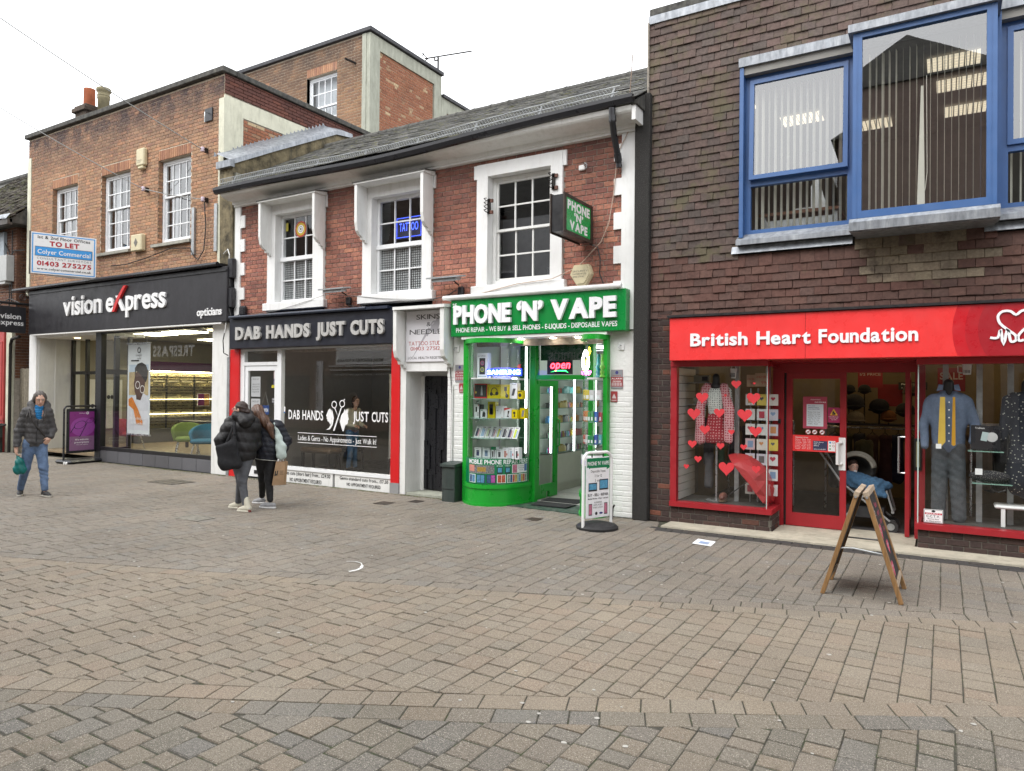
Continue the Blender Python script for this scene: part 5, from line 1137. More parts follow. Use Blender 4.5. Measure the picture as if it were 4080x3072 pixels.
VN = ['yellow','blue','red','green','white','black','purple','orange','turquoise']; SHN = ['lowest','second','third','fourth','top']
vcm = [mat('pack_%d'%i, c_, rough=.4, var=.1, vs=20) for i, c_ in enumerate(VC)]
def pack_proto(kind, i):
    o = bpy.data.objects.new(kind, None)
bx_me = []; bt_me = []
for m_ in vcm:
    me = MB().cbox(-.5,.5,-.5,.5,0,1,.02).mesh('vape_box'); me.materials.append(m_); bx_me.append(me)
    me = MB().lathe([(.5,0),(.5,.62),(.28,.7),(.26,1),(.05,1)],(0,0,0),8).mesh('bottle'); me.materials.append(m_); bt_me.append(me)
def small(me, nm, loc, sc, label, cat, group, rz=0):
    o = bpy.data.objects.new(nm, me); COL.objects.link(o); o.location = loc; o.scale = sc; o.rotation_euler = (0,0,rz); o['label'] = label; o['category'] = cat; o['group'] = group
for zi, z in enumerate((.712,.972,1.232,1.492,1.752)):
    y = 10.9
    while y < 12.95:
        bot = random.random() < .5; k = random.randrange(9); n = random.randint(4,7)
        for j in range(n):
            if y > 13.0: break
            if bot: k2 = k if j % 2 else random.randrange(9); small(bt_me[k2], 'liquid_bottle', (-5.88,y,z), (.024,.024,random.uniform(.08,.10)), 'tiny %s bottle on the %s lit inner shelf of the phone shop' % (VN[k2], SHN[zi]), 'bottle', 'bottles on the inner shelves'); y += .028
            else: small(bx_me[k], 'vape_box', (-5.88,y,z), (.06,.034,random.uniform(.08,.13)), 'tiny %s box on the %s lit inner shelf of the phone shop' % (VN[k], SHN[zi]), 'box', 'boxes on the inner shelves'); y += .04
        y += .025
part('bulkhead', MB().box(-5.59,-4.66,10.12,10.16,2.28,2.6).box(-6.08,-5.74,10.30,10.355,1.99,2.55).box(-6.09,-6.0,10.30,10.355,.35,1.96), mat('bulkhead_green', (.012,.075,.03), rough=.3, var=.1), vp)
# goods in the left bay
m_yel = mat('yellow_card', (.62,.50,.0), rough=.35, var=.04); m_wcard = mat('white_card', (.74,.76,.78), rough=.4, var=.03); m_redc = mat('red_card', (.5,.03,.03), rough=.4, var=.05)
sv = thing('bay_shelving', 'glass shelves of boxed phones behind the left curved bay window', 'shelving', (-6.1,9.6,.7))
for z in (1.66,1.35,1.04,.72): part('shelf', MB().prismz([tuple(p) for p in off(curve(BAY,3),-.06)][1:-3]+[(-5.76,9.9),(-6.48,9.9)], z-.008, z), mat('shelf_green', (.2,.34,.28), rough=.15, var=0), sv)
part('shelf', MB().prismz([tuple(p) for p in off(curve(BAY,3),-.06)][1:-3]+[(-5.76,9.9),(-6.48,9.9)], 1.965, 1.985), m_white, sv)
br = MB()
for z in (1.66,1.35,1.04,.72): br.tube([(-6.38,9.45,z-.06),(-6.38,9.62,z-.01)],.012,6)
part('bracket', br, m_chrome, sv)
def px14(x): return -6.48+(x-185)*.001818
def carton(x0, x1, z, h, mface, label, prints, y=9.52, d=.1, tilt=0, side=None, group='boxed goods in the left bay window'):
    xa, xb = px14(x0), px14(x1); t = thing('product_box', label, 'box', ((xa+xb)/2,y,z), 0, group)
    part('carton', MB().cbox(xa,xb,y,y+d,z,z+h,.002), mface, t)
    for shape, c_, a in prints:      # a in unit coords of the front
        X = lambda u: xa+(xb-xa)*u; Z_ = lambda v: z+h*v; yy = y-.001
        mb = MB()
        if shape == 'r': mb.rect(X(a[0]),X(a[1]),Z_(a[2]),Z_(a[3]),yy)
        elif shape == 'o': mb.ring(X(a[0]),Z_(a[1]),a[2]*.8,a[2],yy-.0005)
        elif shape == 'd': mb.disc(X(a[0]),Z_(a[1]),a[2],yy-.0007)
        elif shape == 't': mb = text(a[0],X(a[1]),X(a[2]),Z_(a[3]),Z_(a[4]),yy-.001,bold='r')
        elif shape == 'p': mb.poly([(X(u),Z_(v)) for u,v in a],yy-.0003)
        part('print', mb, mat('ink_%d_%d_%d'%tuple(int(v*99) for v in c_), c_, var=0), t)
K = (.02,.02,.02); WH = (.75,.75,.75); RD = (.55,.04,.04); BLc = (.1,.3,.7)
carton(215,325,1.985,.40,m_wcard,'tall white box with a black party speaker on the top shelf',[('r',K,(.22,.78,.14,.80)),('o',(.6,.1,.25),(.5,.60,.036)),('o',(.5,.6,.08),(.5,.34,.036)),('d',(.15,.15,.16),(.5,.60,.026)),('d',(.15,.15,.16),(.5,.34,.026)),('t',K,('partybox',.1,.8,.86,.92)),('r',(.3,.4,.4),(.1,.9,.05,.09))])
carton(350,525,1.985,.17,mat('lilac_card',(.40,.38,.62),rough=.4,var=.05),'lilac box behind the blue neon brand sign',[('p',(.05,.05,.12),[(.15,.3),(.9,.3),(.7,.8),(.2,.75)])],y=9.62)
carton(188,322,1.66,.235,m_redc,'red and black tool kit box at the left of the second shelf',[('r',K,(.04,.96,.1,.92)),('p',(.25,.25,.26),[(.5,.2),(.68,.2),(.62,.85),(.55,.85)]),('d',(.4,.3,.05),(.12,.4,.02))])
carton(325,458,1.66,.225,m_yel,'yellow box picturing black over-ear headphones',[('o',K,(.55,.5,.062)),('d',K,(.32,.32,.03)),('d',K,(.75,.36,.03)),('t',K,('hoco',.7,.94,.83,.93)),('r',K,(.06,.10,.2,.8))])
carton(461,553,1.66,.22,m_yel,'yellow box picturing a phone holder with suction arm',[('r',K,(.42,.72,.55,.85)),('p',K,[(.55,.55),(.62,.55),(.8,.2),(.6,.18)]),('d',K,(.72,.2,.03)),('t',K,('hoco',.64,.95,.87,.95))])
carton(556,630,1.66,.245,m_wcard,'white box with a slanted black tablet picture',[('p',(.06,.06,.07),[(.25,.2),(.55,.2),(.8,.65),(.45,.65)]),('t',K,('holder',.3,.9,.9,.95))])
carton(634,682,1.66,.13,m_yel,'small yellow box at the right end of the second shelf',[('d',K,(.5,.45,.03)),('r',K,(.1,.9,.82,.92))])
carton(187,240,1.35,.215,m_wcard,'white box with a black microphone at the left of the third shelf',[('r',K,(.3,.62,.42,.8)),('r',(.3,.3,.3),(.7,.9,.1,.4)),('r',RD,(.82,.95,.85,.97))])
carton(243,256,1.35,.21,mat('black_card',K,rough=.4),'thin black box beside the microphone box',[])
carton(254,323,1.35,.135,m_wcard,'small white box picturing a black toy dog',[('p',K,[(.3,.1),(.75,.1),(.8,.5),(.65,.75),(.55,.62),(.45,.78),(.35,.55)]),('r',(.05,.2,.1),(.1,.35,.82,.95))])
carton(332,409,1.35,.26,m_yel,'tall yellow box with a large phone picture',[('r',K,(.22,.72,.2,.84)),('r',(.25,.35,.75),(.26,.68,.24,.60)),('r',(.62,.2,.25),(.26,.68,.24,.40)),('t',K,('hoco',.3,.7,.89,.94))])
carton(416,496,1.35,.195,m_wcard,'plain white box with pale cable picture',[('p',(.5,.5,.52),[(.5,.3),(.6,.35),(.8,.75),(.72,.78)]),('r',(.4,.1,.1),(.7,.9,.06,.1)),('r',(.4,.4,.4),(.1,.3,.6,.66))])
carton(502,574,1.35,.165,m_wcard,'white box with red corner picturing a small stand',[('p',RD,[(0,.75),(1,1),(0,1)]),('p',K,[(.35,.15),(.7,.15),(.55,.3),(.75,.7),(.5,.75),(.48,.3)])])
carton(577,630,1.35,.14,m_yel,'yellow box picturing a black clamp on the third shelf',[('d',K,(.5,.65,.022)),('p',K,[(.4,.2),(.7,.2),(.55,.6)])])
carton(634,684,1.35,.165,m_yel,'yellow box at the right end of the third shelf',[('p',(.2,.2,.22),[(.3,.2),(.7,.2),(.9,.8),(.45,.8)])],y=9.6)
PCOL = [(.03,.04,.08),(.3,.45,.6),(.5,.6,.4),(.25,.25,.28),(.45,.5,.1),(.04,.04,.05),(.03,.03,.08),(.5,.6,.05)]
PN = ['black and blue','pale blue','pale green','grey','olive green','black and red','dark navy','lime green']
def leaf(i, x0, z, h, colp, label):
    xa = px14(x0); t = thing('phone_box', label, 'box', (xa,9.5,z), 0, 'phone boxes leaning on the fourth shelf'); L = .088; s_ = .03; d = .02
    V = lambda u, v, y: (xa+L*u+s_*v+.0, y+.05*v, z+h*v)
    def sl_(u0,u1,v0,v1,y,mm,nm): part(nm, MB().add([V(u0,v0,y),V(u1,v0,y),V(u1,v1,y),V(u0,v1,y),V(u0,v0,y+d),V(u1,v0,y+d),V(u1,v1,y+d),V(u0,v1,y+d)],[(0,1,2,3),(5,4,7,6),(1,5,6,2),(4,0,3,7),(3,2,6,7),(4,5,1,0)]), mm, t)
    sl_(0,1,0,1,9.5,m_wcard,'carton'); d = .001
    sl_(.2,.62,.08,.82,9.4985,mat('phone_%d'%i,colp,rough=.3,var=.1),'print'); sl_(.66,.86,.1,.7,9.4985,mat('phonef_%d'%(i%3),[(.5,.2,.25),(.2,.35,.6),(.1,.1,.12)][i%3],var=.2),'print'); sl_(.2,.8,.88,.93,9.4985,m_prk,'print')
for i in range(8): leaf(i, 195+56*i, 1.04, .175, PCOL[i], 'white phone box with %s phone picture, %s on the fourth shelf' % (PN[i], ['first','second','third','fourth','fifth','sixth','seventh','last'][i]))
for (x0,x1,h,lab,cc) in ((195,267,.15,'white box with a navy flip phone',(.04,.05,.15)),(281,360,.155,'white box with a pale blue folding phone',(.2,.28,.42)),(428,486,.14,'white box with a black push-button phone',(.05,.05,.06)),(488,543,.17,'white box with a rose coloured phone',(.45,.2,.17)),(547,603,.175,'white box with an ice blue phone',(.4,.5,.58)),(611,653,.18,'white box with a black slab phone at the end of the lowest shelf',(.03,.03,.035))):
    carton(x0,x1,.72,h,m_wcard,lab,[('r',cc,(.3,.7,.12,.72)),('r',(.45,.55,.6),(.38,.62,.5,.65)) if x0<487 else ('r',RD,(.74,.9,.3,.5)),('r',(.3,.3,.3),(.15,.6,.85,.9))])
carton(371,422,.72,.175,m_wcard,'white box with green top and two keypad phones',[('r',(.02,.3,.12),(0,1,.72,1)),('r',K,(.2,.45,.08,.6)),('r',(.3,.3,.32),(.55,.8,.08,.85))])
nn = thing('neon_brand_sign', 'glowing blue neon word on the top shelf of the left bay', 'neon sign', (-5.9,9.48,2.02))
ncol = emat('neon_white_blue', (.30,.55,1), 5)
for mbx in text('SAMSUNG', -6.20,-5.60,2.04,2.11,9.475,.015,'b',split=True,sp=.05): part('letter', mbx, ncol, nn)
part('backing', MB().box(-6.22,-5.58,9.495,9.505,2.02,2.13), emat('neon_blue_back', (.01,.03,1), 1.6), nn)
# curved repair banner inside the glass
bend, LB = bender(off(cb,.012)); rb = thing('repair_banner', 'curved green poster about phone repairs low on the left bay glass', 'poster', (-6.1,9.3,.33))
def bstrip(x0,x1,z0,z1,y=0,n=14): 
    mb = MB()
    for k in range(n): mb.rect(x0+(x1-x0)*k/n, x0+(x1-x0)*(k+1)/n, z0, z1, y)
    return mb
def bpart(nm, mb, m_, dy=0):
    mb.v = [(x, y+dy, z) for x, y, z in mb.v]; return part(nm, bend(mb), m_, rb)
bpart('sheet', bstrip(.1,LB-.10,.34,.73,.0,30), mat('banner_green', (.0,.19,.07), rough=.4, var=.06))
L0, L1 = .27, LB-.12; bpart('lettering', text('MOBILE PHONE REPAIR HERE', L0,L1,.645,.715,0,bold='b',sp=.05), m_wsg, .003)
W_ = L1-L0; u = lambda a: L0+W_*a
bpart('print', bstrip(u(.0),u(.42),.50,.63), mat('bench_photo', (.22,.22,.22), var=.9, vs=40), .002); bpart('print', bstrip(u(.0),u(.12),.53,.63,0,4), mat('hand_photo', (.6,.25,.2), var=.2), .003); bpart('print', bstrip(u(.17),u(.30),.53,.60,0,4), mat('gold_photo', (.4,.25,.05), var=.4,vs=30), .003)
for a in (.46,.58): bpart('print', bstrip(u(a),u(a+.08),.50,.60,0,3), m_prk, .002); bpart('print', bstrip(u(a+.01),u(a+.07),.52,.59,0,3), mat('screen_blue', (.1,.35,.55), var=.4, vs=40), .003)
bpart('lettering', text('IPAD', u(.455),u(.545),.612,.628,0,bold='r').merge(text('TABLET', u(.57),u(.67),.612,.628,0,bold='r')), m_wsg, .003)
bpart('print', bstrip(u(.69),u(.99),.50,.635,0,6), m_wsg, .002); bpart('print', bstrip(u(.70),u(.78),.505,.63,0,3), mat('phone_pink', (.6,.2,.3), var=.4, vs=25), .003); bpart('print', bstrip(u(.93),u(.985),.52,.63,0,3), mat('phone_blue2', (.1,.2,.5), var=.4, vs=25), .003)
bpart('lettering', line_text([('We Take That',.9),('And Make It Like',1),('This Again',.6)], u(.795),u(.925),.62,.53,0,'r','c'), mat('print_navy',(.05,.05,.2),var=0), .004)
for k, a in enumerate((.01,.16,.31,.46,.61,.81)):
    w_ = .13 if k < 4 else .18; bpart('print', bstrip(u(a),u(a+w_),.355,.485,0,5), m_wsg if k != 1 and k != 2 else m_prk, .002)
    for j in range(2 if k < 4 else 4): bpart('print', bstrip(u(a+.008+j*(w_-.012)/(2 if k<4 else 4)),u(a+.002+(j+1)*(w_-.012)/(2 if k<4 else 4)),.362,.478,0,2), mat('ph_%d_%d'%(k,j), random.choice([(.02,.02,.03),(.55,.12,.06),(.6,.4,.02),(.1,.3,.5),(.5,.1,.4),(.3,.35,.3),(.05,.12,.25)]), var=.5, vs=40), .003)
# open sign and dark upper panel
os_ = thing('open_sign', 'black panel with red neon open above the green shop door', 'neon sign', (-5.16,9.95,2.05))
part('panel', MB().box(-5.38,-4.94,9.955,9.98,2.05,2.27), m_blackm, os_); part('lettering', text('open',-5.33,-4.98,2.14,2.235,9.95,bold='b',shear=.2,hh=.54), emat('neon_red', (1,.03,.05), 5), os_)
part('swoosh', MB().poly([(-5.32,2.085),(-5.2,2.115),(-5.05,2.115),(-5.0,2.075),(-5.06,2.10),(-5.2,2.10)],9.95), emat('neon_green', (.03,.8,.15), 3), os_)
# right bay: neon, bong vases, small goods
sv2 = thing('bay_shelving', 'glass shelves of small boxes behind the narrow right bay window', 'shelving', (-4.35,9.6,.9))
cin = [tuple(p) for p in off(curve(BAR,3),-.06)][2:-2]
for z in (1.66,1.35,1.03,.90): part('shelf', MB().prismz(cin+[(-4.2,9.9),(-4.56,9.9)], z-.008, z), mat('shelf_green', (.2,.34,.28), rough=.15, var=0), sv2)
part('shelf', MB().prismz(cin+[(-4.2,9.9),(-4.56,9.9)], 1.96, 1.985), m_white, sv2)
SETS = [(1.66,[(.62,.45,.02),(.62,.5,.05),(.6,.6,.6),(.65,.6,.62)],4,.16,'yellow and white packs on the upper narrow bay shelf'),(1.35,[(.5,.12,.05),(.55,.25,.08),(.1,.35,.15),(.05,.15,.5),(.45,.03,.05)],7,.16,'bright pouches on the middle narrow bay shelf'),(1.03,[(.5,.06,.05),(.6,.6,.6),(.03,.25,.1),(.05,.1,.4),(.08,.4,.45)],7,.14,'red to blue packs on the lower narrow bay shelf')]
for z, cols, n, h, lab in SETS:
    for i in range(n):
        c_ = cols[min(int(i*len(cols)/n), len(cols)-1)]; xa = -4.50+i*.33/n; y_ = 9.46-.17*math.sin(math.pi*min(1,(i+.3)/n*.9)); w_ = .29/n
        t = thing('vape_pack', ['first','second','third','fourth','fifth','sixth','last'][min(i,6)]+' of the '+lab, 'box', (xa,y_,z), 0, lab)
        part('pack', MB().cbox(xa,xa+w_,y_,y_+.05,z,z+h*random.uniform(.85,1),.003), mat('vp_%d_%d_%d'%tuple(int(v*99) for v in c_), c_, rough=.35, var=.1), t); part('label_print', MB().rect(xa+w_*.2,xa+w_*.8,z+.02,z+h*.45,y_-.001), m_wcard, t)
nv = thing('neon_vape_sign', 'white and yellow swirl neon above pink neon letters in the narrow bay', 'neon sign', (-4.4,9.3,1.99))
sw_ = MB()
for k in range(3): sw_.tube([(-4.405+(.055-.012*k)*math.sin(a)*(1-.25*math.cos(a)), 9.31, 2.235+(.15-.03*k)*math.cos(a)) for a in np.linspace(.2*k,6.0,22)],.006,5)
part('tube_white', sw_, emat('neon_white', (.95,.95,1), 6), nv); part('tube_yellow', MB().tube([(-4.43,9.305,2.08),(-4.40,9.305,2.2),(-4.36,9.305,2.3),(-4.345,9.305,2.42),(-4.33,9.305,2.36),(-4.37,9.305,2.27)],.010,6), emat('neon_yellow', (1,.75,.03), 4), nv)
part('lettering', text('VAPE',-4.47,-4.34,2.02,2.075,9.305,bold='r').merge(text('SHOP',-4.40,-4.31,2.03,2.08,9.30,bold='r')), emat('neon_pink', (1,.12,.6), 5), nv)
for x, m_, lab in ((-4.25,mat('teal_glass',(.01,.19,.20),rough=.12,var=.1),'tall teal bong vase on the top shelf of the narrow bay'),(-4.185,mat('lime_glass',(.12,.4,.03),rough=.12,var=.1),'green bong vase at the edge of the narrow bay')):
    solo('glass_vase', MB().lathe([(.05,0),(.05,.02),(.028,.05),(.045,.08),(.028,.11),(.055,.15),(.03,.19),(.026,.33),(.034,.34)],(x,9.42,1.986),14), m_, lab, 'vase', 'glass vases in the narrow bay', smooth=True)
bl, LR = bender(off(cr,.012)); lw = thing('repair_banner', 'green curved poster reading disposable low on the narrow bay glass', 'poster', (-4.4,9.3,.33))
mb = bstrip(.08,LR-.08,.34,.72,0,26); part('sheet', bl(mb), mat('banner_green', (.0,.19,.07)), lw); mb = bstrip(.08,LR-.08,.73,.88,.001,26); part('sheet', bl(mb), m_wsg, lw)
mb = bstrip(.3,LR-.12,.74,.80,.003,12); part('print', bl(mb), mat('lilac_print', (.3,.25,.5), var=.3, vs=14), lw)
mb = text('Disposable',.12,.62,.60,.69,.003,bold='b'); part('lettering', bl(mb), m_wsg, lw)
for a, c_ in ((.16,(.6,.1,.1)),(.26,(.1,.2,.6)),(.36,(.6,.3,.1))): mb = bstrip(a,a+.07,.36,.57,.003,3); part('print', bl(mb), mat('pen_%d'%int(a*100), c_, var=.3), lw)
# alarm notices and hooks on the white piers
def alarmsign(x0,x1,z0,z1,lab):
    t = thing('alarm_notice', lab, 'sign', ((x0+x1)/2,9.5,z0), 0, 'red and grey alarm notices on the white piers'); zm = z0+(z1-z0)*.62; w_ = x1-x0
    part('plate', MB().box(x0,x1,9.497,9.503,z0,z1), mat('plate_red', (.36,.05,.055), rough=.4, var=.05), t); part('print', MB().rect(x0,x1,zm,z1,9.496).rect(x0,x1,z0,z0+.03,9.496), mat('plate_grey', (.28,.28,.30), var=.05), t)
    part('emblem', MB().disc((x0+x1)/2,z1-.04,.026,9.4955,7), mat('print_navy',(.05,.05,.2),var=0), t); part('lettering', line_text([('ALARM',1),('ZEROVISION',.8)], x0+w_*.05,x1-w_*.05,zm-.005,zm-.085,9.4955,'b','c'), m_vin, t); part('lettering', text('verisure',x0+w_*.15,x1-w_*.15,zm+.012,zm+.028,9.4955,bold='b'), mat('print_red', (.42,.06,.05), var=0), t)
    g = MB(); [g.rect(x0+w_*(.06+.23*k),x0+w_*(.25+.23*k),z0+.04,z0+.085,9.4955) for k in range(4)]; part('print', g, mat('plate_pink', (.5,.35,.36), var=0), t)
def trisign(x0,x1,z0,z1,lab):
    t = thing('warning_notice', lab, 'sign', ((x0+x1)/2,9.5,z0), 0, 'small red warning notices on the white piers'); xm = (x0+x1)/2; w_ = x1-x0
    part('plate', MB().box(x0,x1,9.497,9.503,z0,z1), mat('plate_red', (.36,.05,.055), rough=.4, var=.05), t); part('emblem', MB().poly([(xm-w_*.36,z0+.05),(xm+w_*.36,z0+.05),(xm,z1-.03)],9.496), mat('plate_pink2', (.6,.5,.5), var=0), t); part('print', MB().rect(x0+.01,x1-.01,z0+.012,z0+.03,9.4955), mat('plate_pink', (.5,.35,.36), var=0), t)
alarmsign(-6.84,-6.66,1.92,2.20,'alarm notice on the left white pier beside the bay'); trisign(-6.76,-6.67,1.75,1.90,'small triangle warning under the left alarm notice')
alarmsign(-4.09,-3.91,1.83,2.10,'alarm notice on the right white pier by the dark strip'); trisign(-4.09,-3.99,1.64,1.79,'small triangle warning under the right alarm notice')
for x, z, lab in ((-6.80,2.46,'white hook plate high on the left white pier'),(-3.93,2.43,'white hook plate high on the right white pier')):
    t = thing('hook_plate', lab, 'hook', (x,9.5,z), 0, 'awning hooks on the white piers'); part('plate', MB().cbox(x-.04,x+.04,9.485,9.505,z-.05,z+.05,.004), m_white, t); part('hook', MB().tube([(x,9.485,z+.02),(x-.02,9.45,z+.02),(x-.03,9.44,z-.01),(x-.01,9.44,z-.03)],.007,6), m_galv, t)
wire([(-6.95,9.49,2.62),(-6.94,9.485,2.2),(-6.92,9.49,1.95),(-6.90,9.49,1.7),(-6.90,9.49,.62)], .008, m_cableb, 'dark cable running down the left edge of the white pier', 'wall_cable')
solo('conduit', MB().tube([(-6.885,9.485,1.88),(-6.885,9.485,.6)],.012,6), m_white, 'thin white conduit beside the alarm notice on the left pier', 'pipe')
cbx = thing('meter_cabinet', 'dark green steel cabinet at the foot of the left white pier', 'cabinet', (-6.72,9.35,0)); m_cab = mat('cabinet_green', (.04,.055,.05), rough=.5, var=.2, vs=6, dirt=.4, dcol=(.12,.12,.11))
part('body', MB().cbox(-6.90,-6.65,9.24,9.50,-.03,.56,.008), m_cab, cbx); part('lid', MB().prismx([(9.21,.56),(9.5,.57),(9.5,.63),(9.21,.60)],-6.92,-6.63), m_cab, cbx); part('seam', MB().box(-6.895,-6.655,9.234,9.239,.20,.206), m_black, cbx)
bo = thing('bollard_stub', 'rusty bolt standing at the foot of the right white pier', 'bolt', (-3.98,9.3,0)); part('post', MB().tube([(-3.98,9.3,0),(-3.97,9.3,.16)],.022,8).tube([(-3.97,9.3,.14),(-3.93,9.28,.2)],.014,6), m_iron, bo)
# ================================================================== TILE-HUNG CHARITY SHOP BUILDING
bh = thing('charity_building', 'tile-hung building with blue office windows above a red charity shopfront', 'building', (-1.2,9.5,0))
m_tile = piecemat('hung_tile', [(0.101,0.075,0.065),(0.119,0.082,0.070),(0.091,0.072,0.065),(0.129,0.088,0.076),(0.109,0.080,0.070),(0.136,0.092,0.081),(0.097,0.078,0.070),(0.111,0.086,0.074)], rough=.85, var=.3, vs=20, bump=.3, moss=((.105,.098,.05),2.1,.5,.55), bigvar=.3)
m_tilep = piecemat('pale_hung_tile', [(0.228,0.186,0.126),(0.186,0.150,0.108),(0.252,0.204,0.144),(0.156,0.114,0.084)], rough=.85, var=.3, moss=((.05,.035,.028),3,.55,.8))
HB = [(-2.30,-.93,3.62,6.16),(-.97,.50,3.70,6.10),(.50,2.2,3.62,6.16)]
part('wall', walls(MB(), -3.545, 3.2, 2.92, 6.95, 9.55, 9.9, [(-2.28,2.2,3.74,6.10)]), m_dark, bh)
m_tile2 = piecemat('red_hung_tile', [(0.110,0.057,0.046),(0.132,0.066,0.053),(0.094,0.055,0.046),(0.143,0.077,0.061),(0.105,0.064,0.055)], rough=.85, var=.3, vs=20, bump=.3, moss=((.1,.09,.05),2.6,.6,.5), bigvar=.25)
it = []; itp = []; itr = []; r = 0; z = 2.80; RT = Matrix.Rotation(math.radians(-8.5), 4, 'X')
while z < 6.93:
    x = -3.565-(.085 if r % 2 else 0); h = .165
    while x < 3.0:
        xa, xb = max(x,-3.565), x+.168
        zc = z+h/2
        for a,b,c_,d_ in HB:
            if c_-.07 < z+.06 < d_:
                if xa < a < xb: xb = a
                elif xa < b < xb: xa = b
        if not any(a-.0 < (xa+xb)/2 < b and c_-.07 < z+.06 < d_ for a,b,c_,d_ in HB) and xb-xa > .05:
            pale = -.95 < xa < .45 and 3.10 < z < 3.66 and random.random() < (.92 if -.85 < xa < .1 else .5)
            (itp if pale else itr if z < 3.55+.1*math.sin(xa*3) else it).append(((xa+xb)/2, 9.512+random.gauss(0,.0035), zc, xb-xa-.004, .018, h, Matrix.Rotation(random.gauss(0,.013),4,'Y') @ Matrix.Rotation(random.gauss(0,.02),4,'Z') @ RT))
        x += .168
    z += .104; r += 1
lay(bh, 'tile', it, m_tile, (.163,.014,.165), c=.003, jit=.004, nmax=175); lay(bh, 'tile', itr, m_tile2, (.163,.014,.165), c=.003, jit=.004, nmax=70); lay(bh, 'tile', itp, m_tilep, (.163,.014,.165), c=.003, jit=.004, nmax=55)
part('verge', MB().box(-3.565,-3.545,9.46,9.9,2.9,6.95), m_mort_g, bh); part('flashing', MB().box(-3.56,3.2,9.475,9.56,6.93,7.04), m_lead, bh); part('parapet', MB().cbox(-3.55,3.2,9.49,9.95,7.041,7.15,.01), m_coping, bh)
part('back_wall', MB().box(-3.55,-3.45,9.9,14,2.9,7.0).box(-3.55,3.2,13.9,14,0,7.0).box(3.1,3.2,9.9,13.9,0,7.0).box(-3.45,3.1,9.9,13.9,6.85,6.95), m_dark, bh)
m_bluef = mat('blue_frame', (.05,.125,.31), rough=.4, var=.08, vs=3)
def blind_slats(x0, x1, y, z0, z1, n, m_=None, turn=.25, par=None):
    for k in range(n):
        x = x0+(x1-x0)*(k+.5)/n; a = turn+random.gauss(0,.05); w_ = .045
        dx, dy = w_*math.sin(a), w_*math.cos(a); part('blind_slat', MB().quad((x-dx,y-dy,z0),(x+dx,y+dy,z0),(x+dx,y+dy,z1),(x-dx,y-dy,z1)), m_, par)
m_slat = mat('vertical_slat', (.78,.76,.66), rough=.7, var=.05)
for (x0, x1, tilt) in ((-2.27,-.95,True),(.50,2.2,False)):
    wf = MB().box(x0-.02,x0+.03,9.44,9.62,3.80,6.05); wf.frame(x0+.03,x1,3.84,5.92,9.56,9.64,.07); wf.box(x0+.1,x1-.07,9.56,9.64,4.48,4.56)
    w = part('window', wf, m_bluef, bh); part('soffit', MB().box(x0-.02,x1,9.46,9.64,5.921,6.02), mat('grey_soffit', (.27,.26,.24), rough=.8), bh)
    th_ = .035 if tilt else .0; zt, zb = 5.86, 4.55
    Mh = Matrix.Translation((0,9.585,zt)) @ Matrix.Rotation(-th_,4,'X') @ Matrix.Translation((0,-9.585,-zt))
    part('opening_sash', MB().frame(x0+.09,x1-.06,zb,zt,9.53,9.58,.055).xf(Mh), m_bluef, w)
    part('pane', MB().quad((x0+.14,9.555,zb+.05),(x1-.11,9.555,zb+.05),(x1-.11,9.555,zt-.05),(x0+.14,9.555,zt-.05)).xf(Mh), m_glassm, w)
    part('pane', MB().quad((x0+.1,9.60,3.91),(x1-.07,9.60,3.91),(x1-.07,9.60,4.48),(x0+.1,9.60,4.48)), m_glass, w)
    blind_slats(x0+.1, x1-.05, 9.74, 3.87, 5.8, 15 if tilt else 18, m_slat, .22, w)
    part('sill_flashing', MB().prismx([(9.40,3.70),(9.40,3.76),(9.56,3.86),(9.60,3.86),(9.60,3.72)], x0-.05, x1).prismx([(9.48,3.60),(9.455,3.60),(9.50,3.70),(9.56,3.70)], x0-.12, x1), m_lead, bh)
    part('head_flashing', MB().prismx([(9.42,6.02),(9.42,6.13),(9.53,6.19),(9.56,6.02)], x0-.03, x1), m_lead, bh)
# projecting bay
by = 9.08; BX0, BX1 = -.915, .475
wf = MB().frame(BX0,BX1,3.81,5.96,by,by+.08,.095,.085,.06); wf.box(BX0,BX0+.06,by+.081,9.55,3.81,5.96); wf.box(BX1-.06,BX1,by+.081,9.55,3.81,5.96); wf.box(BX0+.045,BX0+.050,by-.004,by,3.81,5.96); wf.box(BX1-.05,BX1-.045,by-.004,by,3.81,5.96)
w = part('bay_window', wf, m_bluef, bh); part('pane', MB().quad((BX0+.095,by+.04,3.895),(BX1-.095,by+.04,3.895),(BX1-.095,by+.04,5.9),(BX0+.095,by+.04,5.9)), m_glassm, w)
part('bay_sill', MB().prismx([(by-.04,3.665),(by-.05,3.76),(by+.0,3.808),(9.6,3.808),(9.6,3.70),(by+.1,3.665)], BX0-.03, BX1+.03), m_lead, bh); part('bay_soffit', MB().box(BX0,BX1,by,9.55,3.655,3.664), m_lead, bh)
part('bay_roof', MB().prismx([(by-.05,5.962),(by-.05,6.05),(by+.05,6.10),(9.55,6.2),(9.55,5.962)], BX0-.05, BX1+.04), m_lead, bh)
blind_slats(BX0+.12, BX1-.1, 9.38, 3.85, 5.8, 17, m_slat, .12, w); part('blind_slat', MB().add([(-.27,9.30,3.86),(-.19,9.32,3.86),(-.21,9.32,5.3),(-.235,9.31,5.3)],[(0,1,2,3)]), m_slat, w); part('pull_cord', MB().tube([(-.18,9.3,5.4),(-.17,9.3,4.3),(-.19,9.3,4.1)],.004,4), m_slat, w)
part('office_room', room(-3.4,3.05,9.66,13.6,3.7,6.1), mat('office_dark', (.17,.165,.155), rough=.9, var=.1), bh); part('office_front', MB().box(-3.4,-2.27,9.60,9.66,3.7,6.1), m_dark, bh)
m_lv = emat('louvre_light', (1,.88,.66), .36)
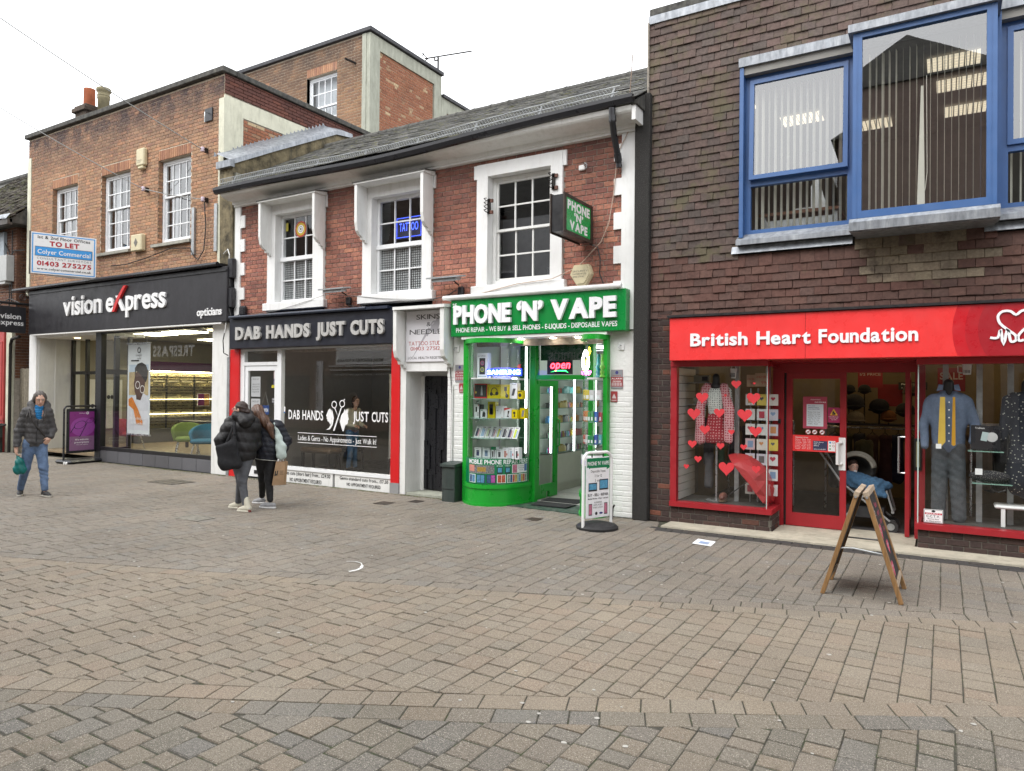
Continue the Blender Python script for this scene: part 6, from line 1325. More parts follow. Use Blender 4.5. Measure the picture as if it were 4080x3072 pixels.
for x, y in ((-3.0,10.6),(-2.2,11.6),(-1.3,12.4),(-.2,10.5),(-.1,11.3),(0.0,12.4),(1.2,10.8),(1.3,12.0)):
    g = MB(); [g.box(x+.06*k,x+.06*k+.045,y+.09*j,y+.09*j+.065,6.06,6.075) for k in range(10) for j in range(5)]; part('ceiling_light', g, m_lv, bh)
of = thing('office_desk', 'desk with papers and folders seen low through the left blue window', 'desk', (-1.8,10.2,3.7)); part('top', MB().box(-2.15,-1.15,9.95,10.6,4.16,4.2), mat('desk_wood', (.2,.09,.05), rough=.5), of); part('leg', MB().box(-2.12,-2.06,10.0,10.06,3.7,4.16).box(-1.24,-1.18,10.0,10.06,3.7,4.16), m_galv, of); part('modesty', MB().box(-2.1,-1.2,9.99,10.0,3.95,4.1), m_galv, of)
for k, (x, y, z, w_) in enumerate(((-1.75,10.05,4.2,.3),(-1.72,10.06,4.215,.28),(-1.7,10.04,4.23,.3),(-2.08,10.1,4.2,.22))): solo('paper_stack', MB().box(x,x+w_,y,y+.25,z+.001,z+.013), m_wcard, ['lowest sheet pile on the office desk behind the blue window','middle sheet pile on the office desk behind the blue window','top sheet pile on the office desk behind the blue window','sheet pile at the left end of the office desk'][k], 'papers', 'papers on the office desk')
solo('folder', MB().prism([(-1.5,4.203),(-1.3,4.203),(-1.42,4.62),(-1.5,4.5)],10.0,10.05), m_wcard, 'white folder standing on the office desk behind the blue window', 'folder')
# ---------------------------------------------------------------- shopfront
m_bred = mat('red_frame', (.33,.015,.022), rough=.4, var=.1, vs=4, dirt=.15, dcol=(.12,.02,.02)); m_bsign = mat('red_sign', (.80,.045,.045), rough=.32, var=.06, vs=2, dirt=.12, dcol=(.3,.03,.03)); m_bsign2 = mat('red_sign_dark', (.36,.012,.02), rough=.35, var=.03)
m_mortb = mat('dark_mortar', (.17,.155,.13), rough=.95, var=.3, vs=14)
its = []
def bpier(x0,x1,z0,z1,y):
    part('wall', MB().box(x0,x1,y+.008,y+.25,z0,z1), m_mortb, bh); return [(x, y+.045-random.random()*.002, z, w_, .09, h) for x, z, w_, h in courses(x0, x1, z0, z1, (), .075, .225, 'flem', .010)]
its += bpier(-3.495,-3.20,0,2.92,9.5)
for x0, x1 in ((-3.199,-1.89),(-.25,3.0)): its += [(x,y,z,w_,d,h) for x,y,z,w_,d,h in bpier(x0,x1,0,.235,9.5)]
for k in range(3):
    for yy in (9.62, 9.84): its.append((-1.915, yy+.06*(k%2), .04+.075*k, .2, .09, .065, RZ))
lay(bh, 'brick', its, m_brB, (.215,.09,.065), c=.004, jit=.003)
part('wall', MB().box(-1.99,-1.878,9.52,10.1,0,.235).box(-.24,-.13,9.52,10.1,0,.235), m_mortb, bh)
fs = part('fascia', MB().cbox(-3.17,3.0,9.33,9.6,2.21,2.785,.006), m_bsign, bh)
part('fascia_top', MB().box(-3.2,3.0,9.30,9.6,2.79,2.82), m_black, bh); part('fascia_back', MB().box(-3.2,3.0,9.54,9.6,2.821,2.92), m_black, bh)
part('fascia_seam', MB().box(-1.455,-1.452,9.326,9.3299,2.215,2.78), mat('seam_red', (.3,.01,.015), var=0), bh)
for w_, a, b in (('British',-2.88,-2.14),('Heart',-2.03,-1.39),('Foundation',-1.30,-.25)):
    for mbx in text(w_, a, b, 2.395, 2.565, 9.312, .02, 'h', split=True, sp=.05): part('letter', mbx, m_wsg, bh)
rg = 0
for cx, rr, tone in ((.86,.78,(.52,.012,.02)),(.86,.66,(.43,.012,.02)),(.86,.54,(.34,.012,.02))):
    P = [(cx+rr*math.cos(a), 2.5+rr*math.sin(a)) for a in np.linspace(math.pi*.5,math.pi*1.5,40)]; P = [(x, min(2.78,max(2.215,z))) for x, z in P]; P += [(2.9,2.215),(2.9,2.78)]
    Q = [p for i, p in enumerate(P) if i == 0 or p != P[i-1]]; part('band', MB().poly(Q, 9.3295-.0008*rg), mat('red_tone_%d'%rg, tone, rough=.35, var=.02), bh); rg += 1
def stroke(pts, w_, y, d=.012):
    mb = MB(); n = len(pts); L = []; R_ = []
    for i in range(n):
        a, b = Vector(pts[max(i-1,0)]), Vector(pts[min(i+1,n-1)]); t = (b-a).normalized(); nn = Vector((-t[1],t[0]))*w_/2; p = Vector(pts[i]); L.append(tuple(p+nn)); R_.append(tuple(p-nn))
    for i in range(n-1): mb.prism([R_[i],R_[i+1],L[i+1],L[i]], y-d, y)
    return mb
hp = [(.43,2.41),(.50,2.41),(.525,2.50),(.55,2.33),(.585,2.50),(.61,2.38),(.63,2.36),(.66,2.38),(.655,2.43),(.60,2.48),(.52,2.56),(.50,2.64),(.54,2.69),(.61,2.69),(.66,2.65),(.71,2.69),(.78,2.69),(.82,2.64),(.80,2.56),(.72,2.48),(.68,2.42),(.69,2.37),(.73,2.38)]
hs_ = curve(hp, 3); part('emblem', stroke([tuple(p) for p in hs_], .026, 9.325), m_wsg, bh)
# left display window with corner return
f = MB(); f.box(-3.20,-3.115,9.48,9.58,.30,2.16); f.box(-3.2,-1.92,9.47,9.6,2.135,2.208); f.box(-3.20,-1.86,9.45,9.62,.235,.30); f.box(-1.945,-1.925,9.56,9.58,.3,2.135); f.box(-1.99,-1.86,9.62,10.08,.235,.30); f.box(-2.0,-1.90,9.6,10.08,2.135,2.208)
part('window_frame', f, m_bred, bh); part('window_glass', MB().quad((-3.115,9.55,.30),(-1.945,9.55,.30),(-1.945,9.55,2.135),(-3.115,9.55,2.135)).quad((-1.94,9.555,.30),(-1.94,10.06,.30),(-1.94,10.06,2.135),(-1.94,9.555,2.135)), m_glass, bh)
part('glass_edge', MB().box(-1.946,-1.936,9.545,9.555,.30,2.135), mat('glass_edge', (.45,.55,.52), rough=.2, var=0), bh)
# door bay
f = MB(); f.box(-1.97,-1.83,10.05,10.15,.02,2.2); f.box(-1.83,-.2,10.05,10.15,2.06,2.2); f.box(-.30,-.19,10.03,10.15,.02,2.2); f.box(-1.97,-.2,9.6,10.05,2.19,2.208)
part('door_frame', f, m_bred, bh); dk_ = MB().box(-1.83,-1.80,10.1,10.14,.03,2.06); part('door_gap', dk_, m_black, bh)
d1 = part('door', MB().frame(-1.80,-1.07,.03,2.06,10.08,10.13,.075,.17,.08), m_bred, bh, label='closed left leaf of the red glazed door'); part('pane', MB().quad((-1.725,10.11,.2),(-1.145,10.11,.2),(-1.145,10.11,1.98),(-1.725,10.11,1.98)), m_glass, d1)
part('handle', MB().box(-1.155,-1.075,10.07,10.079,.80,1.22), m_white, d1); part('handle', MB().tube([(-1.12,10.07,1.15),(-1.165,10.01,1.15),(-1.165,10.01,.88),(-1.12,10.07,.88)],.02,8), m_white, d1)
part('lock', MB().cbox(-1.90,-1.865,10.03,10.05,1.38,1.44,.004), m_black, bh)
d2 = part('door', MB().box(-.405,-.355,10.05,10.12,.03,2.06).box(-.40,-.36,10.6,10.7,.03,2.06).box(-.40,-.36,10.12,10.6,.03,.2).box(-.40,-.36,10.12,10.6,1.98,2.06), m_bred, bh, label='right leaf folded open seen edge on'); part('handle', MB().tube([(-.40,10.2,1.25),(-.48,10.2,1.25),(-.48,10.2,.8),(-.40,10.2,.8)],.015,8), m_chrome, d2)
part('letter_slot', MB().cbox(-.305,-.225,10.005,10.03,.86,1.25,.006), m_iron, bh); part('letter_slot', MB().box(-.285,-.245,9.998,10.004,.90,1.21), mat('brass_dull', (.35,.33,.2), rough=.4, metal=.5), bh)
# right display window
part('window_head', MB().box(-.27,3.0,9.47,9.6,2.135,2.208).box(-.27,-.2,9.6,10.03,2.135,2.208), m_bred, bh)
f = MB(); f.box(-.28,3.0,9.45,9.62,.235,.30); f.box(-.27,-.22,9.62,10.03,.235,.30)
part('window_frame', f, m_bred, bh); part('window_glass', MB().quad((-.255,9.55,.30),(3,9.55,.30),(3,9.55,2.135),(-.255,9.55,2.135)).quad((-.25,9.555,.3),(-.25,10.03,.3),(-.25,10.03,2.135),(-.25,9.555,2.135)), m_glass, bh); part('glass_edge', MB().box(-.258,-.246,9.54,9.556,.30,2.135), mat('glass_edge', (.45,.55,.52), rough=.2, var=0), bh)
# interior shell
m_sw = mat('slatwall', (.46,.43,.36), rough=.6, var=.04); m_ci = mat('charity_wall', (.20,.155,.095), rough=.9, var=.08)
part('slatwall', MB().box(-3.2,-3.14,9.6,10.6,.30,2.2), m_mortb, bh)
for k in range(17): part('slat', MB().box(-3.139,-3.118,9.59,10.35,.31+.107*k,.31+.107*k+.098), mat('slat_grey', (.56,.54,.50), rough=.5, var=.05, vs=2), bh)
part('window_bed', MB().box(-3.14,-1.99,9.6,10.3,.24,.298).box(-.19,3.0,9.6,10.4,.24,.298), mat('window_bed', (.06,.055,.05), rough=.7), bh)
part('shop_wall', MB().box(-3.45,-3.4,10.3,13.9,0,2.9).box(-3.4,3.1,13.8,13.9,0,2.9).box(3.05,3.1,9.6,13.9,0,2.9), m_ci, bh); part('shop_ceiling', MB().box(-3.45,3.1,9.6,13.9,2.6,2.66), mat('ceil_dark', (.25,.23,.2), rough=.9), bh); part('shop_floor', MB().box(-3.45,3.1,10.3,13.9,-.03,.03), mat('carpet_dark', (.05,.045,.045), rough=.9, var=.2), bh)
m_spot = emat('shop_spot', (1,.72,.35), 12)
for x, y in ((-2.6,11.6),(-1.6,12.6),(-.7,12.2),(.3,11.6),(1.1,12.4),(-2.2,13.0),(.6,12.9)): part('spotlight', MB().lathe([(.05,0),(.06,.06),(.03,.10)],(x,y,2.48),10), m_spot, bh)
for x in (-2.42,): solo('display_post', MB().box(x-.03,x+.03,9.95,10.0,.30,2.2), m_galv, 'grey slotted post behind the skirt mannequin', 'post', 'slotted display posts')
for x, lab in ((.36,'grey slotted post with cream top right of the shirt mannequin'),(.66,'grey slotted post beside the patterned dress'),(.02,'grey slotted post behind the blue shirt'),(-2.02,'grey post beside the card rack')): solo('display_post', MB().box(x-.03,x+.03,9.98,10.03,.30,2.2), m_galv, lab, 'post', 'slotted display posts')
# hearts stuck inside the left window
m_heart = mat('heart_red', (.62,.035,.045), rough=.55, var=.06, vs=12)
HT = [(-2.78,1.72,.165),(-2.89,1.50,.175),(-2.55,1.52,.14),(-2.33,1.90,.125),(-2.11,1.72,.17),(-2.22,1.50,.185),(-2.74,1.29,.14),(-2.39,1.27,.08),(-2.08,1.29,.155),(-2.91,1.09,.12),(-2.53,1.08,.10),(-2.23,1.08,.085),(-2.83,.89,.10),(-2.99,.78,.075),(-2.45,.79,.20),(-2.07,.80,.11),(-2.10,1.91,.035),(-2.47,1.75,.04)]
HL = ['over the pink shawl shoulder','on the slatted wall side, high','over the skirt waist','near the hanging basket, top','over the card rack, top right','right of the shawl sleeve','over the shawl hem, left','over the right shawl hem','beside the rainbow card rack','low left over the slats','just under the skirt hem','over the white heart card','left of the hanging scarf','smallest at the low left corner','largest, above the red umbrella','low right by the rainbow card','tiny, beside the price sign','tiny, on the spotted blouse']
for (x,z,w_), l_ in zip(HT, HL): solo('paper_heart', heart(x,z,w_*1.02,9.535,.003), m_heart, 'red paper heart '+l_, 'paper heart', 'paper hearts on the left charity window')
# notices on the door
nt_ = thing('door_notice', 'pink important notices poster with white opening hours sheet on the red door', 'poster', (-1.45,10.09,1.32)); m_pk = mat('notice_pink', (.42,.06,.10), rough=.4, var=.1)
part('sheet', MB().rect(-1.595,-1.30,1.325,1.745,10.095), m_pk, nt_); part('sheet', MB().rect(-1.55,-1.345,1.355,1.645,10.094), mat('notice_white', (.62,.68,.72), var=.03), nt_)
part('lettering', text('important',-1.50,-1.38,1.70,1.715,10.094,bold='r').merge(text('notices',-1.45,-1.315,1.665,1.685,10.094,bold='b')), m_vin, nt_); part('lettering', line_text([('Our new',.5),('opening hours',.75),('from April 2021',.82)],-1.535,-1.36,1.635,1.57,10.093,'b'), mat('print_navy',(.05,.05,.2),var=0), nt_)
part('lettering', line_text([('Monday  9 am  5 pm',.85),('Tuesday  9 am  5 pm',.85),('Wednesday  9 am  5 pm',.9),('Thursday  9 am  5 pm',.85),('Friday  9 am  5 pm',.8),('Saturday  9 am  5 pm',.88),('Sunday  closed',.7)],-1.535,-1.36,1.555,1.375,10.093,'r'), m_prk, nt_)
n2 = thing('door_notice', 'dark pink notice with yellow warning triangle beside the opening hours', 'poster', (-1.22,10.09,1.41)); part('sheet', MB().rect(-1.29,-1.148,1.41,1.605,10.095), mat('notice_magenta', (.33,.02,.09), rough=.4), n2); part('triangle', MB().poly([(-1.268,1.505),(-1.172,1.505),(-1.22,1.59)],10.094), mat('tri_yellow', (.7,.4,.03), var=0), n2); part('print', MB().disc(-1.225,1.545,.013,10.093).disc(-1.21,1.528,.011,10.0928).rect(-1.24,-1.2,1.512,1.53,10.0932), m_prk, n2); part('lettering', line_text([('Keep children safe',1),('please stay with',.8),('your child',.5)],-1.28,-1.16,1.495,1.44,10.093,'r','c'), m_vin, n2)
for x, l_ in ((-1.53,'no dogs'),(-1.45,'no smoking'),(-1.36,'no food')):
    t = thing('door_sticker', 'round white %s sticker on the red door glass' % l_, 'sticker', (x,10.09,1.25), 0, 'round stickers on the charity door'); part('disc', MB().disc(x,1.28,.034,10.095), m_vin, t); part('print', MB().ring(x,1.28,.028,.034,10.094).poly([(x-.026,1.262),(x-.02,1.256),(x+.026,1.298),(x+.02,1.304)],10.0935), mat('print_red', (.42,.06,.05), var=0), t); part('print', MB().ell((x,10.094,1.278),(.017,.0005,.009),8,4), m_prk, t)
ot = thing('opening_times', 'red opening times band across the glass of the closed door', 'sign', (-1.44,10.09,1.02)); part('sheet', MB().rect(-1.725,-1.147,1.02,1.235,10.096), m_bsign, ot); part('lettering', text('Opening times',-1.69,-1.53,1.195,1.215,10.095,bold='r'), m_vin, ot)
part('lettering', line_text([(d+'   09.00 - 17.00',1) for d in ('Monday','Tuesday','Wednesday','Thursday','Friday','Saturday')]+[('Sunday   10.00 - 16.00',1)],-1.69,-1.50,1.185,1.045,10.095,'r'), m_vin, ot)
part('panel', MB().rect(-1.47,-1.295,1.04,1.165,10.0955), mat('panel_navy', (.03,.035,.09), var=0), ot); part('lettering', line_text([("We're always",.75),('open on',.45),('ebay',.4),('',0),('ebay.co.uk/bhf',.9)],-1.46,-1.30,1.16,1.045,10.095,'b'), m_vin, ot); part('panel', MB().rect(-1.285,-1.20,1.035,1.17,10.0955), m_vin, ot)
part('print', MB().disc(-1.262,1.148,.013,10.095), mat('dot_blue',(.05,.3,.6),var=0), ot); part('print', MB().ring(-1.222,1.148,.010,.014,10.095).ring(-1.222,1.105,.010,.014,10.095), mat('print_red', (.42,.06,.05), var=0), ot); part('print', MB().disc(-1.262,1.105,.01,10.095).disc(-1.262,1.065,.011,10.095), mat('dot_green',(.1,.4,.15),var=0), ot)
cc = thing('cctv_notice', 'white and red security CCTV sticker at the corner of the right window', 'sign', (-.1,9.54,.31)); part('sheet', MB().rect(-.19,0,.31,.465,9.54), m_vin, cc); part('border', MB().frame(-.185,-.005,.315,.46,9.538,9.5395,.003), m_prk, cc); part('band', MB().rect(-.18,-.01,.405,.425,9.539), mat('print_redb',(.5,.02,.04),var=0), cc); part('emblem', MB().disc(-.095,.443,.02,9.539,14,.013), m_prk, cc); part('lettering', text('SECURITY',-.17,-.02,.409,.421,9.538,bold='b'), m_vin, cc); part('lettering', text('C.C.T.V.',-.165,-.03,.372,.398,9.538,bold='b').merge(line_text([('Recording',.7),('In Operation',.9)],-.175,-.015,.367,.32,9.538,'b','c')), m_prk, cc)
# ---------------------------------------------------------------- left window display
def mannequin_top(nm, lab, cx, cy, zb, parts_, extra=None):
    t = thing(nm, lab, 'mannequin', (cx,cy,zb)); return t
m_mann = mat('mannequin_black', (.02,.02,.02), rough=.4, var=.05)
def patmat(name, base, ink, scale, thr, rnd=.25):
    if name in MC: return MC[name]
    m, t, b, o = _nodes(name); b.inputs['Roughness'].default_value = .9
    g = N(t, 'NewGeometry'); mp = N(t, 'Mapping'); mp.inputs['Scale'].default_value = (scale, .01, scale); t.links.new(g.outputs['Position'], mp.inputs['Vector'])
    vo = N(t, 'TexVoronoi'); vo.inputs['Scale'].default_value = 1; vo.inputs['Randomness'].default_value = rnd; t.links.new(mp.outputs[0], vo.inputs['Vector'])
    f_ = ramp(t, vo.outputs['Distance'], [(thr, 1.), (thr+.05, 0.)]); t.links.new(mixc(t, f_, base, ink), b.inputs['Base Color']); MC[name] = m; return m
mn = thing('mannequin', 'headless mannequin in spotted blouse, red skirt and pink heart shawl', 'mannequin', (-2.68,9.86,.3))
def sp(nm, prims, m_, par, res=.011, disp=None, post=None, label=None): return part(nm, sdf_mesh(prims, res, disp, post), m_, par, label=label)
C = 'c'; E_ = 'e'
part('stand', MB().tube([(-2.68,9.9,.3),(-2.68,9.9,1.1)],.015,8).lathe([(.14,0),(.14,.01),(.02,.02)],(-2.68,9.9,.3),16), m_chrome, mn)
L0_ = Vector((0,0,0))
def spw(nm, prims, m_, root, res=.011, **k):   # prims given relative to the root
    me = sdf_mesh(prims, res, **k); return part(nm, me, m_, root)
spw('neck', [('c',(0,0,1.58),(0,0,1.70),.055,.05,0),('e',(0,0,1.56),(.09,.07,.06),.03)], m_mann, mn)
spw('blouse', [('c',(0,0,1.22),(0,-.01,1.42),.105,.12,.05,.75),('c',(-.13,0,1.52),(.13,0,1.52),.05,.05,.08),('c',(-.16,0,1.5),(-.2,.02,1.1),.05,.04,.04),('c',(.16,0,1.5),(.22,.02,.98),.05,.035,.04)], patmat('spotted_white',(.62,.66,.62),(.05,.06,.06),34,.22), mn)
spw('skirt', [('c',(0,0,1.18),(0,0,.88),.105,.155,.02,.72),('-b',(0,0,.73),(.4,.4,.06),.01,.0)], patmat('red_skirt',(.30,.02,.03),(.55,.30,.30),26,.2), mn, disp=lambda P: .004*np.sin(P[...,0]*70))
spw('shawl', [('c',(-.12,-.05,1.56),(-.21,-.05,1.25),.06,.065,.03,.6),('c',(-.21,-.05,1.25),(-.2,-.05,.84),.065,.075,.03,.55),('c',(.12,-.05,1.56),(.19,-.05,1.25),.06,.065,.03,.6),('c',(.19,-.05,1.25),(.19,-.05,.85),.065,.06,.03,.55),('c',(-.1,.04,1.57),(.1,.04,1.57),.05,.05,.04)], patmat('heart_shawl',(.62,.34,.36),(.34,.03,.05),30,.30), mn, disp=lambda P: .006*np.sin(P[...,0]*90+P[...,2]*6))
um = thing('umbrella', 'open red umbrella lying on its side in the left charity window', 'umbrella', (-2.1,9.95,.3)); uc = MB(); seg = 16; ax_ = Vector((-.62,-.1,-.5)).normalized()
R0 = ax_.to_track_quat('Z','Y').to_matrix().to_4x4(); apex = Vector((-2.02,9.98,.78)); prof = [(.0,-.0),(.16,.03),(.3,.10),(.40,.21),(.44,.30)]
vs = []
for r_, h_ in prof:
    for k in range(seg):
        a = 2*math.pi*k/seg; rr = r_*(1-.05*(k%2)); vs.append(tuple(apex+(R0 @ Vector((rr*math.cos(a),rr*math.sin(a),h_)))))
uc.add(vs, [(i*seg+k,i*seg+(k+1)%seg,(i+1)*seg+(k+1)%seg,(i+1)*seg+k) for i in range(4) for k in range(seg)]); uc.v = [(x, max(9.62,y), max(.31,z)) for x,y,z in uc.v]
part('canopy', uc, mat('umbrella_red', (.42,.025,.03), rough=.55, var=.1), um); part('shaft', MB().tube([tuple(apex-ax_*.08),tuple(apex+ax_*.62)],.008,6), m_black, um)
gb_ = thing('shoe_pair', 'brown shoe lying at the foot of the slotted post', 'shoe', (-2.55,9.8,.3)); part('upper', MB().ell((-2.56,9.8,.37),(.05,.13,.06),12,8), mat('brown_shoe',(.2,.08,.06),rough=.4,var=.2), gb_); part('sole', MB().ell((-2.56,9.8,.32),(.055,.14,.02),12,4), mat('tan_leather', (.15,.10,.06)), gb_)
def cloth(nm, lab, x, y, z0, z1, w_, col, m_=None, cat='clothing', group='garments hanging in the charity shop', d=.08):
    t = thing(nm, lab, cat, (x,y,z0), 0, group); mm = m_ or mat('cl_%d_%d_%d'%tuple(int(v*199) for v in col), col, rough=.95, var=.25, vs=10)
    k = random.random()*6; h = z1-z0
    me = sdf_mesh([('c',(-w_*.22,0,h*.9),(w_*.22,0,h*.9),.045,.045,.03),('c',(0,0,h*.8),(0,0,.06),w_*.34,w_*.44,.06,d/w_*2)], .016, lambda P: .008*np.sin(P[...,0]*60+k)); part('garment', me, mm, t)
    part('hanger', MB().tube([(x-w_*.25,y,z1-.06),(x,y,z1+.0),(x+w_*.25,y,z1-.06)],.007,5).tube([(x,y,z1),(x,y,z1+.08)],.006,5), m_iron, t); return t
cloth('scarf', 'dark patterned scarf hanging by the slatted wall', -2.86, 10.15, .75, 1.45, .16, (.03,.025,.03)); cloth('scarf', 'teal and lime scarf hanging behind the skirt', -2.70, 10.2, .78, 1.12, .11, (.08,.16,.10)); cloth('scarf', 'grey fringed scarf under the dark one', -2.84, 10.1, .42, .95, .13, (.10,.10,.11))
def rack(x0, x1, y, z, lab):
    t = thing('clothes_rail', lab, 'rail', ((x0+x1)/2,y,.03), 0, 'clothes rails in the charity shop'); part('bar', MB().tube([(x0,y,z),(x1,y,z)],.014,8), m_chrome, t)
    for x in (x0,x1): part('leg', MB().tube([(x,y,.03),(x,y,z)],.014,8), m_chrome, t)
    return t
bk_ = thing('hanging_basket', 'small white plastic basket hanging at the top of the left window', 'basket', (-2.42,9.75,1.98)); part('bowl', MB().lathe([(.03,0),(.032,.03),(.045,.13),(.05,.13)],(-2.42,9.75,1.98),14), m_white, bk_)
sl2 = MB(); [sl2.box(-2.455+.014*k,-2.449+.014*k,9.70,9.71,1.995,2.05) for k in range(5)]; part('slot', sl2, m_prk, bk_); part('handle', MB().tube([(-2.46,9.75,2.10),(-2.42,9.75,2.18),(-2.38,9.75,2.10)],.005,5), m_white, bk_)
bk_ = thing('hanging_basket', 'white plastic jug hanging at the top of the right window', 'basket', (.23,9.75,2.02)); part('bowl', MB().lathe([(.04,0),(.042,.03),(.05,.12),(.055,.12)],(.23,9.75,2.02),14), m_white, bk_); part('handle', MB().tube([(.18,9.75,2.12),(.14,9.75,2.12),(.14,9.75,2.05),(.18,9.75,2.04)],.006,5), m_white, bk_)
sl2 = MB(); [sl2.box(.195+.014*k,.201+.014*k,9.695,9.70,2.035,2.07) for k in range(5)]; part('slot', sl2, m_prk, bk_)
ck = thing('price_sign', 'tan card sign for 99p cards in the left charity window', 'sign', (-2.1,9.8,1.95)); part('card', MB().box(-2.27,-2.0,9.85,9.86,1.87,2.03).box(-2.15,-1.97,9.80,9.81,1.88,2.05), mat('tan_card', (.45,.32,.21), rough=.7, var=.05), ck); part('lettering', text('cards',-2.13,-2.0,1.985,2.02,9.799,bold='r').merge(text('99p',-2.07,-1.98,1.90,1.945,9.799,bold='r')).merge(text('cards',-2.26,-2.17,1.96,1.99,9.849,bold='r')).merge(text('99p',-2.22,-2.16,1.90,1.93,9.849,bold='r')), mat('print_red', (.42,.06,.05), var=0), ck)
cr_ = thing('card_rack', 'wire rack of greeting cards at the right of the left window', 'card rack', (-2.12,10.0,.3)); part('post', MB().tube([(-2.16,10.05,.3),(-2.16,10.05,1.85)],.012,6).tube([(-2.26,10.05,.3),(-2.26,10.05,1.85)],.008,6), m_chrome, cr_)
CCOL = [(.6,.6,.58),(.55,.4,.42),(.62,.6,.55),(.5,.5,.55),(.62,.5,.1),(.6,.62,.62)]
for r_ in range(7):
    for k in range(3):
        x = -2.30+.15*k; z = .42+.2*r_; c_ = random.choice(CCOL); t = thing('greeting_card', 'greeting card in the %s row of the wire rack, %s' % (['lowest','second','third','middle','fifth','sixth','top'][r_], ['left','middle','right'][k]), 'card', (x,9.93,z), 0, 'greeting cards in the wire rack')
        part('card', MB().box(x,x+.125,9.93-.01*k,9.934-.01*k,z,z+.15), mat('card_%d_%d_%d'%tuple(int(v*99) for v in c_), c_, var=.08), t); part('print', heart(x+.06,z+.09,.05+.03*random.random(),9.928-.01*k) if (r_+k) % 3 else MB().rect(x+.03,x+.1,z+.03,z+.12,9.928-.01*k), mat('cp_%d'%((r_*3+k)%4), [(.45,.05,.08),(.2,.3,.45),(.55,.25,.1),(.12,.12,.12)][(r_*3+k)%4], var=.2), t)
for k, (z, lab) in enumerate(((1.62,'grey goods box on the lower bracket shelf by the slats'),(1.93,'grey goods box on the upper bracket shelf by the slats'))):
    t = thing('goods_box', lab, 'box', (-2.9,10.05,z), 0, 'boxes on the slatwall shelves'); part('carton', MB().cbox(-3.04,-2.82,10.0,10.12,z,z+.10,.004), mat('olive_card',(.28,.29,.22),var=.1), t); part('window', MB().rect(-2.92,-2.84,z+.02,z+.08,9.999), m_prk, t); part('shelf', MB().box(-3.11,-2.8,9.98,10.15,z-.012,z-.001), m_galv, t)
# ---------------------------------------------------------------- right window display
m_den = mat('grey_denim', (.07,.08,.09), rough=.9, var=.3, vs=14); m_shirt = mat('chambray', (.13,.17,.25), rough=.9, var=.15, vs=30)
mm = thing('mannequin', 'headless mannequin in blue shirt, loose yellow tie and grey jeans', 'mannequin', (.05,9.86,.3))
spw('neck', [('c',(0,.02,1.42),(0,.01,1.62),.06,.055,.02)], m_mann, mn if False else mm)
spw('shirt', [('c',(0,0,.92),(0,-.02,1.32),.165,.20,.05,.62),('c',(-.15,0,1.43),(.15,0,1.43),.055,.055,.09),('c',(-.19,0,1.40),(-.255,-.02,1.1),.062,.05,.04),('c',(-.255,-.02,1.1),(-.235,-.08,.88),.05,.042,.02),('c',(.19,0,1.40),(.27,.02,1.12),.062,.05,.04),('c',(.27,.02,1.12),(.24,-.06,.95),.05,.045,.02),('c',(-.06,-.03,1.5),(.06,-.03,1.5),.035,.035,.02),('-e',(0,-.08,1.53),(.05,.06,.07),.01)], m_shirt, mm, disp=lambda P: .004*np.sin(P[...,0]*40+P[...,2]*25))
spw('jeans', [('c',(-.08,0,.84),(-.10,0,.05),.092,.075,.02),('c',(.08,0,.84),(.11,0,.05),.092,.075,.02),('c',(-.06,0,.88),(.06,0,.88),.11,.11,.03,.8)], m_den, mm, disp=lambda P: .0025*np.sin(P[...,2]*70+P[...,0]*40))
part('collar', MB().add([(-.01,9.73,1.84),(.0,9.76,1.9),(-.05,9.76,1.91),(-.07,9.73,1.83)],[(0,1,2,3)]).add([(.11,9.73,1.84),(.1,9.76,1.9),(.15,9.76,1.91),(.17,9.73,1.83)],[(0,1,2,3)]), m_shirt, mm)
part('tie', MB().prism([(-.055,1.22),(-.02,1.185),(.02,1.24),(.015,1.76),(-.035,1.76)],9.655,9.665), mat('yellow_tie',(.62,.42,.07),rough=.45,var=.1), mm); part('tie', MB().prism([(.08,1.21),(.10,1.195),(.12,1.21),(.115,1.76),(.09,1.76)],9.658,9.665), mat('amber_tie',(.5,.26,.02),rough=.45,var=.1), mm)
bt = MB(); [bt.ell((.055,9.672,1.25+.09*k),(.008,.004,.008),8,4) for k in range(6)]; part('button', bt, m_vin, mm); part('price_tag', MB().rect(-.075,-.02,1.16,1.215,9.65), m_vin, mm)
md2 = thing('mannequin', 'headless mannequin in black patterned dress at the right edge', 'mannequin', (.80,9.86,.3)); spw('neck',[('c',(0,.02,1.45),(0,.01,1.62),.055,.05,.02)], m_mann, md2)
spw('dress', [('c',(0,0,1.1),(0,-.01,1.36),.13,.16,.05,.7),('c',(-.13,0,1.46),(.13,0,1.46),.05,.05,.08),('c',(-.17,0,1.44),(-.22,0,1.0),.055,.05,.04),('c',(.17,0,1.44),(.22,0,1.0),.055,.05,.04),('c',(0,0,1.1),(0,0,.55),.14,.22,.03,.7)], patmat('dress_pattern',(.012,.014,.022),(.35,.35,.30),34,.2,.9), md2, disp=lambda P: .006*np.sin(P[...,0]*60))
bxo = thing('boxed_gift', 'black gift box with round window on a glass shelf beside the shirt', 'box', (.42,9.75,1.15)); part('carton', MB().cbox(.27,.55,9.72,9.80,1.16,1.44,.004), m_blackm, bxo); part('print', MB().disc(.47,1.31,.055,9.718), mat('pale_disc',(.5,.5,.5),var=.1), bxo); part('print', MB().poly([(.36,1.27),(.42,1.26),(.44,1.36),(.38,1.37)],9.717), mat('pale_tag',(.4,.5,.5),var=.1), bxo); part('lettering', text('Traditions',.31,.40,1.40,1.42,9.717,bold='r'), m_vin, bxo)
part('shelf', MB().box(.24,.58,9.68,9.86,1.14,1.15), mat('shelf_green', (.2,.34,.28)), bxo)
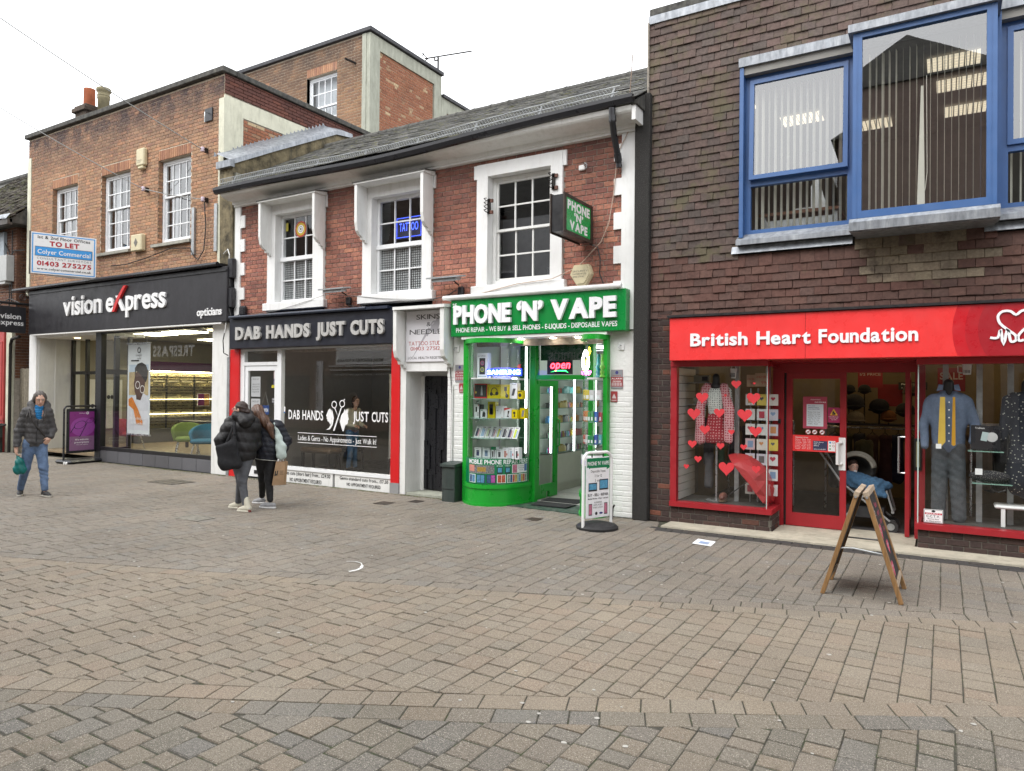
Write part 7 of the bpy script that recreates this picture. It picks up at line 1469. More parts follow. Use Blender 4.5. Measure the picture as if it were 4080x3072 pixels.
bgo = thing('beaded_bag', 'black beaded handbag with white tag on the lower glass shelf', 'bag', (.45,9.75,.8)); part('body', MB().ell((.45,9.76,.86),(.20,.07,.07),18,8), patmat('beads',(.015,.015,.018),(.4,.38,.34),120,.2,1), bgo); part('strap', MB().tube([(.46,9.74,.80),(.47,9.73,.72),(.53,9.73,.69),(.60,9.73,.72),(.61,9.74,.80)],.008,6), m_black, bgo); part('tag', MB().rect(.31,.38,.88,.95,9.685), m_vin, bgo); part('shelf', MB().box(.28,.66,9.68,9.86,.775,.785), mat('shelf_green', (.2,.34,.28)), bgo)
tb = thing('white_stool', 'white moulded plastic stool low in the right window', 'stool', (.75,9.9,.3)); part('seat', MB().cbox(.50,1.1,9.75,10.05,.50,.54,.015), m_white, tb)
for x in (.56,.78,1.02): part('leg', MB().box(x,x+.04,9.76,9.80,.3,.5), m_white, tb)
for x,y,z,lab in ((.1,12.8,2.0,'red sale banner high inside the right window'),(-1.02,12.9,2.05,'dark red half price banner hanging inside the doorway'),(-.75,13.2,1.75,'plain red banner behind the hats')):
    t = thing('sale_banner', lab, 'banner', (x,y,z), 0, 'sale banners in the charity shop'); part('sheet', MB().box(x-.18,x+.18,y,y+.01,z-.16,z+.2), mat('sale_red', (.25,.015,.025), rough=.6, var=.05), t)
    if 'plain' not in lab: part('lettering', line_text([('Sale',.8),('1/2 PRICE',1)] if 'half' in lab else [('SALE',1)], x-.15,x+.15,z+.17,z+.02 if 'half' in lab else z-.02,y-.002,'b'), mat('pale_pink', (.5,.42,.42), var=0), t)
# rails of clothes and shelf of hats seen through the doorway
rack(-1.55,-.25,11.9,1.28,'clothes rail across the open doorway of the charity shop'); rack(.2,1.6,11.6,1.35,'clothes rail behind the right charity window'); rack(-3.0,-2.0,11.8,1.35,'clothes rail behind the left charity window')
GC = [(.03,.03,.035),(.09,.085,.04),(.05,.05,.055),(.12,.07,.05),(.07,.03,.03),(.03,.035,.06),(.16,.13,.10),(.05,.045,.04)]
cloth('jumper', 'olive green jumper facing the doorway on the rail', -.98, 11.55, .40, 1.14, .34, (.085,.08,.035), d=.12)
for k in range(7): cloth('coat', ['brown','black','grey','maroon','navy','dark','charcoal'][k]+' garment on the rail inside the open doorway', -1.42+.17*k, 11.9+.04*(k%2), .38+.06*(k%3), 1.22, .22, GC[k%8])
for k in range(6): cloth('coat', ['tan','black','brown','grey','red','olive'][k]+' garment on the rail behind the right window', .35+.2*k, 11.6, .5, 1.30, .22, [(.16,.11,.07),(.02,.02,.02),(.12,.06,.03),(.1,.1,.1),(.2,.03,.03),(.09,.09,.04)][k])
rack(.3,1.7,10.75,1.42,'front clothes rail close behind the right charity window')
for k in range(7): cloth('coat', ['brown tweed','black','dark green','wine red','charcoal','camel','navy'][k]+' garment on the front rail in the right window', .45+.17*k, 10.75, .62, 1.36, .20, [(.13,.09,.06),(.02,.02,.022),(.03,.06,.04),(.12,.02,.03),(.05,.05,.05),(.25,.17,.09),(.02,.03,.07)][k])
for k in range(5): cloth('coat', ['purple','black','grey','beige','blue'][k]+' garment on the rail behind the left window', -2.9+.2*k, 11.8, .5, 1.30, .22, [(.08,.03,.09),(.02,.02,.02),(.1,.1,.1),(.3,.25,.18),(.04,.07,.15)][k])
hs2 = thing('hat_shelf', 'dark shelf of hats above the clothes rail inside the doorway', 'shelf', (-.9,12.3,1.3)); part('board', MB().box(-1.6,-.3,12.2,12.6,1.30,1.33), m_black, hs2)
for x,y,z,r_,c_,lab in ((-1.2,12.3,1.66,.15,(.035,.035,.04),'large black fur hat'),(-1.16,12.2,1.42,.12,(.26,.22,.15),'cream knitted beanie'),(-.72,12.3,1.45,.11,(.22,.09,.03),'rust brown knitted hat'),(-.85,12.35,1.60,.14,(.02,.02,.025),'black brimmed hat'),(-1.28,12.4,1.86,.09,(.02,.02,.02),'small black top hat'),(-1.06,12.4,1.86,.09,(.02,.02,.022),'black trilby on the upper hat row'),(-.5,12.4,1.55,.13,(.03,.03,.03),'black bonnet at the right of the hat shelf'),(-.42,12.5,1.86,.12,(.07,.06,.05),'dark furry hat near the ceiling')):
    t = thing('hat', lab+' inside the charity shop doorway', 'hat', (x,y,z), 0, 'hats in the charity shop'); part('crown', MB().ell((x,y,z),(r_,r_*.9,r_*.85),16,10), mat('hat_%d_%d'%(int(c_[0]*500),int(c_[2]*500)), c_, rough=1, var=.3, vs=40, bump=.6), t, smooth=True); part('brim', MB().lathe([(r_*1.02,0),(r_*1.12,.01),(r_*1.05,.03)],(x,y,z-r_*.5),16), mat('hat_%d_%d'%(int(c_[0]*500),int(c_[2]*500)), c_), t, smooth=True); part('stand', MB().tube([(x,y,z-r_*.4),(x,y,1.33)],.01,6), m_iron, t)
fe = thing('exit_sign', 'dark fire exit sign at the top right of the doorway', 'sign', (-.45,13.0,1.9)); part('panel', MB().box(-.62,-.22,13.0,13.01,1.86,1.98), m_prk, fe); part('lettering', line_text([('Fire',.6),('exit',.55)],-.58,-.42,1.975,1.87,12.998,'b'), m_vin, fe)
# ================================================================== NEIGHBOUR HOUSE AND PASSAGE (far left)
nb = thing('neighbour_house', 'old brick house with mossy tiled roof at the far left', 'building', (-22.5,9.6,0))
its = [(x, 9.545, z, w_, .09, h) for x, z, w_, h in courses(-25.5,-21.45,3.3,6.1,(),.078,.225,'flem')]
m_brN = piecemat('old_brick', [(.17,.085,.055),(.20,.10,.06),(.15,.075,.055),(.22,.11,.065),(.13,.065,.05)], var=.35)
part('wall', MB().box(-30,-21.47,9.508,9.8,0,6.2).box(-21.7,-21.46,9.8,16,0,6.2), m_mort_g, nb)
its += [(-21.495, y_, z_, w_, .09, h_, RZ) for y_, z_, w_, h_ in courses(9.51,13,2.0,6.1,(),.078,.225,'flem')]
lay(nb, 'brick', its, m_brN, (.215,.09,.068), nmax=220)
m_nt = piecemat('mossy_tile', [(.05,.043,.036),(.065,.05,.04),(.04,.037,.033),(.075,.062,.05)], rough=.95, var=.4, moss=((.085,.09,.03),5,.5,.8))
EN, RN = (9.1,6.22), (12.3,9.05); sN = math.atan2(RN[1]-EN[1],RN[0]-EN[0]); RSN = Matrix.Rotation(sN,4,'X') @ RX @ Matrix.Rotation(math.radians(-6),4,'X'); it = []
part('roof_deck', MB().prismx([(EN[0]+.03,EN[1]-.04),(RN[0],RN[1]-.04),(15.5,6.2),(9.15,6.1)], -30,-21.02), m_coping, nb)
for r in range(29):
    d_ = r*.15+.08; y = EN[0]+math.cos(sN)*d_; z = EN[1]+math.sin(sN)*d_; x = -27.6-(.08 if r%2 else 0)
    while x < -21.05: it.append((x+.085,y+random.gauss(0,.01),z+random.gauss(.0,.008),.165,.025,.22,Matrix.Rotation(random.gauss(0,.03),4,'Y') @ RSN)); x += .17
lay(nb, 'tile', it, m_nt, (.163,.02,.22), jit=.01, nmax=80)
part('ridge', MB().tube([(-30,12.3,9.02),(-21.02,12.3,9.02)],.12,10), m_coping, nb); part('eaves_board', MB().box(-30,-21.02,9.08,9.2,6.05,6.2), mat('dark_batten', (.08,.07,.06), var=.3), nb); part('verge_lead', MB().add([(-21.8,9.05,6.24),(-21.02,9.05,6.18),(-21.02,9.15,6.34),(-21.8,9.15,6.36)],[(0,1,2,3)]), m_lead, nb)
mb_ = thing('meter_box', 'grey steel meter box on the brick wall at the far left', 'meter box', (-21.9,9.4,4.57)); m_gbox = mat('grey_box', (.45,.46,.45), rough=.5, var=.08, dirt=.4, dcol=(.2,.2,.18))
part('case', MB().cbox(-22.5,-21.55,9.30,9.5,4.62,5.32,.01), m_gbox, mb_); part('lip', MB().box(-22.2,-21.65,9.32,9.5,4.55,4.62), m_gbox, mb_)
solo('wall_panel', MB().box(-23.2,-21.98,9.42,9.5,5.35,6.0), mat('pale_panel2', (.33,.38,.42), rough=.5), 'pale blue panel under the mossy eaves at the far left', 'panel')
for k, pts in enumerate(([(-22.1,9.46,6.05),(-22.0,9.46,5.7),(-21.75,9.46,5.4),(-21.7,9.46,4.3),(-21.75,9.46,3.6)],[(-21.0,9.5,5.42),(-21.5,9.47,5.45),(-21.62,9.46,5.35),(-21.64,9.46,5.1)],[(-21.6,9.46,6.0),(-21.6,9.46,4.0)],[(-22.6,9.4,3.9),(-21.6,9.42,4.15),(-20.9,9.45,3.95)])):
    wire(pts, .016, m_cableb, ['dark cable winding down past the grey meter box','cable arching from the cream strip to the meter box','straight thin cable down the far left wall','cable rising to the hanging sign bracket'][k], 'wall_cable')
rs = thing('red_shopfront', 'faded red panelled shopfront at the left edge', 'shopfront', (-22.2,9.45,0)); m_fr = mat('faded_red', (.45,.06,.055), rough=.5, var=.12, vs=3, dirt=.3, dcol=(.2,.05,.05))
part('pilaster', MB().cbox(-23.4,-21.84,9.40,9.5,0,3.3,.01).frame(-22.2,-21.92,1.0,3.0,9.385,9.40,.03).frame(-22.2,-21.92,.1,.8,9.385,9.40,.03).box(-22.3,-21.82,9.38,9.41,.85,.93), m_fr, rs)
solo('cream_post', MB().box(-21.80,-21.50,9.44,9.6,0,3.3), m_cream, 'stained cream post between red shopfront and fence', 'post'); solo('drainpipe', MB().tube([(-21.48,9.40,0),(-21.48,9.40,2.9),(-21.40,9.40,3.05),(-21.0,9.40,3.1)],.04,8), m_iron, 'grey drainpipe beside the weathered timber fence', 'pipe')
fc = thing('timber_fence', 'weathered upright board fence closing the narrow passage', 'fence', (-21.2,9.65,0)); m_fw = piecemat('weathered_board', [(.23,.20,.15),(.19,.17,.13),(.26,.23,.18)], rough=.95, var=.3, vs=14)
lay(fc, 'plank', [(-21.40+.105*k,9.64,1.13,.098,.02,2.26+.02*(k%2)) for k in range(5)], m_fw, (.1,.02,2.2), c=.003); part('rail', MB().box(-21.45,-20.99,9.66,9.70,1.8,1.9).box(-21.45,-20.99,9.66,9.70,.4,.5), m_fw, fc)
c2_ = thing('utility_cabinet', 'dark green utility cabinet at the foot of the red shopfront', 'cabinet', (-22.1,9.3,0)); part('body', MB().cbox(-22.6,-21.78,9.05,9.38,0,.72,.01), m_cab, c2_); part('lid', MB().cbox(-22.64,-21.75,9.02,9.40,.72,.77,.01), m_cab, c2_); part('tap_box', MB().cbox(-21.76,-21.6,9.1,9.3,.28,.42,.01).tube([(-21.68,9.2,.42),(-21.68,9.25,.7),(-21.6,9.38,.75)],.03,6), m_iron, c2_)
hg = thing('hanging_sign', 'black double sided hanging sign on an iron bracket at the far left', 'sign', (-20.5,9.3,3.15)); part('board', MB().cbox(-20.56,-20.44,8.25,9.30,3.16,3.83,.008), m_ink, hg); part('bar', MB().tube([(-20.5,8.1,3.92),(-20.5,9.45,3.92)],.035,8).tube([(-20.5,8.5,3.92),(-20.5,8.5,3.83)],.012,6).tube([(-20.5,9.1,3.92),(-20.5,9.1,3.83)],.012,6), m_black, hg)
part('scroll', MB().tube([(-20.5,9.25+.11*(1-k/26)*math.cos(k*.5),4.08+.11*(1-k/26)*math.sin(k*.5)) for k in range(24)],.010,5).tube([(-20.5,8.2,4.0),(-20.5,8.8,4.18),(-20.5,9.3,4.22),(-20.5,9.45,4.0)],.010,5), m_black, hg)
tx = text('vision',.38,.86,.36,.50,0,.004,'b',sp=.04); tx.merge(text('express',.30,.92,.20,.33,0,.004,'b',sp=.04)); tx.xf(Matrix.Translation((-20.437,8.32,3.15)) @ Matrix.Rotation(math.radians(90),4,'Z')); part('lettering', tx, m_letw, hg)
# ================================================================== TALL BACK BLOCK
tw = thing('tower_block', 'tall brown brick block with concrete corner frame rising behind the roofs', 'building', (-16,14,6))
WT = [(-15.24,-14.08,8.6,10.44),(-17.95,-16.79,8.6,10.44)]
part('wall', walls(MB(),-22,-13.1,6.5,11.17,13.958,14.2,[(a,b,c_,d_) for a,b,c_,d_ in WT]), m_mort_y, tw)
it = [(x,13.995,z,w_,.09,h) for x,z,w_,h in courses(-20.5,-13.12,8.0,11.16,[(a,b,c_,d_+.235) for a,b,c_,d_ in WT],.0783,.235,'stretch')]
lay(tw, 'brick', it, m_brT, (.225,.09,.068), nmax=170)
it = []
for a,b,c_,d_ in WT:
    n = 15
    for i in range(n): it.append((a+(i+.5)*(b-a)/n,13.994,d_+.117,(b-a)/n-.01,.09,.225))
lay(tw, 'brick', it, m_arch, (.066,.09,.216), nmax=30)
for a,b,c_,d_ in WT: sash(tw,a+.01,b-.01,c_,d_-.01,14.06,4,2,3,m_upvc,m_glass,zm=9.6,fw=.06); part('reveal', MB().box(a-.005,a,13.96,14.1,c_,d_).box(b,b+.005,13.96,14.1,c_,d_), m_brT, tw); part('blind', MB().box(a+.05,b-.05,14.25,14.27,c_,d_), mat('pale_blind',(.45,.47,.5),var=.1), tw)
part('room', room(-21,-13.2,14.3,17,7,11), mat('office_room', (.20,.21,.23)), tw)
X0 = -12.87
cf = MB(); cf.box(-13.12,X0,13.93,14.31,6.5,11.15); cf.box(-13.12,X0,14.311,16.67,10.80,11.15); cf.box(-13.12,X0,16.671,17.02,6.5,11.15); cf.box(-13.14,-13.0,13.915,13.93,6.5,11.15); part('concrete_frame', cf, m_concr, tw)
part('wall', MB().box(-13.1,X0-.05,14.31,16.67,6.5,10.8), m_mort_y, tw); it = [(X0-.085,y_,z_,w_,.09,h_,RZ) for y_,z_,w_,h_ in courses(14.32,16.66,7.2,10.8,(),.075,.215,'flem')]; lay(tw,'brick',it,m_brS,(.205,.09,.065),nmax=100)
part('coping', MB().cbox(-22,-12.80,13.86,14.2,11.17,11.28,.01).cbox(-13.2,-12.80,14.2,17.06,11.17,11.28,.01), mat('bitumen',(.03,.03,.035),rough=.6,var=.2), tw)
cf = MB(); cf.box(-13.12,X0,17.03,17.3,6.5,10.55); cf.box(-13.12,X0,17.3,20,10.15,10.55); cf.box(-13.12,X0,18.05,18.35,6.5,10.15); cf.box(-13.12,X0,19.6,20,6.5,10.15); part('concrete_frame', cf, m_concr, tw); part('wall', MB().box(-13.1,X0-.04,17.3,19.6,6.5,10.15), m_brS, tw); part('coping', MB().box(-13.2,-12.80,17.06,20.1,10.55,10.64), mat('bitumen',(.03,.03,.035)), tw); part('back_wall', MB().box(-22,-13.1,19.9,20,6.5,10.6).box(-22,-13.1,14.2,19.9,10.55,10.6), m_coping, tw)
part('spout', MB().tube([(-13.55,13.7,10.52),(-13.40,13.96,10.45)],.03,8), m_iron, tw)
ae = thing('tv_aerial', 'long television aerial on the corner of the tall brick block', 'aerial', (-12.95,16.95,11.28)); b = MB(); b.tube([(-12.95,16.95,11.2),(-12.95,16.95,11.72)],.028,6); b.tube([(-13.45,16.95,11.80),(-11.75,16.95,11.62)],.022,5); b.tube([(-13.1,16.95,11.76),(-13.08,16.95,11.66),(-12.95,16.95,11.64)],.022,5); part('mast', b, m_iron, ae)
b = MB()
for k in range(15): x = -13.15+1.38*k/14; z = 11.77-.106*(x+13.15)/1.0; b.tube([(x-.03,16.86,z-.045),(x+.03,17.04,z+.045)],.013,4)
for s_ in (-1,1): b.tube([(-13.50,16.85,11.80+.16*s_),(-13.38,17.0,11.80)],.014,4); b.tube([(-13.44,16.9,11.8+.15*s_),(-13.60,17.0,11.8+.12*s_)],.014,4)
part('element', b, m_iron, ae)
# ================================================================== THE OPPOSITE SIDE OF THE STREET (seen only as reflections in the glass)
m_op1 = mat('opposite_brick', (.27,.2,.17), rough=.9, var=.2); m_op2 = mat('opposite_render', (.33,.32,.30), rough=.9, var=.15); m_og = mat('opposite_glass', (.03,.035,.04), rough=.1, var=0)
def opp(x0, x1, h, m_, lab, wz=(4.6,6.4), gable=None):
    t = thing('opposite_building', lab, 'building', ((x0+x1)/2,-5,0), 0, 'buildings across the street'); part('wall', MB().box(x0,x1,-9,-4,0,h), m_, t)
    x = x0+1
    while x < x1-1.5:
        f = part('window', MB().frame(x,x+1.1,wz[0],wz[1],-3.99,-3.95,.07), m_upvc, t); part('pane', MB().quad((x+1.03,-3.97,wz[0]),(x+.07,-3.97,wz[0]),(x+.07,-3.97,wz[1]),(x+1.03,-3.97,wz[1])), m_og, f); x += 2.3
    part('shop_window', MB().box(x0+.4,x1-.4,-3.998,-3.97,.5,2.4), m_og, t)
    if gable: part('roof', MB().add([(x0-.2,-3.9,h),(x1+.2,-3.9,h),(x1+.2,-9,h),(x0-.2,-9,h),((x0+x1)/2-.15,-5.2,gable)], [(0,1,4),(1,2,4),(2,3,4),(3,0,4)]), m_coping, t)
    return t
R180 = Matrix.Rotation(math.pi,4,'Z')
def otext(par, s_, x0, x1, z0, z1, m_, bold='b'): part('lettering', text(s_,-x1,-x0,z0,z1,3.93,bold=bold).xf(R180), m_, par)
o1 = opp(-60,-28,8.6,m_op2,'long rendered building across the street with outdoor shop sign'); part('fascia', MB().box(-40,-30,-3.998,-3.95,3.0,4.5), mat('opp_dark',(.05,.05,.05),var=0), o1); otext(o1,'TRESPASS',-36.8,-33.2,3.45,4.03,m_letw,'x')
o2 = opp(-28,-24.4,9.2,m_op1,'narrow brick building across the street'); o3 = opp(-24.4,-16,9.8,m_op1,'brick building across the street with phone repair sign')
part('fascia', MB().box(-23.1,-17,-3.998,-3.95,2.88,3.65), m_letw, o3); otext(o3,'MOBILE PHONES & REPAIRS',-23.0,-20.33,2.99,3.12,m_prk); part('fascia', MB().box(-23.4,-17,-3.998,-3.955,2.3,2.55), mat('opp_dark',(.05,.05,.05)), o3); otext(o3,'PHONE REPAIR - WATCH REPAIR - LAPTOP REPAIR - DISPOSABLE VAPES',-23.26,-18.6,2.40,2.46,m_letw); part('awning_edge', MB().box(-23.4,-17,-3.95,-3.85,2.62,2.66).box(-23.4,-17,-3.95,-3.80,2.78,2.83), m_letw, o3)
part('banner', MB().box(-24.3,-23.86,-3.94,-3.93,.8,3.05), mat('pale_sign', (.72,.71,.74)), o3); vt = text('Volunteer',0,1.0,0,.14,0,bold='b').merge(text('donate',1.25,1.9,0,.14,0,bold='b')); vt.xf(Matrix.Translation((-24.15,-3.92,2.9)) @ R180 @ Matrix.Rotation(math.radians(90),4,'Y')); part('lettering', vt, m_prk, o3)
o4 = opp(-16,-5.6,10.0,m_op2,'tall rendered building across the street with sweet shop sign'); part('fascia', MB().box(-14,-10,-3.998,-3.955,2.75,3.65), mat('opp_green',(.02,.05,.03),var=0), o4); otext(o4,'Simms',-12.85,-11.5,2.97,3.40,m_letw,'r')
opp(-5.6,-2.9,8.3,m_op1,'lower brick building across the street'); opp(-2.75,1.15,10.4,m_op1,'brick building with pyramid roof across the street',gable=12.2); opp(1.3,20,8.3,m_op2,'rendered building across the street at the right')
# ================================================================== STREET THINGS
# swing sign of the opticians
ANG = math.radians(96); sw_ = thing('pavement_sign', 'black swing pavement sign with purple spectacles poster by the opticians entrance', 'pavement sign', (-17.42,9.15,0), ANG)
lp = lambda nm, mb, m_, par=None, **k: part(nm, mb, m_, par, local=True, **k)
def loop(w_, z0, z1, r, rad, y=0):
    P = [(-w_/2,y,z0),(-w_/2,y,z1-r)]+[(-w_/2+r-r*math.cos(a),y,z1-r+r*math.sin(a)) for a in np.linspace(.2,math.pi/2,6)]+[(w_/2-r+r*math.sin(a),y,z1-r+r*math.cos(a)) for a in np.linspace(0,math.pi/2-.2,6)]+[(w_/2,y,z1-r),(w_/2,y,z0)]
    return MB().tube(P, rad, 8)
lp('frame', loop(.84,.08,1.33,.09,.022), m_blackm, sw_); lp('panel', MB().cbox(-.36,.36,-.018,.018,.23,1.27,.012), m_blackm, sw_); lp('base', MB().cbox(-.46,.46,-.28,.28,.0,.09,.04), m_blackm, sw_)
for x in (-.3,.3): lp('hinge', MB().tube([(x,0,1.25),(x,0,1.34)],.012,6), m_chrome, sw_)
for y in (-.2,-.12): lp('wheel', MB().tube([(-.47,y,.03),(-.49,y,.03)],.03,8), m_white, sw_)
m_pp = mat('poster_purple', (.24,.03,.22), rough=.35, var=.05); m_pp2 = mat('poster_violet', (.33,.07,.36), rough=.35, var=.05); m_pp3 = mat('poster_mauve', (.26,.13,.25), rough=.35, var=.05)
lp('poster', MB().rect(-.30,.30,.29,1.20,-.0185), m_pp, sw_); lp('print', MB().rect(-.30,.30,.29,.62,-.019), m_pp3, sw_); lp('print', MB().disc(.02,.84,.295,-.0195,28,.22), m_pp2, sw_)
m_pn = mat('print_plum', (.03,.01,.05), var=0); g = MB().ring(-.05,.90,.13,.145,-.02,24).ring(.20,.96,.085,.098,-.02,20); g.v = [(x,y,.9+(z-.9)*.62+(x*.25)) for x,y,z in g.v]
g.poly([(-.19,.86),(-.175,.855),(-.27,.70),(-.285,.71)],-.0202); g.poly([(.11,.93),(.125,.92),(-.05,.60),(-.065,.61)],-.0202); lp('print', g, m_pn, sw_)
lp('lettering', text('We welcome',-.17,.16,.525,.565,-.02,bold='b').merge(text('prescriptions',-.18,.17,.46,.50,-.02,bold='b')).merge(text('from other opticians',-.14,.15,.415,.435,-.02,bold='r')).merge(text('VisionExpress',-.08,.08,1.155,1.175,-.02,bold='r')), m_letw, sw_); lp('print', MB().ring(.13,1.165,.016,.032,-.02,16), m_letw, sw_)
# phone shop A-frame with rubber base
pf_ = thing('pavement_sign', 'white tube-framed pavement sign on black rubber base before the phone shop', 'pavement sign', (-3.86,8.55,0), math.radians(68))
lp('base', MB().lathe([(.0,.09),(.0,.09)],(0,0,0),4) if False else MB().lathe([(.27,.0),(.275,.03),(.24,.06),(.13,.085),(.02,.09)],(0,0,0),28), mat('rubber',(.02,.02,.021),rough=.75,var=.3,bump=.2), pf_, smooth=False)
lp('frame', loop(.50,.02,.99,.10,.020), m_white, pf_); lp('panel', MB().cbox(-.205,.205,-.012,.012,.14,.93,.006), m_wsg, pf_)
for x in (-.1,.1): lp('clip', MB().tube([(x,0,.92),(x,0,.99)],.01,6), m_black, pf_)
lp('print', MB().poly([(-.2,.80),(.2,.80),(.2,.92),(-.2,.92)],-.0125), mat('banner_green', (.0,.19,.07)), pf_); lp('print', MB().disc(.02,.80,.19,-.0123,20,.05), mat('banner_green', (.0,.19,.07)), pf_)
lp('lettering', text('PHONE \u2018N\u2019 VAPE',-.19,.19,.825,.875,-.0135,bold='b'), m_vin, pf_); lp('sheet', MB().rect(-.15,.15,.50,.79,-.0138), m_letw, pf_)
lp('lettering', line_text([('Disposable Vapes',1),('3 for 12',.5),('5 each',.45)],-.13,.13,.78,.60,-.0145,'r','c').merge(text('BUY - SELL - REPAIR',-.18,.18,.425,.46,-.0145,bold='b')).merge(text('Mobile Phones - iPads - Laptops',-.18,.18,.385,.405,-.0145,bold='b')).merge(line_text([('SCREENS',1),('REPLACED',1.1),('WHILE U WAIT',1.3)],-.07,.07,.36,.26,-.0145,'r','c')), m_prk, pf_)
for x0,x1,z0,z1 in ((-.17,-.02,.49,.60),(.02,.18,.50,.64)): lp('print', MB().rect(x0,x1,z0,z1,-.0142), m_prk, pf_); lp('print', MB().rect(x0+.01,x1-.01,z0+.02,z1-.015,-.0146), mat('screen_blue', (.1,.35,.55)), pf_)
for x in (-.165,.11): lp('print', MB().rect(x,x+.06,.18,.33,-.0142), m_prk, pf_); lp('print', MB().rect(x+.006,x+.054,.19,.32,-.0146), mat('phone_pink', (.6,.2,.3)), pf_)
lp('print', MB().disc(-.03,.20,.022,-.0142), m_prk, pf_); lp('print', MB().disc(.055,.20,.032,-.0142,14,.014), mat('print_navy',(.05,.05,.2)), pf_)
# charity A-board, chalkboard panels in timber frames
cb_ = thing('chalkboard_sign', 'wooden A-board with black chalk panels and pink hearts outside the charity shop', 'A-board', (-.61,7.2,0), math.radians(0))
m_wood = mat('varnished_pine', (.30,.165,.065), rough=.5, var=.3, vs=7, grain=(12,12,1.2)); m_woodp = mat('pale_pine', (.42,.33,.24), rough=.6, var=.25, vs=9); m_chalk = mat('chalkboard',(.018,.017,.017),rough=.75,var=.25,vs=4)
H_, B_ = .93, .31
def leaf_(sgn):
    """one leaf built in its own plane (x across depth, z up along the leaf), then leaned"""
    Ln = math.hypot(H_, B_-.03); an = math.atan2(B_-.03, H_)
    M_ = Matrix.Translation((sgn*B_,0,0)) @ Matrix.Rotation(-sgn*an,4,'Y')
    def q(mb): return mb.xf(M_)
    for y0,y1 in ((-.31,-.255),(.255,.31)): lp('leg', q(MB().cbox(-.018,.018,y0,y1,0,Ln-.045,.003)), m_wood, cb_)
    lp('rail', q(MB().cbox(-.018,.018,-.254,.254,.13,.175,.003)), m_woodp, cb_); lp('rail', q(MB().cbox(-.022,.022,-.31,.31,Ln-.044,Ln,.003)), m_woodp, cb_); lp('panel', q(MB().box(-.006,.006,-.254,.254,.176,Ln-.045)), m_chalk, cb_)
    return M_, Ln, q
M_, Ln, q = leaf_(-1); M_, Ln, q = leaf_(1)
lp('stay', MB().tube([(-.195,-.285,.42),(-.05,-.285,.43)],.008,6).tube([(-.06,-.287,.43),(.20,-.287,.40)],.008,6).tube([(-.19,.285,.42),(.2,.285,.42)],.008,6), m_galv, cb_)
for s_ in (-1,1): lp('bolt', MB().tube([(s_*.045,-.318,.885),(s_*.045,-.31,.885)],.012,8), m_chrome, cb_)
m_chp = mat('pink_chalk',(.60,.10,.16),rough=.9,var=.3,vs=30); m_chw = mat('white_chalk',(.55,.5,.5),rough=.9,var=.2,vs=30)
def onleaf(mb): # XZ drawing (x along the board's width) onto the outer face of the right-hand leaf
    return mb.xf(M_ @ Matrix.Translation((.0068,0,0)) @ Matrix.Rotation(math.radians(90),4,'Z'))
for x,z,w_ in ((-.12,.60,.16),(.04,.44,.15),(-.10,.27,.16)): lp('chalk_heart', onleaf(heart(x,z,w_,0)), m_chp, cb_); lp('lettering', onleaf(line_text([('sale',1),('now',.8)],x-.045,x+.045,z+.04,z-.03,-.001,'r','c')), m_chw, cb_)
lp('lettering', onleaf(text('Please',-.02,.16,.79,.84,0,bold='r').merge(text('pop in',.0,.17,.72,.77,0,bold='r')).merge(text('for cards',.02,.2,.64,.69,0,bold='r')).merge(text('& gifts',.08,.21,.57,.61,0,bold='r'))), m_chp, cb_); lp('emblem', onleaf(MB().ring(-.18,.80,.022,.03,-.001,14).ring(-.14,.76,.018,.025,-.001,14)), m_chw, cb_)
# pushchair with its blanket
pr_ = thing('pushchair', 'dark pushchair with grey hood standing in the open charity doorway', 'pushchair', (-.85,10.5,.03)); m_hood = mat('hood_grey',(.16,.155,.13),rough=.9,var=.15,vs=20); m_seat = mat('seat_black',(.03,.03,.032),rough=.85,var=.2)
part('hood', sdf_mesh([('e',(-.13,.06,.76),(.225,.20,.225),0),('-e',(-.15,-.09,.74),(.195,.23,.195),.01),('-b',(-.1,0,.45),(.5,.5,.18),.02,.02)], .011, lambda P: .0015*np.sin(np.arctan2(P[...,2]-.72,P[...,0]+.12)*16)), mat('hood_dark',(.055,.054,.05),rough=.95,var=.2,vs=20), pr_); hb_ = MB()
for r_, y_ in ((.198,10.38),(.212,10.43),(.222,10.49)): hb_.tube([(-.98+r_*math.cos(a),y_+.02*math.sin(3*a),.79+r_*math.sin(a)) for a in np.linspace(.15,2.9,20)],.018,7)
part('hood_band', hb_, mat('hood_pale',(.27,.26,.22),rough=.9,var=.15,vs=20), pr_, smooth=True); part('seat', MB().prismx([(10.32,.45),(10.68,.45),(10.68,.55),(10.32,.55)],-1.05,-.62).add([(-1.16,10.33,.5),(-1.28,10.33,.95),(-1.28,10.67,.95),(-1.16,10.67,.5),(-1.10,10.33,.5),(-1.2,10.33,.95),(-1.2,10.67,.95),(-1.1,10.67,.5)],[(0,1,2,3),(4,7,6,5),(0,4,5,1),(3,2,6,7),(1,5,6,2)]), m_seat, pr_)
fm_ = MB(); 
for y in (10.30,10.70): fm_.tube([(-1.42,y,1.02),(-1.15,y,.62),(-.58,y,.16)],.014,6); fm_.tube([(-1.12,y,.15),(-.82,y,.55)],.014,6); fm_.tube([(-.62,y,.55),(-.55,y,.30)],.014,6)
fm_.tube([(-1.42,10.30,1.02),(-1.42,10.70,1.02)],.016,6); fm_.tube([(-.55,10.3,.28),(-.55,10.7,.28)],.02,6); part('frame', fm_, m_galv, pr_)
for x,y in ((-1.12,10.28),(-1.12,10.72),(-.57,10.33),(-.57,10.67)):
    w_ = part('wheel', MB().tube([(x,y-.02,.09),(x,y+.02,.09)],.085,16), mat('tyre',(.03,.03,.03),rough=.8), pr_); part('hub', MB().tube([(x,y-.024,.09),(x,y+.024,.09)],.045,12), m_galv, w_)
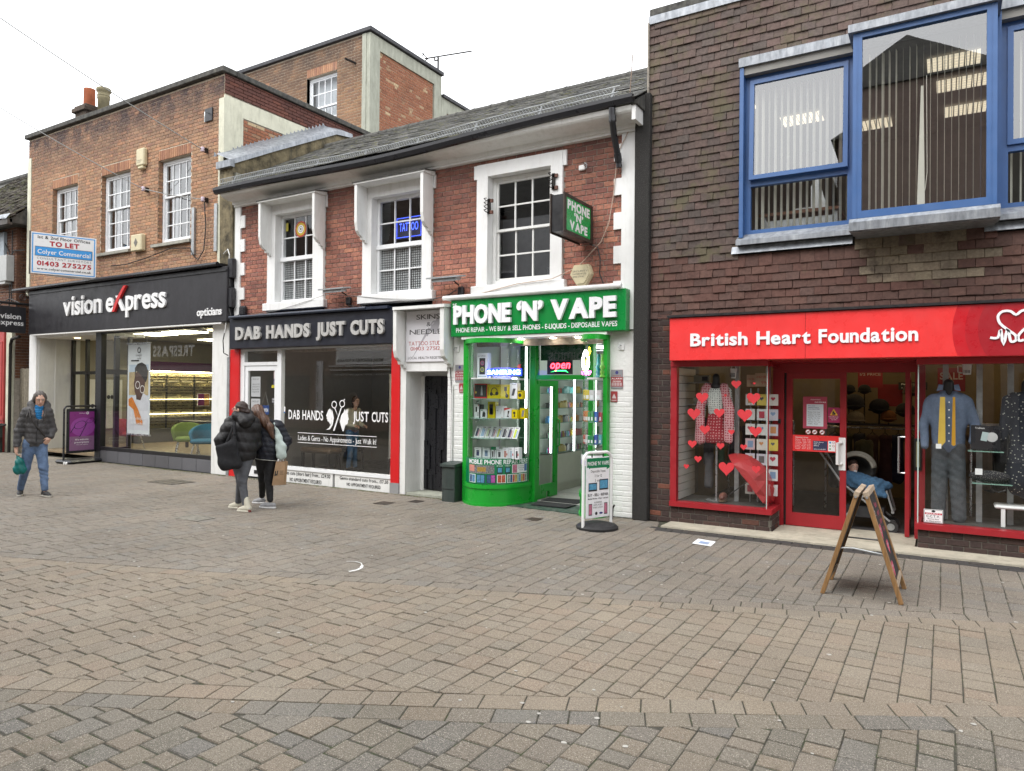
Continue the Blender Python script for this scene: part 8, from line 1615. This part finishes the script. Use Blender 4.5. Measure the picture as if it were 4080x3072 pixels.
part('basket', MB().box(-1.1,-.65,10.34,10.66,.18,.32), m_seat, pr_)
bkl = sdf_mesh([('c',(-.08,-.05,.31),(.20,-.08,.26),.13,.10,.05,1.1),('c',(.20,-.08,.27),(.34,-.06,.27),.09,.05,.05,1.6),('c',(.12,-.19,.20),(.30,-.18,.16),.05,.04,.06),('c',(-.14,-.10,.36),(-.05,-.12,.36),.06,.06,.04)], .011, lambda P: .006*np.sin(P[...,0]*38+P[...,2]*48+6*np.sin(P[...,1]*14))+.004*np.sin(P[...,0]*70-P[...,2]*40))
bk2 = thing('blanket', 'fluffy blue blanket spread over the baby and trailing off the pushchair', 'blanket', (-.95,10.48,.33)); part('cloth', bkl, mat('blue_fleece',(.055,.135,.24),rough=1,var=.3,vs=30,bump=.4), bk2)
# ================================================================== PEOPLE
m_skin = mat('skin', (.56,.34,.25), rough=.5, var=.08, vs=30); m_skin2 = mat('skin_pale', (.56,.35,.27), rough=.5, var=.06, vs=30)
V3 = lambda *a: np.array(a, float)
XS = 1.0
def scx(p): return np.array((p[0]*XS,p[1],p[2]), float) if isinstance(p, tuple) else np.array(p, float)
def SX(mb): mb.v = [(x*XS,y,z) for x,y,z in mb.v]; return mb
def hand(w, d, n, curl=.5, s=1.0, lat=None):
    """palm, four unequal fingers with two bends and a thumb leaving the side of the palm"""
    w, d, n = scx(w), V3(*d), V3(*n); d /= np.linalg.norm(d); n -= d*n.dot(d); n /= np.linalg.norm(n); l = np.cross(d, n)
    P = [('c',w,w+d*.045*s,.024*s,.026*s,.01),('c',w+d*.03*s-l*.018*s,w+d*.075*s-l*.026*s,.015*s,.012*s,.012),('c',w+d*.03*s+l*.018*s,w+d*.075*s+l*.026*s,.015*s,.012*s,.012)]
    for k, L in zip((-1.5,-.5,.5,1.5), (.034,.040,.038,.028)):
        b = w+d*.078*s+l*k*.0185*s; d1 = d*math.cos(curl)+n*math.sin(curl); d2 = d*math.cos(curl*2.3)+n*math.sin(curl*2.3)
        m = b+d1*L*s; P += [('c',b,m,.0095*s,.009*s,.004),('c',m,m+d2*L*.85*s,.009*s,.0075*s,.003)]
    t0 = w+d*.025*s-l*.026*s; t1 = t0+(d*.7-l*.6+n*.35)*.038*s; P += [('c',t0,t1,.011*s,.010*s,.006),('c',t1,t1+(d*.9+n*.5)*.026*s,.0095*s,.008*s,.004)]
    return P
def headp(c_, yaw=0, pitch=0, s=1.0):
    """skull, jaw, brow, eye sockets, nose, lips, ears; faces -Y then turned"""
    c_ = scx(c_); R = np.array(Matrix.Rotation(yaw,3,'Z') @ Matrix.Rotation(pitch,3,'X'))
    T = lambda x,y,z: c_+R @ (V3(x,y,z)*s)
    P = [('e',T(0,.012,.025),(.072*s,.088*s,.088*s),.02,R),('e',T(0,-.018,-.045),(.056*s,.062*s,.066*s),.035,R),('c',T(0,-.06,-.088),T(0,-.055,-.085),.020*s,.018*s,.025),
         ('-e',T(-.031,-.082,.008),(.016*s,.012*s,.010*s),.014,R),('-e',T(.031,-.082,.008),(.016*s,.012*s,.010*s),.014,R),('c',T(-.045,-.070,.028),T(.045,-.070,.028),.010*s,.010*s,.02),
         ('c',T(0,-.080,.012),T(0,-.100,-.026),.008*s,.013*s,.010),('c',T(-.018,-.074,-.056),T(.018,-.074,-.056),.009*s,.009*s,.010),('e',T(-.074,.008,-.005),(.008*s,.018*s,.028*s),.008,R),('e',T(.074,.008,-.005),(.008*s,.018*s,.028*s),.008,R)]
    return P, T
def facebits(par, T, s=1, brow=(.06,.045,.04), lip=(.36,.14,.12), closed=False):
    e = MB(); b = MB(); l = MB(); i_ = MB()
    for sx in (-1,1):
        p = T(sx*.031,-.0755,.008)
        e.ell(tuple(p),(.0115*s,.008*s,.006*s),10,6); q = T(sx*.031,-.084,.007); i_.ell(tuple(q),(.005*s,.003*s,.005*s),8,5)
        b.tube([tuple(T(sx*.012,-.083,.027)),tuple(T(sx*.032,-.083,.032)),tuple(T(sx*.05,-.073,.026))],.0032*s,5)
    l.tube([tuple(T(-.022,-.079,-.056)),tuple(T(-.008,-.086,-.053)),tuple(T(.008,-.086,-.053)),tuple(T(.022,-.079,-.056))],.0045*s,6)
    if not closed: part('eye', e, mat('eye_white',(.62,.6,.58),rough=.2,var=0), par, local=True, smooth=True); part('iris', i_, mat('iris',(.05,.04,.03),rough=.1,var=0), par, local=True)
    part('eyebrow', b, mat('brow_%d'%int(brow[0]*999),brow,var=0), par, local=True); part('lips', l, mat('lips',lip,rough=.4,var=0), par, local=True, smooth=True)
def P_(nm, prims, m_, par, res=.01, disp=None, label=None): 
    q = [(p[0],scx(p[1]),*((scx(p[2]),)+p[3:] if p[0][-1] == 'c' else p[2:])) for p in prims]
    return part(nm, sdf_mesh(q, res, disp), m_, par, local=True, label=label)
def puff(p, A, z0=0):  return lambda P: -A*np.abs(np.sin(np.pi*(P[...,2]-z0+.012*np.sin(P[...,0]*11))/p))+.003*np.sin(P[...,0]*70+P[...,2]*31)
def wrinkle(A): return lambda P: A*np.sin(P[...,2]*62+P[...,0]*38+3*np.sin(P[...,2]*17))*(.5+.5*np.sin(P[...,2]*9+P[...,1]*20))
def shoe(heel, toe, h=.085, w=.043, top=None):
    h0, t0 = scx(heel), scx(toe); d = t0-h0
    up = V3(0,0,1); up_ = [('c',h0+up*.048,h0+d*.45+up*.045,w*.85,w*.9,.02),('c',h0+d*.4+up*.043,h0+d*.86+up*.032,w*.92,w*.72,.02)]
    if top is not None: up_.append(('c',h0+up*.05+d*.05,scx(top),w*.9,w*.92,.02))
    so = [('c',h0+up*.012+d*.02,h0+d*.45+up*.012,w*1.02,w*.98,.01,1),('c',h0+d*.45+up*.012,h0+d*.88+up*.012,w*.98,w*.82,.01,1),('-b',h0+d*.5+up*.075,(.4,.4,.047),.0,.0),('-b',h0+d*.5-up*.047,(.4,.4,.046),.0,.0)]
    return up_, so
WA = math.radians(65); XS = .83
# ---- woman walking at the left
w1 = thing('person', 'woman in grey puffer jacket and blue roll-neck walking with a teal bag', 'person', (-12.623,5.864,0), WA)
hp_, T1 = headp((.112,-.03,1.575), yaw=.12, pitch=.28)
sL, sR = (-.105,0,1.37), (.245,0,1.37); eL, eR = (-.225,.02,1.06), (.325,.03,1.08); wL, wR = (-.258,-.03,.775), (.285,-.09,.955)
hL, hR = (-.045,0,.86), (.13,0,.86); kL, kR = (-.105,.06,.46), (.185,-.06,.47); aL, aR = (-.185,.26,.11), (.215,-.10,.10)
tor = [('c',(.07,0,1.08),(.07,0,1.28),.12,.13,.06,.75),('c',(.045,0,.90),(.06,0,1.1),.13,.115,.06,.75),('c',(-.06,.01,1.36),(.20,.01,1.36),.055,.055,.07)]
body = hp_+[('c',(.085,.0,1.36),(.105,-.01,1.50),.054,.05,.03)]+tor+[('c',sL,eL,.045,.038,.03),('c',eL,wL,.036,.026,.02),('c',sR,eR,.045,.038,.03),('c',eR,wR,.036,.026,.02),('c',hL,kL,.08,.052,.04),('c',kL,aL,.05,.035,.02),('c',hR,kR,.08,.052,.04),('c',kR,aR,.05,.035,.02)]+hand(wL,(0.02,-.05,-1),(.9,.1,0),.75)+hand(wR,(-.5,-.2,-.8),(-.3,.8,0),.4)
b1 = P_('body', body, m_skin, w1, .0075); facebits(w1, T1, brow=(.09,.075,.065))
P_('hair', [('e',T1(0,.030,.045),(.086,.092,.088),.02,np.array(Matrix.Rotation(.12,3,'Z')@Matrix.Rotation(.28,3,'X'))),('e',T1(0,.11,.0),(.06,.055,.06),.02),('e',T1(-.078,.02,0),(.024,.04,.06),.02),('e',T1(.078,.025,.0),(.022,.04,.055),.02),('-e',T1(0,-.10,-.012),(.062,.078,.088),.012)], mat('hair_greybrown',(.10,.085,.075),rough=.6,var=.4,vs=60,grain=(3,3,1)), w1, .0075, lambda P: .004*np.sin(P[...,0]*150+P[...,2]*40))
m_jk = mat('jacket_charcoal',(.058,.055,.056),rough=.65,var=.25,vs=18,bump=.5,bs_=55)
P_('jacket', [('c',(.065,0,1.10),(.07,0,1.28),.150,.155,.06,.85),('c',(.05,0,.90),(.065,0,1.1),.158,.150,.05,.85),('c',(-.07,.01,1.36),(.21,.01,1.36),.066,.066,.07),('c',sL,eL,.068,.06,.05),('c',eL,(-.256,-.028,.80),.058,.046,.03),('c',sR,eR,.068,.06,.05),('c',eR,(.295,-.08,.97),.058,.048,.03),('c',(.0,.02,1.42),(-.005,.06,1.5),.06,.06,.05),('c',(.18,.02,1.42),(.21,.06,1.48),.06,.06,.05),('c',(-.0,.08,1.47),(.19,.08,1.47),.07,.07,.05),('-c',(.10,-.10,1.31),(.105,-.05,1.62),.06,.085,.02),('-b',(.05,0,.70),(.6,.6,.12),.01,.0)], m_jk, w1, .008, puff(.085,.007))
P_('collar', [('c',(.088,-.01,1.36),(.102,-.018,1.44),.072,.064,.02),('c',(.085,-.06,1.22),(.09,-.05,1.36),.06,.055,.03)], mat('blue_wool',(.01,.14,.33),rough=.9,var=.15,vs=40), w1, .008, lambda P: .004*np.sin(P[...,2]*160))
part('zip', SX(MB().tube([(.085,-.143,1.26),(.07,-.140,1.1),(.06,-.140,.84)],.006,5)), m_black, w1, local=True); part('strap', SX(MB().tube([(-.06,-.08,1.40),(-.04,-.142,1.28),(.1,-.155,1.10),(.2,-.10,.98),(.21,.0,.96)],.014,6).tube([(.2,-.075,1.42),(.195,-.135,1.30),(.19,-.14,1.22)],.012,6).tube([(-.055,-.07,1.42),(-.10,-.125,1.30),(-.10,-.14,1.18)],.012,6)), mat('strap_brown',(.035,.03,.028),var=.1), w1, local=True)
m_jn = mat('blue_jeans',(.14,.215,.36),rough=.85,var=.4,vs=9,bump=.4,bs_=40)
P_('jeans', [('c',hL,kL,.098,.068,.04),('c',kL,aL,.066,.05,.03),('c',hR,kR,.098,.068,.04),('c',kR,(.21,-.10,.13),.066,.052,.03),('c',(-.01,0,.88),(.10,0,.88),.115,.115,.04)], m_jn, w1, .009, wrinkle(.005))
for (he,to,tp) in (((-.185,.30,.0),(-.205,.10,.0),(-.186,.27,.14)),((.195,-.05,0),(.30,-.26,0),(.213,-.09,.13))):
    u_, s_ = shoe(he,to,top=tp); P_('shoe', u_, mat('shoe_black',(.025,.024,.026),rough=.6,var=.2), w1, .008); P_('sole', s_, mat('sole_offwhite',(.45,.43,.38),rough=.8,var=.1), w1, .007)
bg_ = thing('carrier_bag', 'teal drawstring bag hanging from the walking woman\'s hand', 'bag', tuple(Vector((-12.623,5.864,0))+Matrix.Rotation(WA,3,'Z')@Vector((-.205*XS,-.06,.37))), WA)
part('sack', sdf_mesh([('c',(-.0,0,.10),(.01,0,.20),.085,.06,.04,.6),('c',(-.03,0,.05),(.05,0,.06),.045,.05,.04,.7),('c',(.0,0,.2),(-.03,.02,.29),.05,.018,.03)], .008, lambda P: .006*np.sin(P[...,0]*70+P[...,2]*40)), mat('teal_nylon',(.0,.14,.13),rough=.4,var=.2,vs=12), bg_, local=True); part('cord', MB().tube([(-.03,.02,.28),(-.045,.03,.36)],.006,5), m_black, bg_, local=True)
# ---- the pair seen from behind
WA = math.radians(51.2); XS = .938
w2 = thing('person', 'woman with bun and glasses in black puffer jacket, seen from behind', 'person', (-8.702,6.835,0), WA)
h2, T2 = headp((-.040,.03,1.475), yaw=-2.05, pitch=.05)
sL, sR = (-.19,.05,1.27), (.17,.03,1.27); eL, eR = (-.315,-.0,1.02), (.20,.10,.98); wL, wR = (-.27,.10,.86), (.15,.2,.85)
hL, hR = (-.085,.02,.80), (.07,.02,.80); kL, kR = (-.02,.13,.44), (.0,.0,.44); aL, aR = (-.055,.24,.12), (.055,-.03,.12)
tor = [('c',(.0,.03,.95),(-.01,.04,1.18),.13,.14,.06,.75),('c',(-.13,.04,1.26),(.12,.03,1.26),.055,.055,.07)]
body = h2+[('c',(-.01,.03,1.28),(-.02,.03,1.42),.052,.05,.03)]+tor+[('c',sL,eL,.045,.038,.03),('c',eL,wL,.036,.026,.02),('c',sR,eR,.045,.038,.03),('c',eR,wR,.036,.026,.02),('c',hL,kL,.085,.055,.05),('c',kL,aL,.052,.035,.02),('c',hR,kR,.085,.055,.05),('c',kR,aR,.052,.035,.02)]+hand(wL,(.2,.6,-.7),(.5,-.5,0),.6)+hand(wR,(-.1,.5,-.8),(-.5,0,0),.6)
P_('body', body, m_skin2, w2, .0075); facebits(w2, T2, brow=(.05,.03,.02))
m_hd = mat('hair_darkbrown',(.045,.024,.018),rough=.5,var=.5,vs=70,grain=(3,3,.6),bump=.5,bs_=120)
R2 = np.array(Matrix.Rotation(-2.05,3,'Z'))
P_('hair', [('e',T2(0,.022,.035),(.082,.092,.088),.02,R2),('e',T2(0,.055,-.02),(.07,.065,.07),.02,R2),('e',T2(0,.112,-.035),(.042,.038,.038),.012),('-e',T2(0,-.11,-.04),(.072,.085,.10),.012,R2)], m_hd, w2, .0075, lambda P: .003*np.sin(P[...,2]*120+P[...,0]*30))
g = MB()
for sx in (-1,1): g.tube([tuple(T2(sx*.033+.022*math.cos(a),-.098,.006+.018*math.sin(a))) for a in np.linspace(0,6.28,13)],.0022,4); g.tube([tuple(T2(sx*.055,-.096,.01)),tuple(T2(sx*.076,.01,.012))],.0025,4)
part('glasses', g, m_galv, w2, local=True)
m_pj = mat('puffer_black',(.013,.012,.013),rough=.55,var=.3,vs=18,spec=.4,bump=.6,bs_=45)
P_('jacket', [('c',(.0,.03,.90),(-.01,.04,1.16),.19,.185,.06,.75),('c',(-.02,.03,.80),(.0,.03,.95),.18,.19,.05,.75),('c',(-.14,.04,1.24),(.12,.03,1.24),.088,.088,.08),('c',sL,eL,.08,.073,.06),('c',eL,wL,.07,.055,.04),('c',sR,eR,.08,.073,.06),('c',eR,wR,.07,.055,.04),('c',(-.10,.02,1.36),(.09,-.0,1.37),.06,.06,.05),('-b',(0,0,.63),(.6,.6,.10),.01,0)], m_pj, w2, .009, puff(.14,.015,.03))
P_('hood', [('c',(-.10,-.03,1.38),(.10,-.07,1.34),.062,.075,.04),('c',(.03,-.10,1.30),(.05,-.10,1.27),.09,.07,.05),('c',(-.09,.02,1.41),(.10,.02,1.41),.05,.055,.05)], m_pj, w2, .008, lambda P: .005*np.sin(P[...,0]*50+P[...,2]*30)); part('lining', MB().tube([(.07,.02,1.43),(.12,-.0,1.40),(.15,-.02,1.36)],.022,8), mat('hood_lining',(.45,.43,.42),var=.1), w2, local=True)
m_lg = mat('grey_leggings',(.105,.11,.125),rough=.8,var=.2,vs=14)
P_('leggings', [('c',hL,kL,.10,.066,.05),('c',kL,(-.054,.24,.11),.062,.046,.03),('c',hR,kR,.10,.066,.05),('c',kR,(.055,-.035,.11),.062,.048,.03),('c',(-.04,.02,.80),(.04,.02,.80),.11,.11,.04)], m_lg, w2, .008, wrinkle(.002))
for (he,to,tp) in (((-.045,.25,.0),(-.185,.36,.0),(-.055,.24,.17)),((.10,-.10,0),(-.05,.0,0),(.06,-.04,.18))):
    u_, s_ = shoe(he,to,w=.047,top=tp); P_('shoe', u_, mat('canvas_cream',(.55,.52,.42),rough=.8,var=.12,vs=20), w2, .008, label='cream high-top trainer'); P_('sole', s_, mat('sole_cream',(.60,.57,.48),rough=.7,var=.05), w2, .007); h_ = V3(*he); part('heel_patch', MB().cbox(h_[0]-.015,h_[0]+.03,h_[1]-.045,h_[1]-.035,.005,.035,.003), mat('heel_red',(.18,.03,.025),var=.1), w2, local=True)
tb1 = thing('tote_bag', 'large black cloth tote bag on the left woman\'s shoulder', 'bag', tuple(Vector((-8.702,6.835,0))+Matrix.Rotation(WA,3,'Z')@Vector((-.17*XS,-.17,.62))), WA)
me = sdf_mesh([('b',(-.02,.02,.20),(.145,.05,.19),.045,.03,np.array(Matrix.Rotation(-.22,3,'Y'))),('c',(-.10,.02,.10),(.08,.02,.06),.06,.05,.06),('c',(.03,.02,.36),(.06,.03,.52),.06,.02,.05,.7)], .009, lambda P: .006*np.sin(P[...,0]*26+P[...,2]*14))
part('cloth', me, mat('cloth_black',(.011,.011,.013),rough=.95,var=.2,vs=10,bump=.4,bs_=30), tb1, local=True); part('strap', MB().tube([(.05,.02,.5),(.045,.06,.62),(.05,.16,.70)],.02,6).tube([(-.06,.02,.38),(.0,.03,.52),(.03,.08,.64)],.015,6), mat('cloth_black',(.011,.011,.013)), tb1, local=True)
w3 = thing('person', 'long haired woman in navy quilted jacket leaning close to her friend', 'person', (-8.637,7.223,0), WA)
h3, T3 = headp((-.165,.05,1.425), yaw=-2.4, pitch=.12)
sL, sR = (-.15,.05,1.23), (.16,.02,1.22); eL, eR = (-.20,.10,.98), (.285,.02,1.00); wL, wR = (-.12,.2,.86), (.235,-.06,.80)
hL, hR = (-.085,.05,.78), (.065,.03,.78); kL, kR = (-.06,.20,.42), (.03,.03,.43); aL, aR = (-.065,.42,.12), (.055,-.02,.12)
tor = [('c',(.0,.03,.93),(.0,.04,1.14),.13,.14,.06,.75),('c',(-.11,.04,1.22),(.11,.02,1.22),.055,.055,.07)]
body = h3+[('c',(-.05,.04,1.22),(-.12,.05,1.36),.052,.05,.03)]+tor+[('c',sL,eL,.045,.038,.03),('c',eL,wL,.036,.026,.02),('c',sR,eR,.045,.038,.03),('c',eR,wR,.036,.026,.02),('c',hL,kL,.085,.055,.05),('c',kL,aL,.052,.035,.02),('c',hR,kR,.085,.055,.05),('c',kR,aR,.052,.035,.02)]+hand(wL,(.2,.6,-.7),(.5,-.5,0),.6)+hand(wR,(-.05,-.02,-1),(-.7,.2,0),.8)
P_('body', body, m_skin2, w3, .0075); facebits(w3, T3, brow=(.05,.03,.02))
R3 = np.array(Matrix.Rotation(-2.4,3,'Z')); m_hl = piecemat('hair_ombre', [(.16,.085,.05)], rough=.45, var=.35, vs=40, bump=.3) if False else mat('hair_ombre',(.115,.058,.036),rough=.45,var=.5,vs=26,grain=(3,3,.7))
P_('hair', [('e',T3(0,.022,.035),(.084,.094,.090),.02,R3),('c',(-.14,-.02,1.42),(-.06,-.06,1.30),.08,.075,.04),('c',(-.06,-.05,1.32),(.03,-.075,1.20),.07,.06,.04),('c',(.03,-.09,1.22),(.085,-.115,1.06),.055,.026,.03),('c',(-.2,.02,1.40),(-.18,-.03,1.28),.05,.05,.03),('-e',T3(0,-.11,-.045),(.066,.085,.10),.012,R3)], m_hl, w3, .0075, lambda P: .004*np.sin(P[...,0]*120+P[...,2]*30))
m_nj = mat('puffer_navy',(.010,.012,.020),rough=.55,var=.3,vs=18,spec=.4,bump=.6,bs_=45)
P_('jacket', [('c',(.0,.03,.88),(.0,.04,1.12),.165,.165,.06,.75),('c',(-.0,.03,.79),(.0,.03,.93),.16,.168,.05,.75),('c',(-.11,.04,1.20),(.11,.02,1.20),.085,.085,.08),('c',sL,eL,.075,.07,.06),('c',eL,wL,.066,.052,.04),('c',sR,eR,.082,.078,.06),('c',eR,(.24,-.05,.84),.074,.055,.04),('c',(-.10,.0,1.29),(.0,-.03,1.27),.07,.075,.05),('-b',(0,0,.62),(.6,.6,.10),.01,0)], m_nj, w3, .009, puff(.075,.008,.01))
part('piping', MB().tube([(.17*math.cos(a),.03+.125*math.sin(a),.722-.02*math.cos(a)) for a in np.linspace(math.pi,2*math.pi,16)],.004,5), mat('piping_pale',(.5,.5,.45),var=0), w3, local=True)
P_('leggings', [('c',hL,kL,.10,.066,.05),('c',kL,(-.064,.41,.13),.062,.044,.03),('c',hR,kR,.10,.066,.05),('c',kR,(.054,-.02,.13),.062,.046,.03),('c',(-.04,.03,.80),(.03,.03,.80),.11,.11,.04)], mat('black_leggings',(.013,.013,.015),rough=.8,var=.2,vs=14), w3, .008, wrinkle(.002))
for (he,to) in (((-.04,.46,.0),(-.20,.52,.0)),((.105,-.06,0),(-.10,.04,0))):
    u_, s_ = shoe(he,to,w=.043); P_('shoe', u_, mat('knit_grey',(.30,.30,.31),rough=.8,var=.12,vs=30), w3, .008, label='grey running shoe'); P_('sole', s_, mat('sole_white',(.66,.66,.66),rough=.6,var=.04), w3, .007)
RW = Matrix.Rotation(WA,3,'Z'); base3 = Vector((-8.637,7.223,0))
pb = thing('paper_bag', 'brown paper carrier bag with black print held by the woman in navy', 'bag', tuple(base3+RW@Vector((.20,-.07,.35))), WA)
bgm = MB().add([(-.13,-.055,0),(.07,-.055,.005),(.07,.055,.005),(-.13,.055,0),(-.075,-.05,.355),(.09,-.05,.345),(.09,.05,.345),(-.075,.05,.355),(-.105,-.062,.18),(.078,-.062,.18)],[(3,2,1,0),(0,1,9,8),(8,9,5,4),(1,2,6,5,9),(2,3,7,6),(3,0,8,4,7)]); part('sack', bgm, mat('kraft_paper',(.36,.23,.13),rough=.8,var=.15,vs=8), pb, local=True)
part('handle', MB().tube([(-.03,-.045,.35),(-.01,-.03,.42),(.04,-.03,.42),(.06,-.045,.35)],.005,5), mat('kraft_paper',(.36,.23,.13)), pb, local=True); part('gusset', MB().poly([(.035,.01),(.068,.01),(.088,.34),(.055,.345)],-.0640), mat('kraft_dark',(.27,.17,.09),rough=.8,var=.1), pb, local=True); part('print', MB().poly([(-.10,.14),(-.055,.15),(-.045,.22),(-.06,.215),(-.065,.17),(-.08,.165),(-.075,.215),(-.09,.21)],-.0635).rect(-.02,.03,.21,.214,-.0635).rect(-.02,.03,.195,.199,-.0635).rect(-.02,.02,.18,.184,-.0635).rect(-.02,.03,.16,.164,-.0635), m_prk, pb, local=True); part('striped_tissue', MB().poly([(-.07,.345),(.0,.345),(.0,.375),(-.06,.37)],-.03), m_white, pb, local=True)
tt = thing('tote_bag', 'pale mint tote bag tucked under the long haired woman\'s arm', 'bag', tuple(base3+RW@Vector((.19,-.11,.74))), WA)
part('cloth', sdf_mesh([('c',(.0,.0,.07),(-.03,.02,.30),.068,.055,.04,.6),('c',(.02,0,.04),(.02,0,.18),.055,.06,.04,.6),('c',(-.03,.02,.3),(-.07,.04,.44),.05,.03,.03,.5)], .008, lambda P: .005*np.sin(P[...,2]*45+P[...,0]*40)), mat('mint_canvas',(.47,.55,.52),rough=.9,var=.12,vs=14), tt, local=True); part('strap', MB().tube([(-.07,.03,.42),(-.10,.05,.52),(-.10,.12,.56)],.016,6), mat('mint_canvas',(.47,.55,.52)), tt, local=True)
XS = 1.0
# ---- woman standing inside the barber shop, facing right
w4 = thing('person', 'dark haired woman in cream jumper and jeans inside the barber window', 'person', (-10.93,11.4,.03))
h4, T4 = headp((.10,0,1.49), yaw=1.35, pitch=.03)
sL, sR = (.03,-.15,1.29), (.03,.15,1.29); eL, eR = (-.02,-.19,1.02), (.0,.2,1.02); wL, wR = (.2,-.14,.97), (.22,.12,.97)
hL, hR = (.0,-.07,.82), (.0,.07,.82); kL, kR = (.03,-.07,.44), (.0,.07,.44); aL, aR = (-.03,-.08,.09), (.02,.08,.09)
body = h4+[('c',(.05,0,1.28),(.09,0,1.42),.05,.048,.03),('c',(.0,0,.92),(.02,0,1.2),.115,.12,.06),('c',sL,eL,.042,.036,.03),('c',eL,wL,.034,.025,.02),('c',sR,eR,.042,.036,.03),('c',eR,wR,.034,.025,.02),('c',hL,kL,.08,.052,.05),('c',kL,aL,.05,.034,.02),('c',hR,kR,.08,.052,.05),('c',kR,aR,.05,.034,.02)]+hand(wL,(1,.2,0),(0,.2,-1),.6)+hand(wR,(1,-.2,0),(0,-.2,-1),.6)
P_('body', body, m_skin2, w4, .009); facebits(w4, T4)
P_('hair', [('e',T4(0,.022,.035),(.086,.094,.090),.02,np.array(Matrix.Rotation(1.35,3,'Z'))),('c',T4(-.055,.04,.0),T4(-.06,.03,-.11),.035,.03,.03),('c',T4(.055,.04,.0),T4(.06,.03,-.11),.035,.03,.03),('c',T4(0,.08,.0),T4(0,.07,-.10),.05,.045,.03),('-e',T4(0,-.115,-.02),(.075,.085,.10),.012)], mat('hair_black',(.02,.014,.012),rough=.4,var=.3), w4, .009)
P_('jumper', [('c',(.0,0,.96),(.02,0,1.2),.135,.14,.06),('c',(.02,-.1,1.28),(.02,.1,1.28),.06,.06,.06),('c',sL,eL,.068,.062,.04),('c',eL,wL,.06,.045,.03),('c',sR,eR,.068,.062,.04),('c',eR,wR,.06,.045,.03),('-b',(0,0,.75),(.5,.5,.13),.01,0)], mat('cream_knit',(.58,.57,.47),rough=.95,var=.12,vs=24), w4, .01, wrinkle(.003))
P_('jeans', [('c',hL,kL,.095,.068,.05),('c',kL,aL,.064,.05,.03),('c',hR,kR,.095,.068,.05),('c',kR,aR,.064,.05,.03)], mat('mid_jeans',(.08,.17,.30),rough=.85,var=.25), w4, .01, wrinkle(.003))
for y in (-.08,.08): u_, s_ = shoe((-.06,y,0),(.17,y,0)); P_('shoe', u_+s_[:2], mat('shoe_black',(.025,.024,.026)), w4, .01)
# ---- baby in the pushchair
by_ = thing('person', 'baby with dark hair and dummy lying in the pushchair under the blanket', 'person', (-1.0,10.46,.55))
h5, T5 = headp((-.02,-.02,.27), yaw=.45, pitch=.05, s=.78)
body = h5+[('c',(-.03,.02,.17),(-.02,0,.22),.035,.035,.02),('c',(-.06,.02,.06),(-.04,.02,.15),.085,.07,.04),('c',(-.11,-.02,.14),(-.08,-.10,.06),.028,.022,.02),('c',(.04,.02,.14),(.08,-.06,.08),.028,.022,.02),('c',(-.03,0,.02),(.14,-.02,.04),.045,.035,.03),('c',(.14,-.02,.04),(.24,-.03,-.02),.035,.028,.02)]+hand((.08,-.06,.08),(.6,-.6,-.2),(0,0,-1),.7,.55)+hand((-.08,-.10,.06),(.5,-.6,-.3),(0,0,-1),.7,.55)
P_('body', body, mat('skin_baby',(.58,.36,.28),rough=.5,var=.05,vs=30), by_, .006); facebits(by_, T5, .78, brow=(.10,.07,.05))
P_('hair', [('e',T5(0,.020,.045),(.064,.07,.064),.015,np.array(Matrix.Rotation(.45,3,'Z'))),('e',T5(-.02,-.05,.09),(.04,.03,.02),.012),('-e',T5(0,-.10,-.03),(.062,.075,.075),.01)], mat('hair_darkbrown',(.045,.024,.018)), by_, .006, lambda P: .002*np.sin(P[...,0]*200))
P_('outfit', [('c',(-.06,.02,.05),(-.04,.02,.15),.10,.085,.04),('c',(-.12,-.01,.15),(-.09,-.09,.07),.04,.034,.02),('c',(.05,.02,.15),(.08,-.05,.09),.04,.034,.02)], patmat('baby_print',(.30,.32,.38),(.03,.04,.07),30,.3), by_, .008)
dm_ = MB().lathe([(.019,0),(.019,.006),(.008,.008),(.008,.016)],(0,0,0),12); p_ = T5(0,-.085,-.062); dm_.xf(Matrix.Translation(tuple(p_)) @ Matrix.Rotation(.45,4,'Z') @ Matrix.Rotation(math.radians(90),4,'X')); part('dummy', dm_, m_white, by_, local=True)
